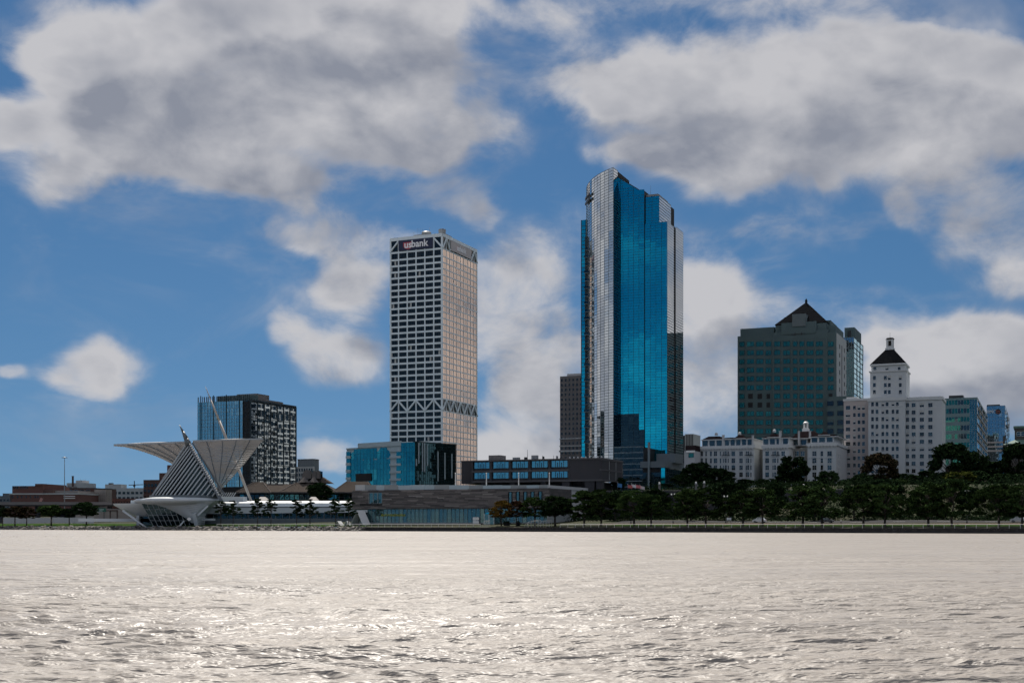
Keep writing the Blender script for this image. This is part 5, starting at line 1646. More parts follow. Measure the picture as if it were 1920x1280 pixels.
def small_blocks():
    f, W, D, zt = grid_block('punched_block', 'small white block with punched windows right of the glass office block', 555, 587, 590, 900, 8, 874, 7, 9, M_concrete, G_win, .6, .5, base=4, py_first=876, cat='building')
    f = Frame('grey_box', 'plain dark grey box building behind the pitched pavilion', 'building', 587, 960, 8)
    x0 = f.fx(558); D = f.ry(598)
    M_gb = mat('blue_grey_cladding', (.13, .15, .17), .7, var=.06)
    MB().box(x0, 0, 0, D, 0, f.z(861)).build('wall', M_gb, f.o)
    MB().box(x0 - .2, .2, -.2, D, f.z(861), f.z(859.8)).build('parapet', M_dark, f.o)
    bb = MB()
    for i in range(1, 8): bb.box(x0 * i / 8 - .05, x0 * i / 8 + .05, -.08, 0, 0, f.z(861))
    bb.build('cladding_ribs', M_gb, f.o, kind='stuff')
small_blocks()

# ------------------------------------------------------------------ teal glass block below the bank tower
G_turq = glass('turquoise_glass', (.03, .42, .55), (.25, .6, .68), (.0, .055, .075), .06, 2.0, .45, .02)
M_panel = mat('pale_panel', (.34, .42, .46), .6, var=.06)
def turquoise_block():
    f = Frame('turquoise_block', 'turquoise glass block with a dark side face below the bank tower', 'building', 778, 720, 8, R(40))
    fx, z = f.fx, f.z; x0 = fx(649); D = f.ry(855)
    zt = z(828); zl = z(840, x0); zg = z(905)
    xa, xb = fx(731), fx(752)
    MB().box(x0, xb, .4, 30, 0, zl).build('core', M_panel, f.o)
    MB().box(fx(671), -.3, 2, D - .3, 0, zt - .2).build('core', M_panel, f.o)
    # left glass field
    xg = fx(657)
    n = 12; w = (xa - xg) / n; rows = 6; h = (z(842, xg) - 2) / rows
    ms = [window_mesh(w, h, 1, 2, G_turq, M_mull, .07, .06, s) for s in range(5)]
    put_windows(f.o, ('F', .35), [(xg + w * (i + .5), 2 + h * j) for i in range(n) for j in range(rows)], ms, 'pane', tilt=.005)
    MB().box(fx(667), fx(696), -.2, .3, z(903, x0), z(888.5, x0)).build('dark_bay', M_black, f.o)
    # slot of balconies, and the tall glass field to its right
    MB().box(xa, xb, .5, 1.2, 0, zt - 3).build('slot_back', M_dark, f.o)
    for i, py in enumerate((845, 857, 871, 885, 899)):
        MB().box(xa, xb, -.3, .6, z(py + 2.2, xa), z(py - 2.0, xa)).build('balcony_band', M_panel, f.o)
        MB().box(fx(743), xb, .1, .45, z(py + 12, xa), z(py + 2.4, xa)).build('balcony_glass', G_turq, f.o)
    MB().box(fx(671), xb, -.1, .45, z(841, x0), z(831, fx(671))).build('parapet_panel', M_panel, f.o)
    MB().box(x0, fx(671), -.05, .35, z(842.5, x0), zl).build('parapet_panel', M_panel, f.o)
    for py in (847, 860, 873, 887):
        MB().box(x0 - .2, xg, -.2, .4, z(py + 12.5, x0), z(py + 7.6, x0)).build('corner_band', M_panel, f.o)
        MB().box(x0, xg, .0, .38, z(py + 7.4, x0), z(py, x0)).build('corner_glass', G_turq, f.o)
    n = 5; w = -xb / n; h = (zt - 3) / 7
    ms = [window_mesh(w, h, 1, 2, G_turq, M_mull, .07, .06, s) for s in range(5)]
    put_windows(f.o, ('F', .0), [(xb + w * (i + .5), 3 + h * j) for i in range(n) for j in range(7)], ms, 'pane', tilt=.005)
    # dark right face with pale vertical strips
    m = 10; wd = D / m
    G_dk = glass('dark_green_glass', (.03, .075, .085), (.22, .36, .40), (.004, .012, .014), .04, 2.0, .5, .02)
    ms = [window_mesh(wd, h, 2, 3, G_dk, M_mull, .1, .1, s) for s in range(5)]
    put_windows(f.o, ('R', .0), [(wd * (i + .5), 3 + h * j) for i in range(m) for j in range(7)], ms, 'pane', tilt=.006)
    for (p, t0, t1) in ((785, 829, 868), (792, 829, 883), (796, 829, 884), (801, 831, 872), (780.5, 860, 873), (821, 843, 900), (834, 845, 896), (847, 846, 893)):
        y = f.ry(p)
        MB().fb(('R', 0.0), y - .55, y + .35, .1, .3, z(t1), z(t0)).build('light_strip', M_panel, f.o)
    MB().fb(('R', 0.0), -.3, D, -1, .25, zt - .2, zt + .4).build('coping', M_mull, f.o)
    MB().box(x0, 0, -.05, .3, 0, 2.0).build('base', M_black, f.o)
turquoise_block()

# ------------------------------------------------------------------ stone-clad gallery on the shore
M_slabs = [mat('slate_slab_%d' % i, c, .8, var=.18, scale=.5) for i, c in enumerate(((.095, .086, .085), (.135, .122, .118), (.19, .172, .165), (.27, .25, .24), (.065, .060, .060)))]
M_parap = mat('pale_parapet', (.24, .265, .275), .6, var=.12, scale=.4)
G_gal = glass('gallery_glass', (.20, .36, .38), (.55, .66, .68), (.05, .10, .11), .08, 2.0, .5, .02)
def stone_gallery():
    f = Frame('stone_gallery', 'long flat gallery clad in dark stone slabs over a pale glass ground floor', 'building', 1030, 462, 2.4)
    fx, z = f.fx, f.z
    x0 = fx(660); D = f.ry(1072); zt = z(914.5); zs = z(951.5)
    MB().box(x0 + .2, -.2, .25, D - .2, zs - .2, zt - .1).build('upper_core', M_slabs[4], f.o)
    xg = fx(687)
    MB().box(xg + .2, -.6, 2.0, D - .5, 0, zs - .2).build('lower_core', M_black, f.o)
    # slabs laid in broken courses, each its own piece, some proud, some back
    r = random.Random(12)
    rows = 19; h = (zt - zs) / rows
    wa, wb = fx(692), fx(716.5); wz0, wz1 = z(943.5, wa), z(923.5, wa)
    win2 = [(fx(p - 4.2), fx(p + 4.2)) for p in (957, 971, 985, 998.5, 1013)]
    w20, w21 = z(942), z(921)
    pieces = []
    for j in range(rows):
        x = x0
        while x < -.05:
            L = min(r.uniform(2.2, 6.5), -x)
            a, c = x, x + L
            za = zs + j * h
            cut = [(wa, wb, wz0, wz1)] + [(p, q, w20, w21) for p, q in win2]
            segs = [(a, c)]
            for (p, q, z0_, z1_) in cut:
                if za + h > z0_ and za < z1_:
                    ns = []
                    for (s0, s1) in segs:
                        if s1 <= p or s0 >= q: ns.append((s0, s1)); continue
                        if s0 < p: ns.append((s0, p))
                        if s1 > q: ns.append((q, s1))
                    segs = ns
            for (s0, s1) in segs:
                if s1 - s0 > .25: pieces.append((s0, s1, za, r.uniform(0, .10), r.choices(range(5), (5, 5, 2.2, .7, 3))[0]))
            x = c
    pieces.sort(key=lambda q: -(q[1] - q[0]))
    for (s0, s1, za, d, k) in pieces[:300]:
        MB().box(s0 + .02, s1 - .02, -d - .05, .25, za + .02, za + h - .02).build('stone_slab', M_slabs[k], f.o)
    b = MB()
    for (s0, s1, za, d, k) in pieces[300:]: b.box(s0 + .02, s1 - .02, -d - .05, .25, za + .02, za + h - .02, k)
    b.build('short_slabs', M_slabs, f.o, kind='stuff')
    # side
    b = MB()
    for j in range(rows):
        y = 0.0
        while y < D - .05:
            L = min(r.uniform(2.5, 6), D - y)
            b.fb(('R', -.2), y + .02, y + L - .02, -.1, .1 + r.uniform(0, .08), zs + j * h + .02, zs + j * h + h - .02, r.choice((0, 4, 4)))
            y += L
    b.build('side_slabs', M_slabs, f.o, kind='stuff')
    MB().fb(('R', -.8), 0, D, -.2, .3, 0, zs).build('side_wall', M_parap, f.o)
    # openings
    bw = window_mesh(wb - wa, wz1 - wz0, 3, 1, G_gal, M_parap, .16, .3, 2)
    obj('window', bw, f.o, ((wa + wb) / 2, .1, wz0))
    MB().box(wa - 4, wb, -.35, .2, wz0 - .75, wz0 - .05).build('window_ledge', M_black, f.o)
    for (p, q) in win2:
        MB().box(p, q, .15, .24, w20, w21).build('window_recess', M_black, f.o)
        m_ = (p + q) / 2
        MB().box(m_ - .42, m_ + .42, -.02, .14, w20 + .1, w21 - .1).build('window', G_gal, f.o)
    # glass ground floor: tall panes with fins
    n = 44; w = (-.8 - xg) / n
    ms = [window_mesh(w, zs - 1.0, 1, 1, G_gal, M_mullp, .10, .22, s) for s in range(6)]
    put_windows(f.o, ('F', 1.2), [(xg + w * (i + .5), .8) for i in range(n)], ms, 'pane', tilt=.006)
    MB().box(xg, -.8, 1.0, 2, 0, .8).build('plinth', M_parap, f.o)
    MB().box(xg, -.8, 1.02, 1.14, z(974), z(973.4)).build('handrail', M_mullp, f.o)
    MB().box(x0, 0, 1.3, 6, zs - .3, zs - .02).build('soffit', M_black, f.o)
    # parapet of translucent panels
    r2 = random.Random(4)
    x = fx(664)
    while x < -1:
        L = r2.uniform(3.5, 7)
        MB().box(x + .05, min(x + L, -.5) - .05, .8, 1.0, zt - .05, z(r2.choice((908.6, 909.4, 909)), x)).build('parapet_panel', r2.choice((M_parap, M_parap, M_panel, M_concrete)), f.o); x += L
    MB().fb(('R', -.6), .4, D + 22, -.3, .1, zt - .05, z(908.8)).build('side_parapet', M_concrete, f.o)
    MB().box(-14, -.9, D, D + 22, 0, zt).build('rear_block', M_concrete, f.o)
    # row of letters on the glass, too small to read at this distance
    M_yel = mat('yellow_lettering', (.34, .36, .03), .6, var=.05)
    a, c = fx(712), fx(757)
    r3 = random.Random(2); b = MB(); x = a; zc0, zc1 = z(967.4, a), z(963.2, a)
    while x < c:
        wl = r3.uniform(.28, .46)
        b.box(x, x + .1, .9, .97, zc0, zc1); b.box(x + wl - .1, x + wl, .9, .97, zc0, zc1)
        b.box(x, x + wl, .91, .96, *((zc1 - .12, zc1) if r3.random() < .5 else (zc0, zc0 + .12)))
        b.box(x, x + wl, .915, .955, (zc0 + zc1) / 2 - .06, (zc0 + zc1) / 2 + .06)
        x += wl + .14
    b.build('yellow_lettering', M_yel, f.o)
    # glazed entrance vestibule
    vx0, vx1 = fx(908, -5), fx(926, -5)
    v = MB().box(vx0, vx1, -5, 1, 0, z(963, vx0, -5)).build('entrance_vestibule', G_gal, f.o)
    MB().hexa(((vx0, -5, z(963, vx0, -5)), (vx1, -5, z(963, vx0, -5)), (vx1, 1, z(963, vx0, -5)), (vx0, 1, z(963, vx0, -5)),
               ((vx0 + vx1) / 2 - .2, -5, z(960, vx0, -5)), ((vx0 + vx1) / 2, -5, z(960, vx0, -5)), ((vx0 + vx1) / 2, 1, z(960, vx0, -5)), ((vx0 + vx1) / 2 - .2, 1, z(960, vx0, -5)))).build('gable', G_blue, v)
    for x in (vx0, (vx0 + vx1) / 2, vx1): MB().box(x - .08, x + .08, -5.1, -4.95, 0, z(963, vx0, -5)).build('frame', M_pale, v)
    return f
SG = stone_gallery()
def roof_pole(px, k):
    x = SG.fx(px, 1.6)
    p = Matrix.Rotation(-SG.th, 4, 'Z') @ Vector((x, 1.6, 0))
    z0, z1 = SG.z(914.5, x), SG.z(887, x)
    lab = ['leftmost white pole on the stone gallery roof, before the dark turquoise block', 'second white roof pole from the left, before the concrete memorial hall windows',
           'third white roof pole from the left on the stone gallery', 'rightmost white roof pole at the corner of the stone gallery'][k]
    o = thing('roof_pole', lab, 'pole', (SG.X + p.x, SG.Y + p.y, SG.zb + z0), 0, 'white poles on the gallery roof')
    MB().tube((0, 0, -.3), (0, 0, z1 - z0), .22, .16, 10).build('shaft', M_pale, o)
    MB().box(-.4, .4, -.4, .4, -.05, .25).build('base', M_grey, o)
    MB().lathe([(.2, z1 - z0), (.24, z1 - z0 + .2), (.05, z1 - z0 + .35)], (0, 0), 8).build('cap', M_pale, o)
for k, p in enumerate((854, 912, 972.5, 1030)): roof_pole(p, k)

def sculpture():
    Y = SG.Y + 14
    p = Vector((wx(893.5, 468), 468))
    zg = ground_z(p.x, p.y)
    o = thing('white_sculpture', 'chunky white abstract sculpture with dark flanks before the glass ground floor', 'sculpture', (p.x, p.y, zg), -THETA)
    MB().box(-1.5, 1.5, -.6, .6, 0, .35).build('base', M_dark, o)
    def blob(pts, nm):
        MB().slab(pts, -.55, -.42).build(nm, M_pale, o); MB().slab(pts, -.42, .55).build(nm + '_flank', M_dark, o)
    blob([(-1.35, .4), (1.35, .4), (1.2, 1.35), (-1.2, 1.4)], 'lower_block')
    blob([(-1.25, 1.55), (.1, 1.5), (-.1, 2.75), (-1.35, 2.7)], 'upper_block')
    blob([(.35 + .72 * math.cos(k * math.pi / 8) + .25, 2.15 + .62 * math.sin(k * math.pi / 8)) for k in range(16)], 'round_block')
sculpture()

# ------------------------------------------------------------------ dark concrete memorial hall on piers
M_mem = mat('dark_concrete', (.034, .034, .040), .8, var=.15, scale=.25)
M_meml = mat('concrete_trim', (.07, .07, .075), .8, var=.15, scale=.3)
G_mem = glass('memorial_glass', (.30, .66, .74), (.5, .7, .76), (.01, .05, .06), .04, 2.0, .75, .02)
def memorial_hall():
    f = Frame('memorial_hall', 'dark concrete memorial hall raised on piers with teal window bands', 'building', 1128, 500, 13)
    fx, z = f.fx, f.z
    x0 = fx(885); x1 = fx(1067); D = f.ry(1168); zt, zb = z(860), z(899)
    zf = z(879.5)
    MB().box(x0, 0, .8, D - .8, zb, zt).build('body', M_mem, f.o)
    MB().box(x1, 0, 0, .8, zb, zt).build('blank_wall', M_mem, f.o)
    MB().box(fx(860), x0, 2.5, 20, z(906, x0), z(863.5, x0)).build('left_block', M_mem, f.o)
    MB().box(fx(860) - .3, x0, 2.2, 20, z(863.5, x0), z(862.5, x0)).build('left_coping', M_meml, f.o)
    MB().box(x0 - .3, .3, -.5, D, zt, zt + .5).build('roof_slab', M_meml, f.o)
    MB().box(x0, .2, -.35, .8, zb - .5, zb + .25).build('lower_ledge', M_meml, f.o)
    MB().box(x0, x1, -.3, .8, zf - .4, zf + .4).build('floor_ledge', M_meml, f.o)
    n = 5; w = (x1 - x0) / n
    for i in range(n + 1): MB().box(x0 + w * i - .45, x0 + w * i + .45, -.2, .8, zb + .25, zt).build('pier', M_mem, f.o)
    M_fr = M_dark
    for i in range(n):
        for (a, c, s) in ((zb + 1.1, zf - .45, 1), (zf + 1.2, zt - .25, 2)):
            me = window_mesh(w - 1.6, c - a, 4, 1, G_mem, M_fr, .16, .15, i * 2 + s)
            o = obj('window', me, f.o, (x0 + w * (i + .5), .55, a), (random.gauss(0, .006), 0, random.gauss(0, .008)))
            for q in (-.12, .12): MB().box((w - 1.6) * q - .09, (w - 1.6) * q + .09, -.2, .02, 0, (c - a) * .72).build('door_frame', M_fr, o)
    RT = ('R', 0.0)
    for j, (a, c) in enumerate(((zb + .3, zf - .4), (zf + .4, zt - .2))):
        MB().fb(RT, .8, D - .8, -.79, -.6, a, c).build('side_recess', M_black, f.o)
    for q in (zb, zf, zt): MB().fb(RT, -.2, D, -.8, .25, q - .4, q + .15).build('side_ledge', M_meml, f.o)
    for i in range(4): MB().fb(RT, D * (i + .08) / 3.2, D * (i + .14) / 3.2, -.7, .05, zb, zt - .5).build('side_post', M_parap if i else M_mem, f.o)
    MB().fb(RT, D - .8, D, -.8, .1, zb, zt).build('end_wall', M_mem, f.o)
    # piers and dark undercroft
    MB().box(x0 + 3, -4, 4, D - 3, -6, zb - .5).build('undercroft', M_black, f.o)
    for px, w2 in ((905, 1.2), (960, 1.2), (1018, 1.2), (1060, 1.6), (1105, 2.2), (1122, 1.2)):
        x = fx(px)
        MB().hexa(((x - w2 * .5, .6, -6), (x + w2 * .5, .6, -6), (x + w2 * .5, 3.4, -6), (x - w2 * .5, 3.4, -6), (x - w2, .3, zb - .5), (x + w2, .3, zb - .5), (x + w2, 3.8, zb - .5), (x - w2, 3.8, zb - .5))).build('leg', M_mem, f.o)
    y = D * .8
    MB().hexa(((-1.4, y, -6), (-.2, y, -6), (-.2, y + 2, -6), (-1.4, y + 2, -6), (-2.0, y - 1, zb - .4), (-.0, y - 1, zb - .4), (-.0, y + 3, zb - .4), (-2.0, y + 3, zb - .4))).build('leg', M_mem, f.o)
    # rooftop clutter
    MB().box(fx(905), fx(927), 6, 12, zt + .5, z(852, fx(905))).build('plant_room', M_taupe, f.o)
    for (p, pt, w2) in ((958, 856, 1.4), (993, 852, 1.3), (976, 855.5, .5), (1009, 854, .2), (1035, 853, .2), (1043, 856, .4), (1060, 855, .5), (1072, 856, .4), (1085, 856, .6), (1100, 856, .5)):
        x = fx(p); MB().box(x - w2, x + w2, 5, 6.5, zt + .5, z(pt, x)).build('roof_unit', random.choice((M_dark, M_grey)), f.o)
    for (p, pt) in ((978.5, 841), (1007, 852), (1028, 852), (1042, 852)):
        x = fx(p); MB().tube((x, 6, zt), (x, 6, z(pt, x)), .14, .06, 6).build('mast', M_dark, f.o)
    for i in range(9):
        x = fx(1062 + i * 7.5); MB().lathe([(.35, zt + .5), (.4, zt + 1.0), (.1, zt + 1.4)], (x, 4), 6).build('roof_vent', M_concrete, f.o)
memorial_hall()

# ------------------------------------------------------------------ far left: warehouses, condos, elevated road
M_brk = mat('red_brown_brick', (.105, .050, .042), .85, var=.15, scale=.25)
M_brk2 = mat('dark_red_brick', (.075, .042, .036), .85, var=.15, scale=.25)
M_bei = mat('beige_render', (.27, .24, .22), .8, var=.12)
M_pal2 = mat('pale_render', (.32, .35, .37), .8, var=.1)
def far_left():
    f = Frame('brick_hall', 'long red-brown brick hall with a pale band at the far left', 'building', 149, 900, 4, R(6))
    fx, z = f.fx, f.z; x0 = fx(19); xu = fx(77)
    MB().box(x0, 0, 0, 50, 0, z(926.5)).build('lower_wall', M_brk, f.o)
    MB().box(x0 - .3, .3, -.4, 50, z(926.5), z(924)).build('pale_band', M_granl, f.o)
    MB().box(x0, xu, 3, 45, z(924), z(910)).build('upper_wall', M_brk, f.o)
    MB().box(fx(62.5), xu, 2.5, 40, z(910), z(906)).build('raised_wall', M_brk, f.o)
    MB().box(xu, fx(96), 4, 40, z(924), z(917)).build('upper_wall', M_brk2, f.o)
    MB().box(xu, -4, 6, 40, z(924), z(919)).build('attic_wall', M_taupe, f.o)
    ms = [window_mesh(.9, 1.6, 1, 2, G_win, M_dark, .1, .08, s) for s in range(3)]
    put_windows(f.o, ('F', 0.0), [(fx(p), z(933)) for p in (24, 33, 41, 49, 57, 66, 71)], ms, d=.03)
    put_windows(f.o, ('F', 3.0), [(fx(p, 3), z(915, 0, 3)) for p in (25, 29, 33, 39, 43, 47, 51)], ms, d=.03)
    for k in range(2):
        x = fx(120); b = MB()
        for i in range(12): b.box(x + i * .72, x + i * .72 + .55, -.5, -.1, z(930.6 + 3.6 * k), z(929.2 + 3.6 * k))
        b.build('white_lettering', M_pale, f.o)
    MB().box(x0 + .4, x0 + 1.0, -.2, 0, 0, z(927)).build('downpipe', M_dark, f.o)
    f = Frame('brick_warehouse', 'brick warehouse with rows of large windows left of the museum', 'building', 178, 980, 4, R(6))
    fx, z = f.fx, f.z; x0 = fx(107)
    MB().box(x0, 0, 0, 40, 0, z(915)).build('wall', M_brk2, f.o)
    ms = [window_mesh(3.4, 3.6, 2, 2, G_sash if s % 2 else G_win, M_mullp, .15, .1, s) for s in range(4)]
    put_windows(f.o, ('F', 0.0), [(fx(p), z(q)) for p in (112, 121, 132, 143, 154, 165) for q in (926, 935.5, 944)], ms, d=.03)
    MB().box(x0 - .2, .2, -.3, 40, z(915), z(914.2)).build('parapet', M_dark, f.o)
    MB().box(fx(110), fx(125), 10, 18, z(914), z(911)).build('roof_house', M_taupe, f.o)
    for p in (111, 115, 118): MB().tube((fx(p), 12, z(912)), (fx(p), 12, z(908)), .2, .2, 6).build('roof_pipe', M_dark, f.o)
    f = Frame('pale_plant', 'pale rooftop plant building with a brick chimney at the far left', 'building', 161, 1080, 4, R(6))
    fx, z = f.fx, f.z
    MB().box(fx(125), 0, 0, 20, 0, z(905)).build('wall', M_pal2, f.o)
    MB().box(fx(140), fx(152), 2, 16, z(905), z(900)).build('tank_house', M_concrete, f.o)
    ch = MB().tube((fx(138.5), -2, 0), (fx(138.5), -2, z(893)), 1.0, .85, 12).build('chimney', M_brk2, f.o)
    MB().tube((fx(138.5), -2, z(893)), (fx(138.5), -2, z(892)), 1.05, 1.05, 12).build('chimney_rim', M_dark, ch)
    for i in range(7): MB().tube((fx(147 + i * 1.6), 4, z(905)), (fx(147 + i * 1.6), 4, z(897.5 + (i % 3))), .12, .1, 6).build('roof_pipe', M_concrete, f.o)
    f, W, D, zt = grid_block('beige_block', 'blank beige block with faint panel joints left of the museum', 177, 199, 210, 930, 4, 917, 6, 6, M_bei, M_bei, .8, .86, base=10, sidecols=2, theta=R(14), fm=M_taupe)
    MB().box(-W - .3, .3, -.3, D, zt, zt + .8).build('parapet', M_dark, f.o)
    f, W, D, zt = grid_block('pale_flats', 'pale blue-grey flats behind the left terrace with dark window pairs', 196, 269, 275, 1100, 4, 914.5, 9, 4, M_pal2, G_navy, .45, .62, base=10, theta=R(10))
    MB().box(-W, -W + 15, 1, 12, zt, f.z(907)).build('stair_tower', M_pal2, f.o)
    MB().box(-W + 2.2, -W + 5.5, 3, 6, f.z(907), f.z(904.5)).build('lift_house', M_dark, f.o)
    f, W, D, zt = grid_block('brown_loft', 'dark brown loft building beside the museum cone', 269, 302, 320, 1000, 4, 899, 5, 5, M_brk2, G_win, .5, .66, base=8, theta=R(14), sidecols=3)
    MB().box(-W * .25, 3, 4, 16, zt, f.z(886)).build('stair_tower', M_brk2, f.o)
    MB().box(2, 10, 6, 18, zt, f.z(871)).build('stair_tower', M_brk, f.o)
    f, W, D, zt = grid_block('low_shed', 'low red shed behind the left terrace canopy', 210, 262, 268, 960, 4, 934, 10, 1, M_brk, G_win, .5, .5, base=14, theta=R(10))
    f, W, D, zt = grid_block('dark_flats', 'dark blue flats cut by the left edge', -8, 18, 22, 1000, 4, 929, 4, 3, M_steel, G_win, .5, .5, base=10, theta=R(10))
    MB().box(-W * .6, -W * .25, 2, 8, zt, zt + 2).build('roof_house', M_steel, f.o)
    # elevated road
    o = thing('elevated_road', 'elevated concrete road on piers crossing the far left', 'bridge', (wx(0, 760), 760, 3))
    def X(px): return wx(px, 760) - wx(0, 760)
    def Z(py): return wz(py, 760) - 3
    MB().box(X(-60), X(210), 0, 12, Z(948), Z(944)).build('deck', M_mem, o)
    MB().box(X(-60), X(210), -.4, -.05, Z(946), Z(940.5)).build('barrier', M_taupe, o)
    for i in range(8): MB().box(X(-40 + i * 34), X(-40 + i * 34) + 1.6, 3, 8, -1, Z(948)).build('pier', M_mem, o)
    MB().box(X(80), X(212), 13, 14, -1, Z(952)).build('dark_wall', M_mem, o)
    MB().box(X(150), X(330), -8, -7, -1, Z(954)).build('retaining_wall', M_bei, o)
    for p in (203, 214, 227): MB().box(X(p), X(p) + .5, -8.5, -8.1, -1, Z(956)).build('sign_post', M_brk2, o)
    MB().box(X(203), X(228), -8.5, -8.1, Z(957.5), Z(956)).build('sign_beam', M_brk2, o)
    g = thing('road_sign', 'green road sign beside the big left tree', 'sign', (wx(191, 740), 740, 3))
    MB().box(-2.4, 2.4, 0, .15, wz(959, 740) - 3, wz(952, 740) - 3).build('panel', mat('sign_green', (.012, .10, .07), .5), g)
    for x in (-1.5, 1.5): MB().box(x - .1, x + .1, .15, .3, -1, wz(952, 740) - 3).build('post', M_grey, g)
    for k in range(2): MB().box(-1.8, 1.2 - k * .8, -.05, 0, wz(955 + 2.2 * k, 740) - 3, wz(954.4 + 2.2 * k, 740) - 3).build('white_line', M_pale, g)
    # white parked trailers / low wall behind the left trees
    w = thing('white_wall', 'long low white wall behind the left trees', 'wall', (wx(5, 640), 640, 2.6))
    for i in range(9): MB().box(i * 5.2, i * 5.2 + 5.1, 0, .4, 0, wz(970, 640) - 2.6 + (i % 3) * .1).build('panel', M_concrete, w)
    # high mast light
    h = thing('high_mast_light', 'tall thin high-mast light at the far left', 'light mast', (wx(121, 880), 880, 3))
    zt = wz(857.5, 880) - 3
    MB().tube((0, 0, -1), (0, 0, zt), .42, .17, 10).build('pole', M_grey, h)
    MB().lathe([(.5, zt - .2), (1.3, zt), (1.2, zt + .25), (.3, zt + .5)], (0, 0), 12).build('ring', M_grey, h)
    for i in range(6):
        a = i * math.pi / 3; MB().box(1.6 * math.cos(a) - .4, 1.6 * math.cos(a) + .4, 1.6 * math.sin(a) - .3, 1.6 * math.sin(a) + .3, zt - .25, zt + .1).build('lamp_head', M_grey, h)
    # tower crane
    c = thing('tower_crane', 'small distant tower crane above the pale flats', 'crane', (wx(252, 1300), 1300, 5))
    zt = wz(901, 1300) - 5
    MB().tube((0, 0, -1), (0, 0, zt), .6, .5, 4).build('mast', M_dark, c)
    MB().bar((-6, 0, wz(909, 1300) - 5), (9, 0, wz(908, 1300) - 5), .7, .8).build('jib', M_taupe, c)
    MB().box(-1, .8, -1, 1, wz(912, 1300) - 5, wz(908, 1300) - 5).build('cab', M_dark, c)
    # flag-like pink banner on the brick hall
    b = thing('banner', 'small pale pink banner hanging before the brick hall', 'banner', (wx(76.5, 880), 880, 3))
    MB().slab([(-1.4, wz(940, 880) - 3), (.6, wz(940, 880) - 3), (1.4, wz(934, 880) - 3), (-.2, wz(932.5, 880) - 3)], 0, .08).build('cloth', mat('banner_pink', (.42, .22, .20), .8), b)
    MB().tube((1.5, .1, -1), (1.5, .1, wz(932, 880) - 3), .08, n=6).build('pole', M_grey, b)
far_left()

# ------------------------------------------------------------------ trees
def leaf_mat(name, c0, c1):
    m = bpy.data.materials.new(name); m.use_nodes = True
    t = NT(m.node_tree); p = t.n['Principled BSDF']
    geo = t.add('ShaderNodeNewGeometry')
    n = t.noise(geo.outputs['Position'], .5, 3, .6)[0]
    oi = t.add('ShaderNodeObjectInfo')
    k = t.m('ADD', t.m('MULTIPLY', t.smooth(n, .3, .7), .7), t.m('MULTIPLY', geo.outputs['Random Per Island'], .3))
    c = t.mix(k, (*c0, 1), (*c1, 1))
    c = t.v('SCALE', c, scale=t.m('MULTIPLY_ADD', oi.outputs['Random'], .5, .62))
    t.put(p.inputs['Base Color'], c)
    p.inputs['Roughness'].default_value = .95; p.inputs['Specular IOR Level'].default_value = .0
    return m
L_green = leaf_mat('leaf_green', (.020, .040, .014), (.042, .070, .022))
L_dark = leaf_mat('leaf_dark_green', (.012, .026, .012), (.026, .046, .018))
L_olive = leaf_mat('leaf_olive', (.045, .060, .014), (.085, .095, .022))
L_amber = leaf_mat('leaf_amber', (.075, .060, .016), (.15, .085, .018))
L_rust = leaf_mat('leaf_rust', (.040, .034, .018), (.085, .040, .024))
L_drust = leaf_mat('leaf_dark_rust', (.022, .026, .014), (.050, .032, .020))
L_slope = leaf_mat('leaf_slope', (.008, .016, .008), (.016, .028, .012))
M_bark = mat('bark', (.045, .036, .030), .95, var=.3, scale=2.0)
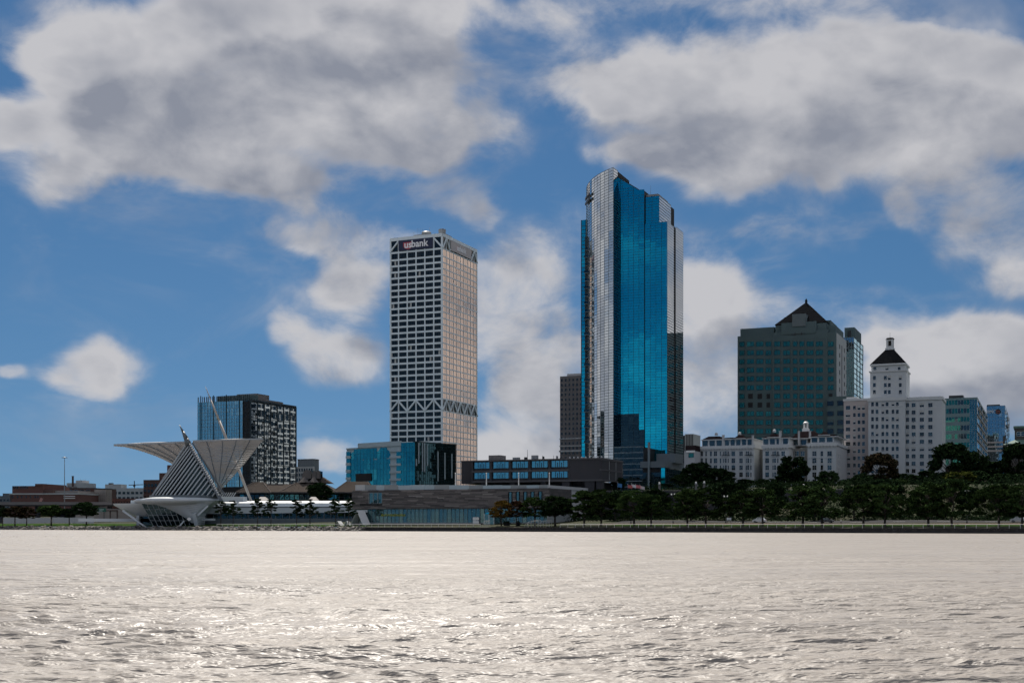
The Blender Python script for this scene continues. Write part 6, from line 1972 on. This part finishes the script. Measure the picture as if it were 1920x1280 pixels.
def crown_mesh(seed, style, leaves=2600):
    """leaf-sized faces in clumps through a unit crown (height 1, half-width about .5)"""
    r = np.random.default_rng(seed)
    cl = []
    if style == 'round':
        for _ in range(70):
            v = r.normal(size=3); v /= np.linalg.norm(v); q = r.uniform(.35, 1.0) ** .5
            c = np.array([v[0] * .43 * q, v[1] * .43 * q, .52 + v[2] * .40 * q])
            if c[2] < .2: c[2] = .2 + r.uniform(0, .1)
            cl.append((c, r.uniform(.06, .13), .75))
    elif style == 'tier':                       # sparse, flat sprays with gaps
        for _ in range(46):
            h = r.uniform(.08, .97); rad = .46 * (1 - h ** 2.2) + .08
            a = r.uniform(0, 6.28); q = r.uniform(.25, 1) * rad
            cl.append((np.array([math.cos(a) * q, math.sin(a) * q, h]), r.uniform(.06, .12), .35))
    elif style == 'spread':
        for _ in range(78):
            h = r.uniform(.05, 1.0); rad = .52 * math.sin(math.pi * min(1, (h * .82 + .16))) ** .7
            a = r.uniform(0, 6.28); q = r.uniform(.3, 1) ** .6 * rad
            cl.append((np.array([math.cos(a) * q, math.sin(a) * q, h * .92]), r.uniform(.06, .12), .5))
    elif style == 'cone':
        for _ in range(70):
            h = r.uniform(0, 1) ** 1.1; rad = .42 * (1 - h) ** .8 + .05
            a = r.uniform(0, 6.28); q = r.uniform(.4, 1) * rad
            cl.append((np.array([math.cos(a) * q, math.sin(a) * q, h * .96]), r.uniform(.06, .11), .6))
    w = np.array([c[1] ** 2 for c in cl]); w /= w.sum()
    n = leaves
    pick = r.choice(len(cl), n, p=w)
    C = np.array([c[0] for c in cl])[pick]; S = np.array([c[1] for c in cl])[pick]; FL = np.array([c[2] for c in cl])[pick]
    off = r.normal(size=(n, 3)); off /= np.linalg.norm(off, axis=1)[:, None]
    off *= (r.uniform(.2, 1.15, n) ** .6)[:, None]
    off[:, 2] *= FL
    P_ = C + off * S[:, None]
    ax = r.normal(size=(n, 3)); ax /= np.linalg.norm(ax, axis=1)[:, None]
    bx_ = np.cross(ax, r.normal(size=(n, 3))); bx_ /= np.linalg.norm(bx_, axis=1)[:, None]
    sz = r.uniform(.020, .042, n)[:, None]
    V = np.stack([P_ - ax * sz, P_ + bx_ * sz * .7, P_ + ax * sz, P_ - bx_ * sz * .7], 1).reshape(-1, 3)
    q = np.arange(4 * n).reshape(n, 4)
    me = bpy.data.meshes.new('crown')
    me.from_pydata([tuple(v) for v in V], [], [tuple(int(k) for k in f) for f in q])
    me.update()
    return me, [c[0] for c in cl]
def trunk_mesh(centres, seed, th):
    """tapered trunk and limbs in a space where the crown starts at z = 0 and the ground is z = -th"""
    r = random.Random(seed); b = MB()
    top = .62
    pts = [Vector((0, 0, -th)), Vector((r.uniform(-.01, .01), r.uniform(-.01, .01), 0)), Vector((r.uniform(-.03, .03), r.uniform(-.03, .03), top * .5)), Vector((r.uniform(-.05, .05), 0, top))]
    rd = (.030, .023, .016, .007)
    for a, c, r0, r1 in zip(pts, pts[1:], rd, rd[1:]): b.tube(a, c, r0, r1, 8)
    for c in r.sample(centres, min(26, len(centres))):
        c = Vector(c); u = min(.95, max(.15, c.z * .75)); a = pts[1].lerp(pts[3], u * .9)
        m = a.lerp(c, .5) + Vector((0, 0, .02))
        b.tube(a, m, .010, .007, 5); b.tube(m, c, .007, .003, 5)
    me = b.mesh('trunk', M_bark, True)
    return me
TREES = {}
def tree_kit(style, v, leafm, th):
    k = (style, v, leafm.name, th)
    if k not in TREES:
        kc = (style, v)
        me, cen = crown_mesh(hash(style) % 97 * 0 + {'round': 11, 'tier': 23, 'spread': 37, 'cone': 53}[style] + v, style, {'tier': 3000}.get(style, 5600))
        me.materials.append(leafm)
        TREES[k] = (me, trunk_mesh(cen, v, th))
    return TREES[k]
TREE_N = 0
def tree(px, Y, py_top, py_bot, wpx, style, leafm, label, group=None, name='tree', py_crown=None):
    """crown from py_top down to py_crown, trunk to the ground"""
    global TREE_N
    TREE_N += 1
    x = wx(px, Y); zg = ground_z(x, Y)
    zt = wz(py_top, Y); zc = max(zg + .25, wz(py_crown if py_crown else py_bot, Y))
    H = zt - zc; th = round(max(.06, (zc - zg + .3) / H), 2)
    cm, tm = tree_kit(style, TREE_N % 4, leafm, th)
    o = thing(name, label, 'tree', (x, Y, zc), random.uniform(0, 6.28), group)
    wd = wpx / F * Y / 1.0
    for nm, me in (('crown', cm), ('trunk', tm)):
        c = obj(nm, me, o); c.scale = (wd, wd, H)
    return o
# row along the promenade, left to right
FRONT = [(940, 936, 40, 'spread', L_amber, 'small yellowing tree at the left end of the shoreline row'),
         (968, 937, 38, 'spread', L_rust, 'small orange-tinged tree second in the shoreline row'),
         (1003, 928, 52, 'spread', L_green, 'olive green tree beside the two autumn-tinted shoreline trees'),
         (1041, 926, 66, 'round', L_dark, 'low dense dark tree hiding the gallery corner'),
         (1095, 916, 64, 'spread', L_green, 'shoreline tree below the right end of the memorial hall'),
         (1127, 914, 60, 'spread', L_green, 'shoreline tree below the blank memorial hall wall'),
         (1189, 914, 66, 'spread', L_green, 'shoreline tree below the glass podium, left of the street lamp'),
         (1221, 922, 60, 'spread', L_green, 'shorter shoreline tree directly below the glass podium'),
         (1289, 913, 66, 'spread', L_green, 'shoreline tree just right of the tall street lamp'),
         (1323, 911, 64, 'spread', L_green, 'shoreline tree before the paired lamp pillars'),
         (1393, 914, 66, 'spread', L_green, 'shoreline tree beside the white sign and left of the white car'),
         (1430, 911, 70, 'spread', L_green, 'shoreline tree in front of the white car'),
         (1505, 906, 74, 'spread', L_green, 'broad shoreline tree below the big round bluff tree'),
         (1541, 904, 66, 'spread', L_green, 'shoreline tree left of the right-hand lamp pillars'),
         (1619, 902, 70, 'spread', L_green, 'shoreline tree below the pinkish wing of the lantern tower'),
         (1659, 900, 72, 'spread', L_green, 'shoreline tree below the right wing of the lantern tower'),
         (1741, 900, 76, 'spread', L_green, 'shoreline tree below the teal office block'),
         (1785, 893, 74, 'spread', L_green, 'tall shoreline tree left of the far right street lamp'),
         (1873, 902, 76, 'spread', L_green, 'next to last shoreline tree at the right edge'),
         (1916, 903, 70, 'spread', L_green, 'last shoreline tree cut by the right edge')]
for (px, pt, w, st, lm, lab) in FRONT:
    k = (px - 960) / F                                # walk in from the shoreline along the view ray
    Y = (S0.y * SN.y + S0.x * SN.x + (13 if px > 960 else 10)) / (SN.y + SN.x * k)
    tree(px, Y, pt, 983, w * 1.14, st, lm, lab, 'trees along the shoreline promenade', py_crown=970 if st == 'spread' else 975)
# thin-crowned trees on the museum lawn
for i, (px, pt, w) in enumerate(((414, 938, 34), (437, 937, 32), (483, 934, 34), (508, 935, 32), (556, 935, 34), (581, 934, 36), (629, 934, 36), (654, 934, 36))):
    k = (px - 960) / F
    Y = (S0.y * SN.y + S0.x * SN.x + 12) / (SN.y + SN.x * k)
    labs = ['first airy lawn tree right of the museum pedestal', 'second airy lawn tree right of the museum pedestal', 'third airy lawn tree from the museum, left of a close pair', 'fourth airy lawn tree from the museum',
            'fifth airy lawn tree from the museum', 'sixth airy lawn tree from the museum', 'airy lawn tree behind the small white tent', 'airy lawn tree next to the stone gallery']
    tree(px, Y, pt, 985, w, 'tier', L_dark, labs[i], 'airy trees on the museum lawn', py_crown=969)
# left shore
for (px, pt, w, lm, st, lab) in ((28, 948, 46, L_drust, 'round', 'small brown-green tree at the left edge'), (50, 949, 36, L_drust, 'spread', 'small autumn-tinted tree second from the left edge'),
                                 (96, 944, 58, L_green, 'round', 'wide green tree left of the big dark left tree'), (162, 938, 54, L_dark, 'round', 'big dark round tree left of the museum terrace'),
                                 (130, 953, 36, L_dark, 'round', 'low dark tree between the wide green and big dark left trees'), (5, 950, 30, L_dark, 'round', 'dark tree cut by the left edge')):
    tree(px, 575, pt, 984, w, st, lm, lab, 'trees on the left shore', py_crown=972)
tree(600, 600, 902, 975, 58, 'round', L_dark, 'dark round tree in front of the brown pitched roofs', py_crown=945)
# bluff trees
BL = [(1312, 548, 862, 930, 78, 'round', L_dark, 'big dark tree hiding the foot of the glass podium'), (1350, 540, 876, 930, 62, 'round', L_dark, 'dark bluff tree left of the white apartment wing'),
      (1284, 545, 884, 930, 52, 'round', L_dark, 'dark bluff tree below the podium stone band'),
      (1487, 540, 851, 930, 66, 'round', L_dark, 'tall round dark tree before the middle apartment wing'), (1462, 538, 890, 930, 46, 'round', L_dark, 'lower dark tree beside the tall round bluff tree'),
      (1398, 545, 897, 932, 44, 'round', L_dark, 'small dark shrub tree below the left apartment wing'), (1432, 545, 896, 932, 36, 'round', L_dark, 'small dark tree below the apartment court'),
      (1551, 540, 880, 930, 50, 'round', L_dark, 'dark tree before the right apartment wing'), (1520, 530, 900, 935, 60, 'round', L_green, 'low green tree below the right apartment wing'),
      (1652, 540, 846, 912, 74, 'round', L_drust, 'tall reddish-green tree before the white lantern tower'), (1620, 535, 885, 935, 50, 'round', L_dark, 'dark tree left of the reddish bluff tree'),
      (1700, 540, 886, 935, 60, 'round', L_dark, 'dark tree at the foot of the lantern tower right wing'), (1735, 535, 880, 935, 64, 'round', L_dark, 'dark tree below the corner of the lantern tower'),
      (1786, 540, 826, 935, 88, 'round', L_dark, 'largest dark tree before the teal office block'), (1832, 545, 842, 935, 66, 'round', L_dark, 'dark tree right of the largest bluff tree'),
      (1800, 480, 882, 940, 66, 'round', L_olive, 'light yellow-green tree among the dark bluff trees'), (1868, 540, 862, 935, 80, 'round', L_dark, 'dark tree below the round-sign tower'),
      (1912, 530, 826, 935, 76, 'round', L_dark, 'dark tree before the green-roofed house at the right edge'), (1840, 520, 880, 940, 80, 'round', L_dark, 'dark tree behind the light yellow-green tree'),
      (1765, 515, 892, 940, 70, 'round', L_dark, 'dark low tree left of the light yellow-green tree'), (1890, 500, 886, 940, 80, 'round', L_dark, 'low dark tree near the right edge above the road'),
      (1245, 535, 906, 932, 44, 'round', L_dark, 'small dark tree under the podium corner'), (1160, 520, 893, 920, 34, 'round', L_dark, 'dark tree at the right end of the memorial hall'),
      (1590, 535, 897, 935, 46, 'round', L_dark, 'dark tree between the apartment block and lantern tower'), (1675, 525, 896, 940, 60, 'round', L_green, 'green tree below the reddish bluff tree'),
      (1360, 520, 905, 940, 60, 'round', L_dark, 'low dark tree behind the paired lamp pillars')]
for (px, Y, pt, pb, w, st, lm, lab) in BL: tree(px, Y, pt, pb, w, st, lm, lab, 'trees on the bluff', py_crown=pb)
r2 = random.Random(21)
SECOND = ['below the right end of the memorial hall', 'below the glass podium', 'left of the paired lamp pillars', 'above the pale board sign', 'right of the white car', 'below the right apartment wing', 'below the gap between apartments and lantern tower', 'below the front wing of the lantern tower', 'below the right corner of the lantern tower', 'below the teal office block', 'close to the right edge']
for q_, px in enumerate(range(1150, 1925, 74)):                       # a thick second row fills the gaps behind the first
    k = (px - 960) / F; dd = r2.uniform(54, 74)
    Y = (S0.dot(SN) + dd) / (SN.y + SN.x * k)
    tree(px + r2.uniform(-9, 9), Y, r2.uniform(902, 926) - (px - 1075) * .012, 965, r2.uniform(56, 78), 'round', L_dark,
         'dark second-row tree behind the shoreline trees ' + SECOND[q_], 'second row of dark trees', py_crown=r2.uniform(958, 966))
# low planting on the bluff slope: nobody could count it
def slope_planting():
    r = random.Random(9); b = MB()
    n = 0
    V = []
    while n < 42000:
        t_ = r.uniform(-70, 330); d = r.uniform(50, 122)
        if math.sin(t_ * .21) + math.sin(d * .33 + t_ * .05) + r.uniform(-1.2, 1.2) < -.7: continue
        x, y = shore(t_, d); z = ground_z(x, y) + abs(r.gauss(0, 1.3))
        a = Vector((r.gauss(0, 1), r.gauss(0, 1), r.gauss(0, 1))).normalized() * r.uniform(.25, .6)
        c = a.orthogonal().normalized() * r.uniform(.2, .4); p = Vector((x, y, z))
        b.face((p - a, p + c, p + a, p - c)); n += 1
    o = b.build('slope_shrubs', L_slope)
    tag(o, 'dark low shrubs covering the bluff slope', 'shrubs', kind='stuff')
slope_planting()

# ------------------------------------------------------------------ street furniture and small things
M_globe = mat('lamp_globe', (.80, .80, .76), .3, var=.02)
def on_ground(px, Y): x = wx(px, Y); return (x, Y, ground_z(x, Y))
def pillar_lamp(px, Y, py_top, label):
    x = wx(px, Y); zg = ground_z(x, Y); h = wz(py_top, Y) - zg
    o = thing('lamp_pillar', label, 'lamp', (x, Y, zg - .2), -THETA, 'stone lamp pillars on the overlook')
    MB().box(-.45, .45, -.45, .45, 0, h * .5).box(-.36, .36, -.36, .36, h * .5, h - .75).build('pillar', M_taupe, o)
    MB().box(-.5, .5, -.5, .5, h - .78, h - .62).build('capital', M_concrete, o)
    MB().lathe([(.16, h - .62), (.36, h - .42), (.40, h - .15), (.25, h + .1), (.05, h + .18)], (0, 0), 10).build('globe', M_globe, o, smooth=True)
for px, py, lab in ((1305, 902.5, 'left stone lamp pillar of the pair on the overlook'), (1320.5, 901.5, 'right stone lamp pillar of the pair on the overlook'),
                    (1236.5, 903.5, 'stone lamp pillar under the blue podium bay'), (1572.5, 911, 'left lamp pillar of the pair below the lantern tower'),
                    (1587, 908.5, 'right lamp pillar of the pair below the lantern tower'), (1507, 907, 'single lamp pillar below the right apartment wing')):
    pillar_lamp(px, 503, py, lab)
def street_lamp(px, Y, py_top, label):
    x, y, zg = on_ground(px, Y); h = wz(py_top, Y) - zg
    o = thing('street_lamp', label, 'lamp', (x, y, zg - .1), 0, 'tall street lamps by the drive')
    MB().tube((0, 0, 0), (0, 0, h - .5), .12, .07, 8).build('post', M_dark, o)
    MB().lathe([(.3, 0), (.22, .5), (.14, .8)], (0, 0), 8).build('base', M_dark, o)
    MB().bar((-.6, 0, h - .45), (.6, 0, h - .45), .08, .08).build('arm', M_dark, o)
    for s in (-1, 1): MB().lathe([(.08, h - .4), (.28, h - .2), (.26, h + .05), (.04, h + .2)], (s * .55, 0), 8).build('globe', M_globe, o, smooth=True)
for px, py, lab in ((1262, 925.5, 'tall street lamp below the glass podium'), (1813, 917.5, 'tall street lamp at the far right of the drive'), (1361, 929, 'street lamp above the white sign'), (1183, 930, 'street lamp below the memorial hall flags')):
    k = (px - 960) / F; Y = (S0.dot(SN) + 33) / (SN.y + SN.x * k)
    street_lamp(px, Y, py, lab)
def car(px, Y, col, label, rz, scale=1.0):
    x, y, zg = on_ground(px, Y)
    o = thing('parked_car', label, 'car', (x, y, zg + .07), rz, 'cars by the drive')
    M_body = mat('car_paint_' + label.split()[0], col, .3, .1, var=.03)
    prof = [(-2.2, .35), (-2.25, .8), (-2.1, 1.0), (-1.75, 1.08), (-1.35, 1.62), (-.9, 1.72), (.6, 1.70), (1.1, 1.18), (1.9, 1.02), (2.2, .85), (2.25, .4)]
    b = MB(); L, Rr = [], []
    for (u, v) in prof:
        ins = .88 if v < 1.1 else .88 - (v - 1.1) * .28
        L.append((u, -ins, v)); Rr.append((u, ins, v))
    b.strip([L, Rr]); b.face(L[::-1]); b.face(Rr); b.face((L[0], Rr[0], Rr[-1], L[-1]))
    b.build('body', M_body, o)
    gl = G_navy
    for s in (-1, 1):
        for (u0, u1, u2, u3) in ((-1.62, -.2, -.2, -1.28), (-.08, .92, .55, -.08)):
            MB().face(((u0, s * .872, 1.1), (u1, s * .872, 1.1), (u2, s * .76, 1.58), (u3, s * .76, 1.58))).build('window', gl, o)
    MB().face(((1.14, -.74, 1.17), (1.14, .74, 1.17), (.66, .64, 1.66), (.66, -.64, 1.66))).build('windscreen', gl, o)
    for u in (-1.4, 1.35):
        for s in (-1, 1):
            w = MB().tube((u, s * .70, .34), (u, s * .90, .34), .34, .34, 14).build('wheel', M_black, o)
            MB().tube((u, s * .89, .34), (u, s * .915, .34), .2, .2, 10).build('rim', M_grey, w)
    for s in (-1, 1):
        MB().box(2.18, 2.28, s * .62 - .16, s * .62 + .16, .68, .84).build('headlight', M_globe, o)
        MB().box(-2.3, -2.2, s * .66 - .12, s * .66 + .12, .75, 1.0).build('tail_light', mat('tail_red', (.25, .01, .01), .4), o)
    o.scale = (scale,) * 3
def on_drive(px, d): k = (px - 960) / F; return (S0.dot(SN) + d) / (SN.y + SN.x * k)
AR = math.atan2(SD.y, SD.x)
car(1424, on_drive(1424, 38), (.70, .71, .74), 'white estate car parked behind the shoreline trees', AR + math.pi, 1.0)
car(1550, on_drive(1550, 38), (.06, .065, .075), 'dark car between two shoreline trees below the apartments', AR, 1.0)
car(1909, on_drive(1909, 40), (.45, .46, .48), 'silver car at the right edge behind the last trees', AR + math.pi, 1.0)
def panel_sign(px, d, py0, py1, w, col, label):
    Y = on_drive(px, d); x, y, zg = on_ground(px, Y)
    o = thing('board_sign', label, 'sign', (x, y, zg), 0)
    MB().box(-w / 2, w / 2, 0, .1, wz(py1, Y) - zg, wz(py0, Y) - zg).build('board', mat('sign_board_white', col, .5), o)
    for s in (-1, 1): MB().box(s * w * .35 - .05, s * w * .35 + .05, .1, .2, -.1, wz(py0, Y) - zg).build('post', M_dark, o)
panel_sign(1367, 32, 970, 974.6, 1.45, (.62, .68, .76), 'pale blue-white board sign left of the white car')
# little white tents on the lawn
def tent(px, d, w, h, label, k):
    Y = on_drive(px, d); x, y, zg = on_ground(px, Y)
    o = thing('tent', label, 'tent', (x, y, zg + .05), AR, 'white tents on the lawn')
    M_t = mat('tent_canvas', (.70, .71, .72), .8, var=.05)
    for s in (-1, 1): MB().hexa(((s * w / 2, -w * .4, 0), (s * (w / 2 - .08), -w * .4, 0), (s * (w / 2 - .08), w * .4, 0), (s * w / 2, w * .4, 0), (s * .05, -w * .4, h), (-s * .02, -w * .4, h - .05), (-s * .02, w * .4, h - .05), (s * .05, w * .4, h))).build('roof_panel', M_t, o)
    MB().slab([(-w / 2 + .3, 0), (w / 2 - .3, 0), (0, h - .3)], w * .3, w * .33).build('back_panel', M_t, o)
    MB().tube((0, -w * .38, 0), (0, -w * .38, h), .06, n=6).build('pole', M_grey, o)
tent(636, 16, 3.0, 1.75, 'small white ridge tent on the lawn', 0)
tent(652, 18, 2.2, 1.7, 'second small white tent beside the ridge tent', 1)
tent(676, 20, 6.2, 5.6, 'larger white peaked tent at the left end of the stone gallery', 2)
# bollard-like white seat and planters near the gallery entrance
def planter(px, d, label):
    Y = on_drive(px, d); x, y, zg = on_ground(px, Y)
    o = thing('planter', label, 'planter', (x, y, zg), -THETA, 'dark planters by the gallery')
    MB().hexa(((-.5, -.5, 0), (.5, -.5, 0), (.5, .5, 0), (-.5, .5, 0), (-.7, -.7, 1.1), (.7, -.7, 1.1), (.7, .7, 1.1), (-.7, .7, 1.1))).build('tub', M_black, o)
    MB().box(-.62, .62, -.62, .62, 1.02, 1.06).build('soil', M_bark, o)
    b = MB(); r = random.Random(int(px))
    for _ in range(60):
        p = Vector((r.uniform(-.6, .6), r.uniform(-.6, .6), r.uniform(1.1, 1.6))); a = Vector((r.gauss(0, .1), r.gauss(0, .1), r.uniform(.1, .3))); c = a.orthogonal().normalized() * .08
        b.face((p - a, p + c, p + a, p - c))
    b.build('foliage', L_dark, o)
planter(948, 16, 'left dark planter below the small yellowing tree'); planter(952.5, 16, 'dark planter just right of the yellowing tree trunk'); planter(972, 16, 'dark planter below the orange-tinged tree')
def stair(px0, px1, d, label):
    Y = on_drive(px0, d); x0, y0, zg = on_ground(px0, Y)
    o = thing('stair_rail', label, 'handrail', (x0, y0, 1.45), AR)
    L = (px1 - px0) / F * Y * 1.15
    for k, s in enumerate((0, 1.6)):
        MB().tube((0, s, 1.0), (L * .4, s, 2.2), .07, n=6).build('rail', M_rail, o)
        MB().tube((L * .4, s, 2.2), (L, s, 2.4), .07, n=6).build('rail', M_rail, o)
        for i in range(5): MB().tube((L * i / 4, s, 0), (L * i / 4, s, 1.0 + min(1.2, i * .75) + (.05 * i)), .05, n=6).build('post', M_rail, o)
stair(984, 1010, 4, 'pale stair handrail rising from the promenade'); stair(1008, 1030, 6, 'second pale handrail behind the stair'); stair(905, 914, 4, 'short pale handrail below the gallery vestibule')

# ------------------------------------------------------------------ flags on the overlook
def flag(px, py, col, label, w=1.9, h=1.2):
    Y = 497.0; x = wx(px, Y); zg = ground_z(x, Y)
    o = thing('flag', label, 'flag', (x, Y, zg - .2), -.3, 'flags on the overlook')
    zt = wz(py, Y) - zg
    MB().tube((0, 0, 0), (0, 0, zt + .5), .05, .04, 6).build('pole', M_grey, o)
    MB().lathe([(.05, zt + .5), (.11, zt + .58), (.02, zt + .68)], (0, 0), 8).build('finial', M_pale, o)
    rows = []
    for j in range(4):
        rows.append([(w * i / 8, .16 * math.sin(i * 1.3 + j * .3), zt + .3 - h * j / 3 - .35 * (i / 8) ** 1.4) for i in range(9)])
    MB().strip(rows).build('cloth', mat('flag_' + label.split()[0], col, .8, var=.05), o)
flag(1158, 906, (.06, .20, .42), 'blue flag beside the memorial hall pier', 1.8, 1.5)
flag(1177, 909, (.45, .12, .11), 'red flag left of the podium flags')
flag(1192, 909, (.50, .16, .17), 'pinkish flag in front of the glass podium')
flag(1184, 908, (.62, .62, .64), 'white flag between the red and pinkish flags')
flag(1200, 911, (.55, .50, .50), 'pale flag right of the pinkish flag')

# ------------------------------------------------------------------ people
def person(px, Y, label, top, legs, skin_c, hair, pose=0, rz=0.0, zoff=0.0, h=1.72):
    x = wx(px, Y); zg = ground_z(x, Y) + zoff
    o = thing('person', label, 'person', (x, Y, zg), rz, None)
    st = .20 if pose == 0 else .10
    J = {'pel': (0, 0, .95), 'chest': (0, -.02, 1.30), 'neck': (0, -.02, 1.47), 'head': (0, -.04, 1.60), 'top': (0, -.03, 1.70),
         'hl': (.10, 0, .90), 'kl': (.11, -st * .6, .50), 'al': (.11, -st * .4, .08), 'tl': (.11, -st * .4 - .17, .04),
         'hr': (-.10, 0, .90), 'kr': (-.11, st * .2, .50), 'ar': (-.11, st * 1.2, .10), 'tr': (-.11, st * 1.2 - .15, .04),
         'sl': (.19, -.01, 1.40), 'el': (.25, st * .4, 1.14), 'wl': (.24, -.08 + st * .3, .90), 'fl': (.23, -.12 + st * .3, .80),
         'sr': (-.19, -.01, 1.40), 'er': (-.25, -st * .3, 1.14), 'wr': (-.24, -.12 - st * .5, .90), 'fr': (-.23, -.15 - st * .5, .80)}
    E = [('pel', 'chest'), ('chest', 'neck'), ('neck', 'head'), ('head', 'top'), ('pel', 'hl'), ('hl', 'kl'), ('kl', 'al'), ('al', 'tl'), ('pel', 'hr'), ('hr', 'kr'), ('kr', 'ar'), ('ar', 'tr'),
         ('chest', 'sl'), ('sl', 'el'), ('el', 'wl'), ('wl', 'fl'), ('chest', 'sr'), ('sr', 'er'), ('er', 'wr'), ('wr', 'fr')]
    Rd = {'pel': (.16, .12), 'chest': (.17, .12), 'neck': (.06, .06), 'head': (.085, .10), 'top': (.06, .07), 'h': (.10, .10), 'k': (.065, .065), 'a': (.045, .05), 't': (.04, .03), 's': (.075, .07), 'e': (.05, .05), 'w': (.035, .035), 'f': (.03, .045)}
    names = list(J)
    me = bpy.data.meshes.new('body')
    me.from_pydata([J[n] for n in names], [(names.index(a), names.index(b)) for a, b in E], [])
    b = bpy.data.objects.new('body', me); COL.objects.link(b)
    sk = b.modifiers.new('skin', 'SKIN'); sk.use_smooth_shade = True
    for i, n in enumerate(names):
        v = me.skin_vertices[0].data[i]; v.radius = Rd.get(n, Rd.get(n[0])); v.use_root = n == 'pel'
    ss = b.modifiers.new('sub', 'SUBSURF'); ss.levels = ss.render_levels = 1
    m2 = bpy.data.meshes.new_from_object(b.evaluated_get(bpy.context.evaluated_depsgraph_get()))
    bpy.data.objects.remove(b)
    for mm in (top, legs, skin_c): m2.materials.append(mm)
    for p in m2.polygons:
        c = p.center
        p.material_index = 2 if (c.z > 1.46 or (c.z < .88 and abs(c.x) > .19)) else (0 if c.z > .93 else 1)
    obj('body', m2, o)
    MB().lathe([(.098, 1.60), (.105, 1.66), (.085, 1.73), (.03, 1.765)], (0, -.02), 10).build('hair', hair, o, smooth=True)
    o.scale = (h / 1.75,) * 3
M_skin = mat('skin', (.42, .27, .20), .6); M_hair = mat('dark_hair', (.02, .015, .012), .7)
def cl(n, c): return mat('cloth_' + n, c, .85, var=.1)
Yp = on_drive(1425.5, 3.4)
person(1425.5, Yp, 'person in dark clothes walking along the promenade rail', cl('black', (.018, .018, .022)), cl('navy', (.02, .022, .035)), M_skin, M_hair, 0, 1.2)
person(1577, on_drive(1577, 26), 'person in a white top on the path by the right verge', cl('white', (.72, .72, .70)), cl('grey', (.10, .10, .11)), M_skin, M_hair, 1, .4)
OV = [(1146, cl('white', (.72, .72, .70)), 'person in white on the overlook left of the blue flag'), (1170, cl('pale', (.55, .52, .48)), 'person in beige on the overlook between blue and red flags'),
      (1208, cl('white', (.72, .72, .70)), 'person in white on the overlook right of the flags'), (1226, cl('blue', (.12, .18, .32)), 'person in a blue top on the overlook near the lamp pillar'),
      (1230, cl('white', (.72, .72, .70)), 'person in white on the overlook beside the person in blue'), (1246, cl('grey', (.10, .10, .11)), 'person in grey on the overlook right of the lamp pillar')]
for i, (px, c, lab) in enumerate(OV): person(px, 494 + (i % 2) * 2, lab, c, cl('navy', (.02, .022, .035)), M_skin, M_hair, 1, i * .9)
# overlook wall
def overlook():
    Y = 490.0; x = wx(1135, Y)
    o = thing('overlook_wall', 'long low dark retaining wall of the bluff overlook behind the tree row', 'wall', (x, Y, 2), -THETA * .6)
    n = 26
    for i in range(n): MB().box(i * 4.2, i * 4.2 + 4.15, 0, .5, 0, wz(921, Y) - 2 + .03 * (i % 3)).build('wall_panel', M_mem, o)
    MB().box(0, n * 4.2, -.15, .65, wz(921, Y) - 1.9, wz(921, Y) - 1.65).build('coping', M_taupe, o)
overlook()
# a gull on the water near the seawall and one over the lake wall
def gull(px, py, Y, label):
    o = thing('gull', label, 'bird', (wx(px, Y), Y, wz(py, Y)), .6)
    b = MB(); prof = [(.02, -.24), (.07, -.16), (.10, -.02), (.09, .12), (.05, .2), (.06, .26), (.02, .33)]
    rows = [[(r * math.cos(k * math.pi / 4), u, .1 + r * math.sin(k * math.pi / 4) + (.08 if u > .18 else 0)) for k in range(9)] for r, u in prof]
    b.strip(rows).build('body', M_pale, o, smooth=True)
    for s in (-1, 1): MB().hexa(((s * .08, -.1, .12), (s * .1, -.1, .12), (s * .1, .12, .12), (s * .08, .12, .12), (s * .09, -.3, .16), (s * .11, -.3, .16), (s * .11, .1, .2), (s * .09, .1, .2))).build('wing', M_grey, o)
    MB().tube((0, .32, .19), (0, .4, .17), .02, .005, 6).build('beak', mat('beak_yellow', (.5, .3, .03), .5), o)
    for v in o.children: v.scale = (1.4,) * 3
gull(510, 993.2, 477, 'small white gull sitting on the water before the seawall')
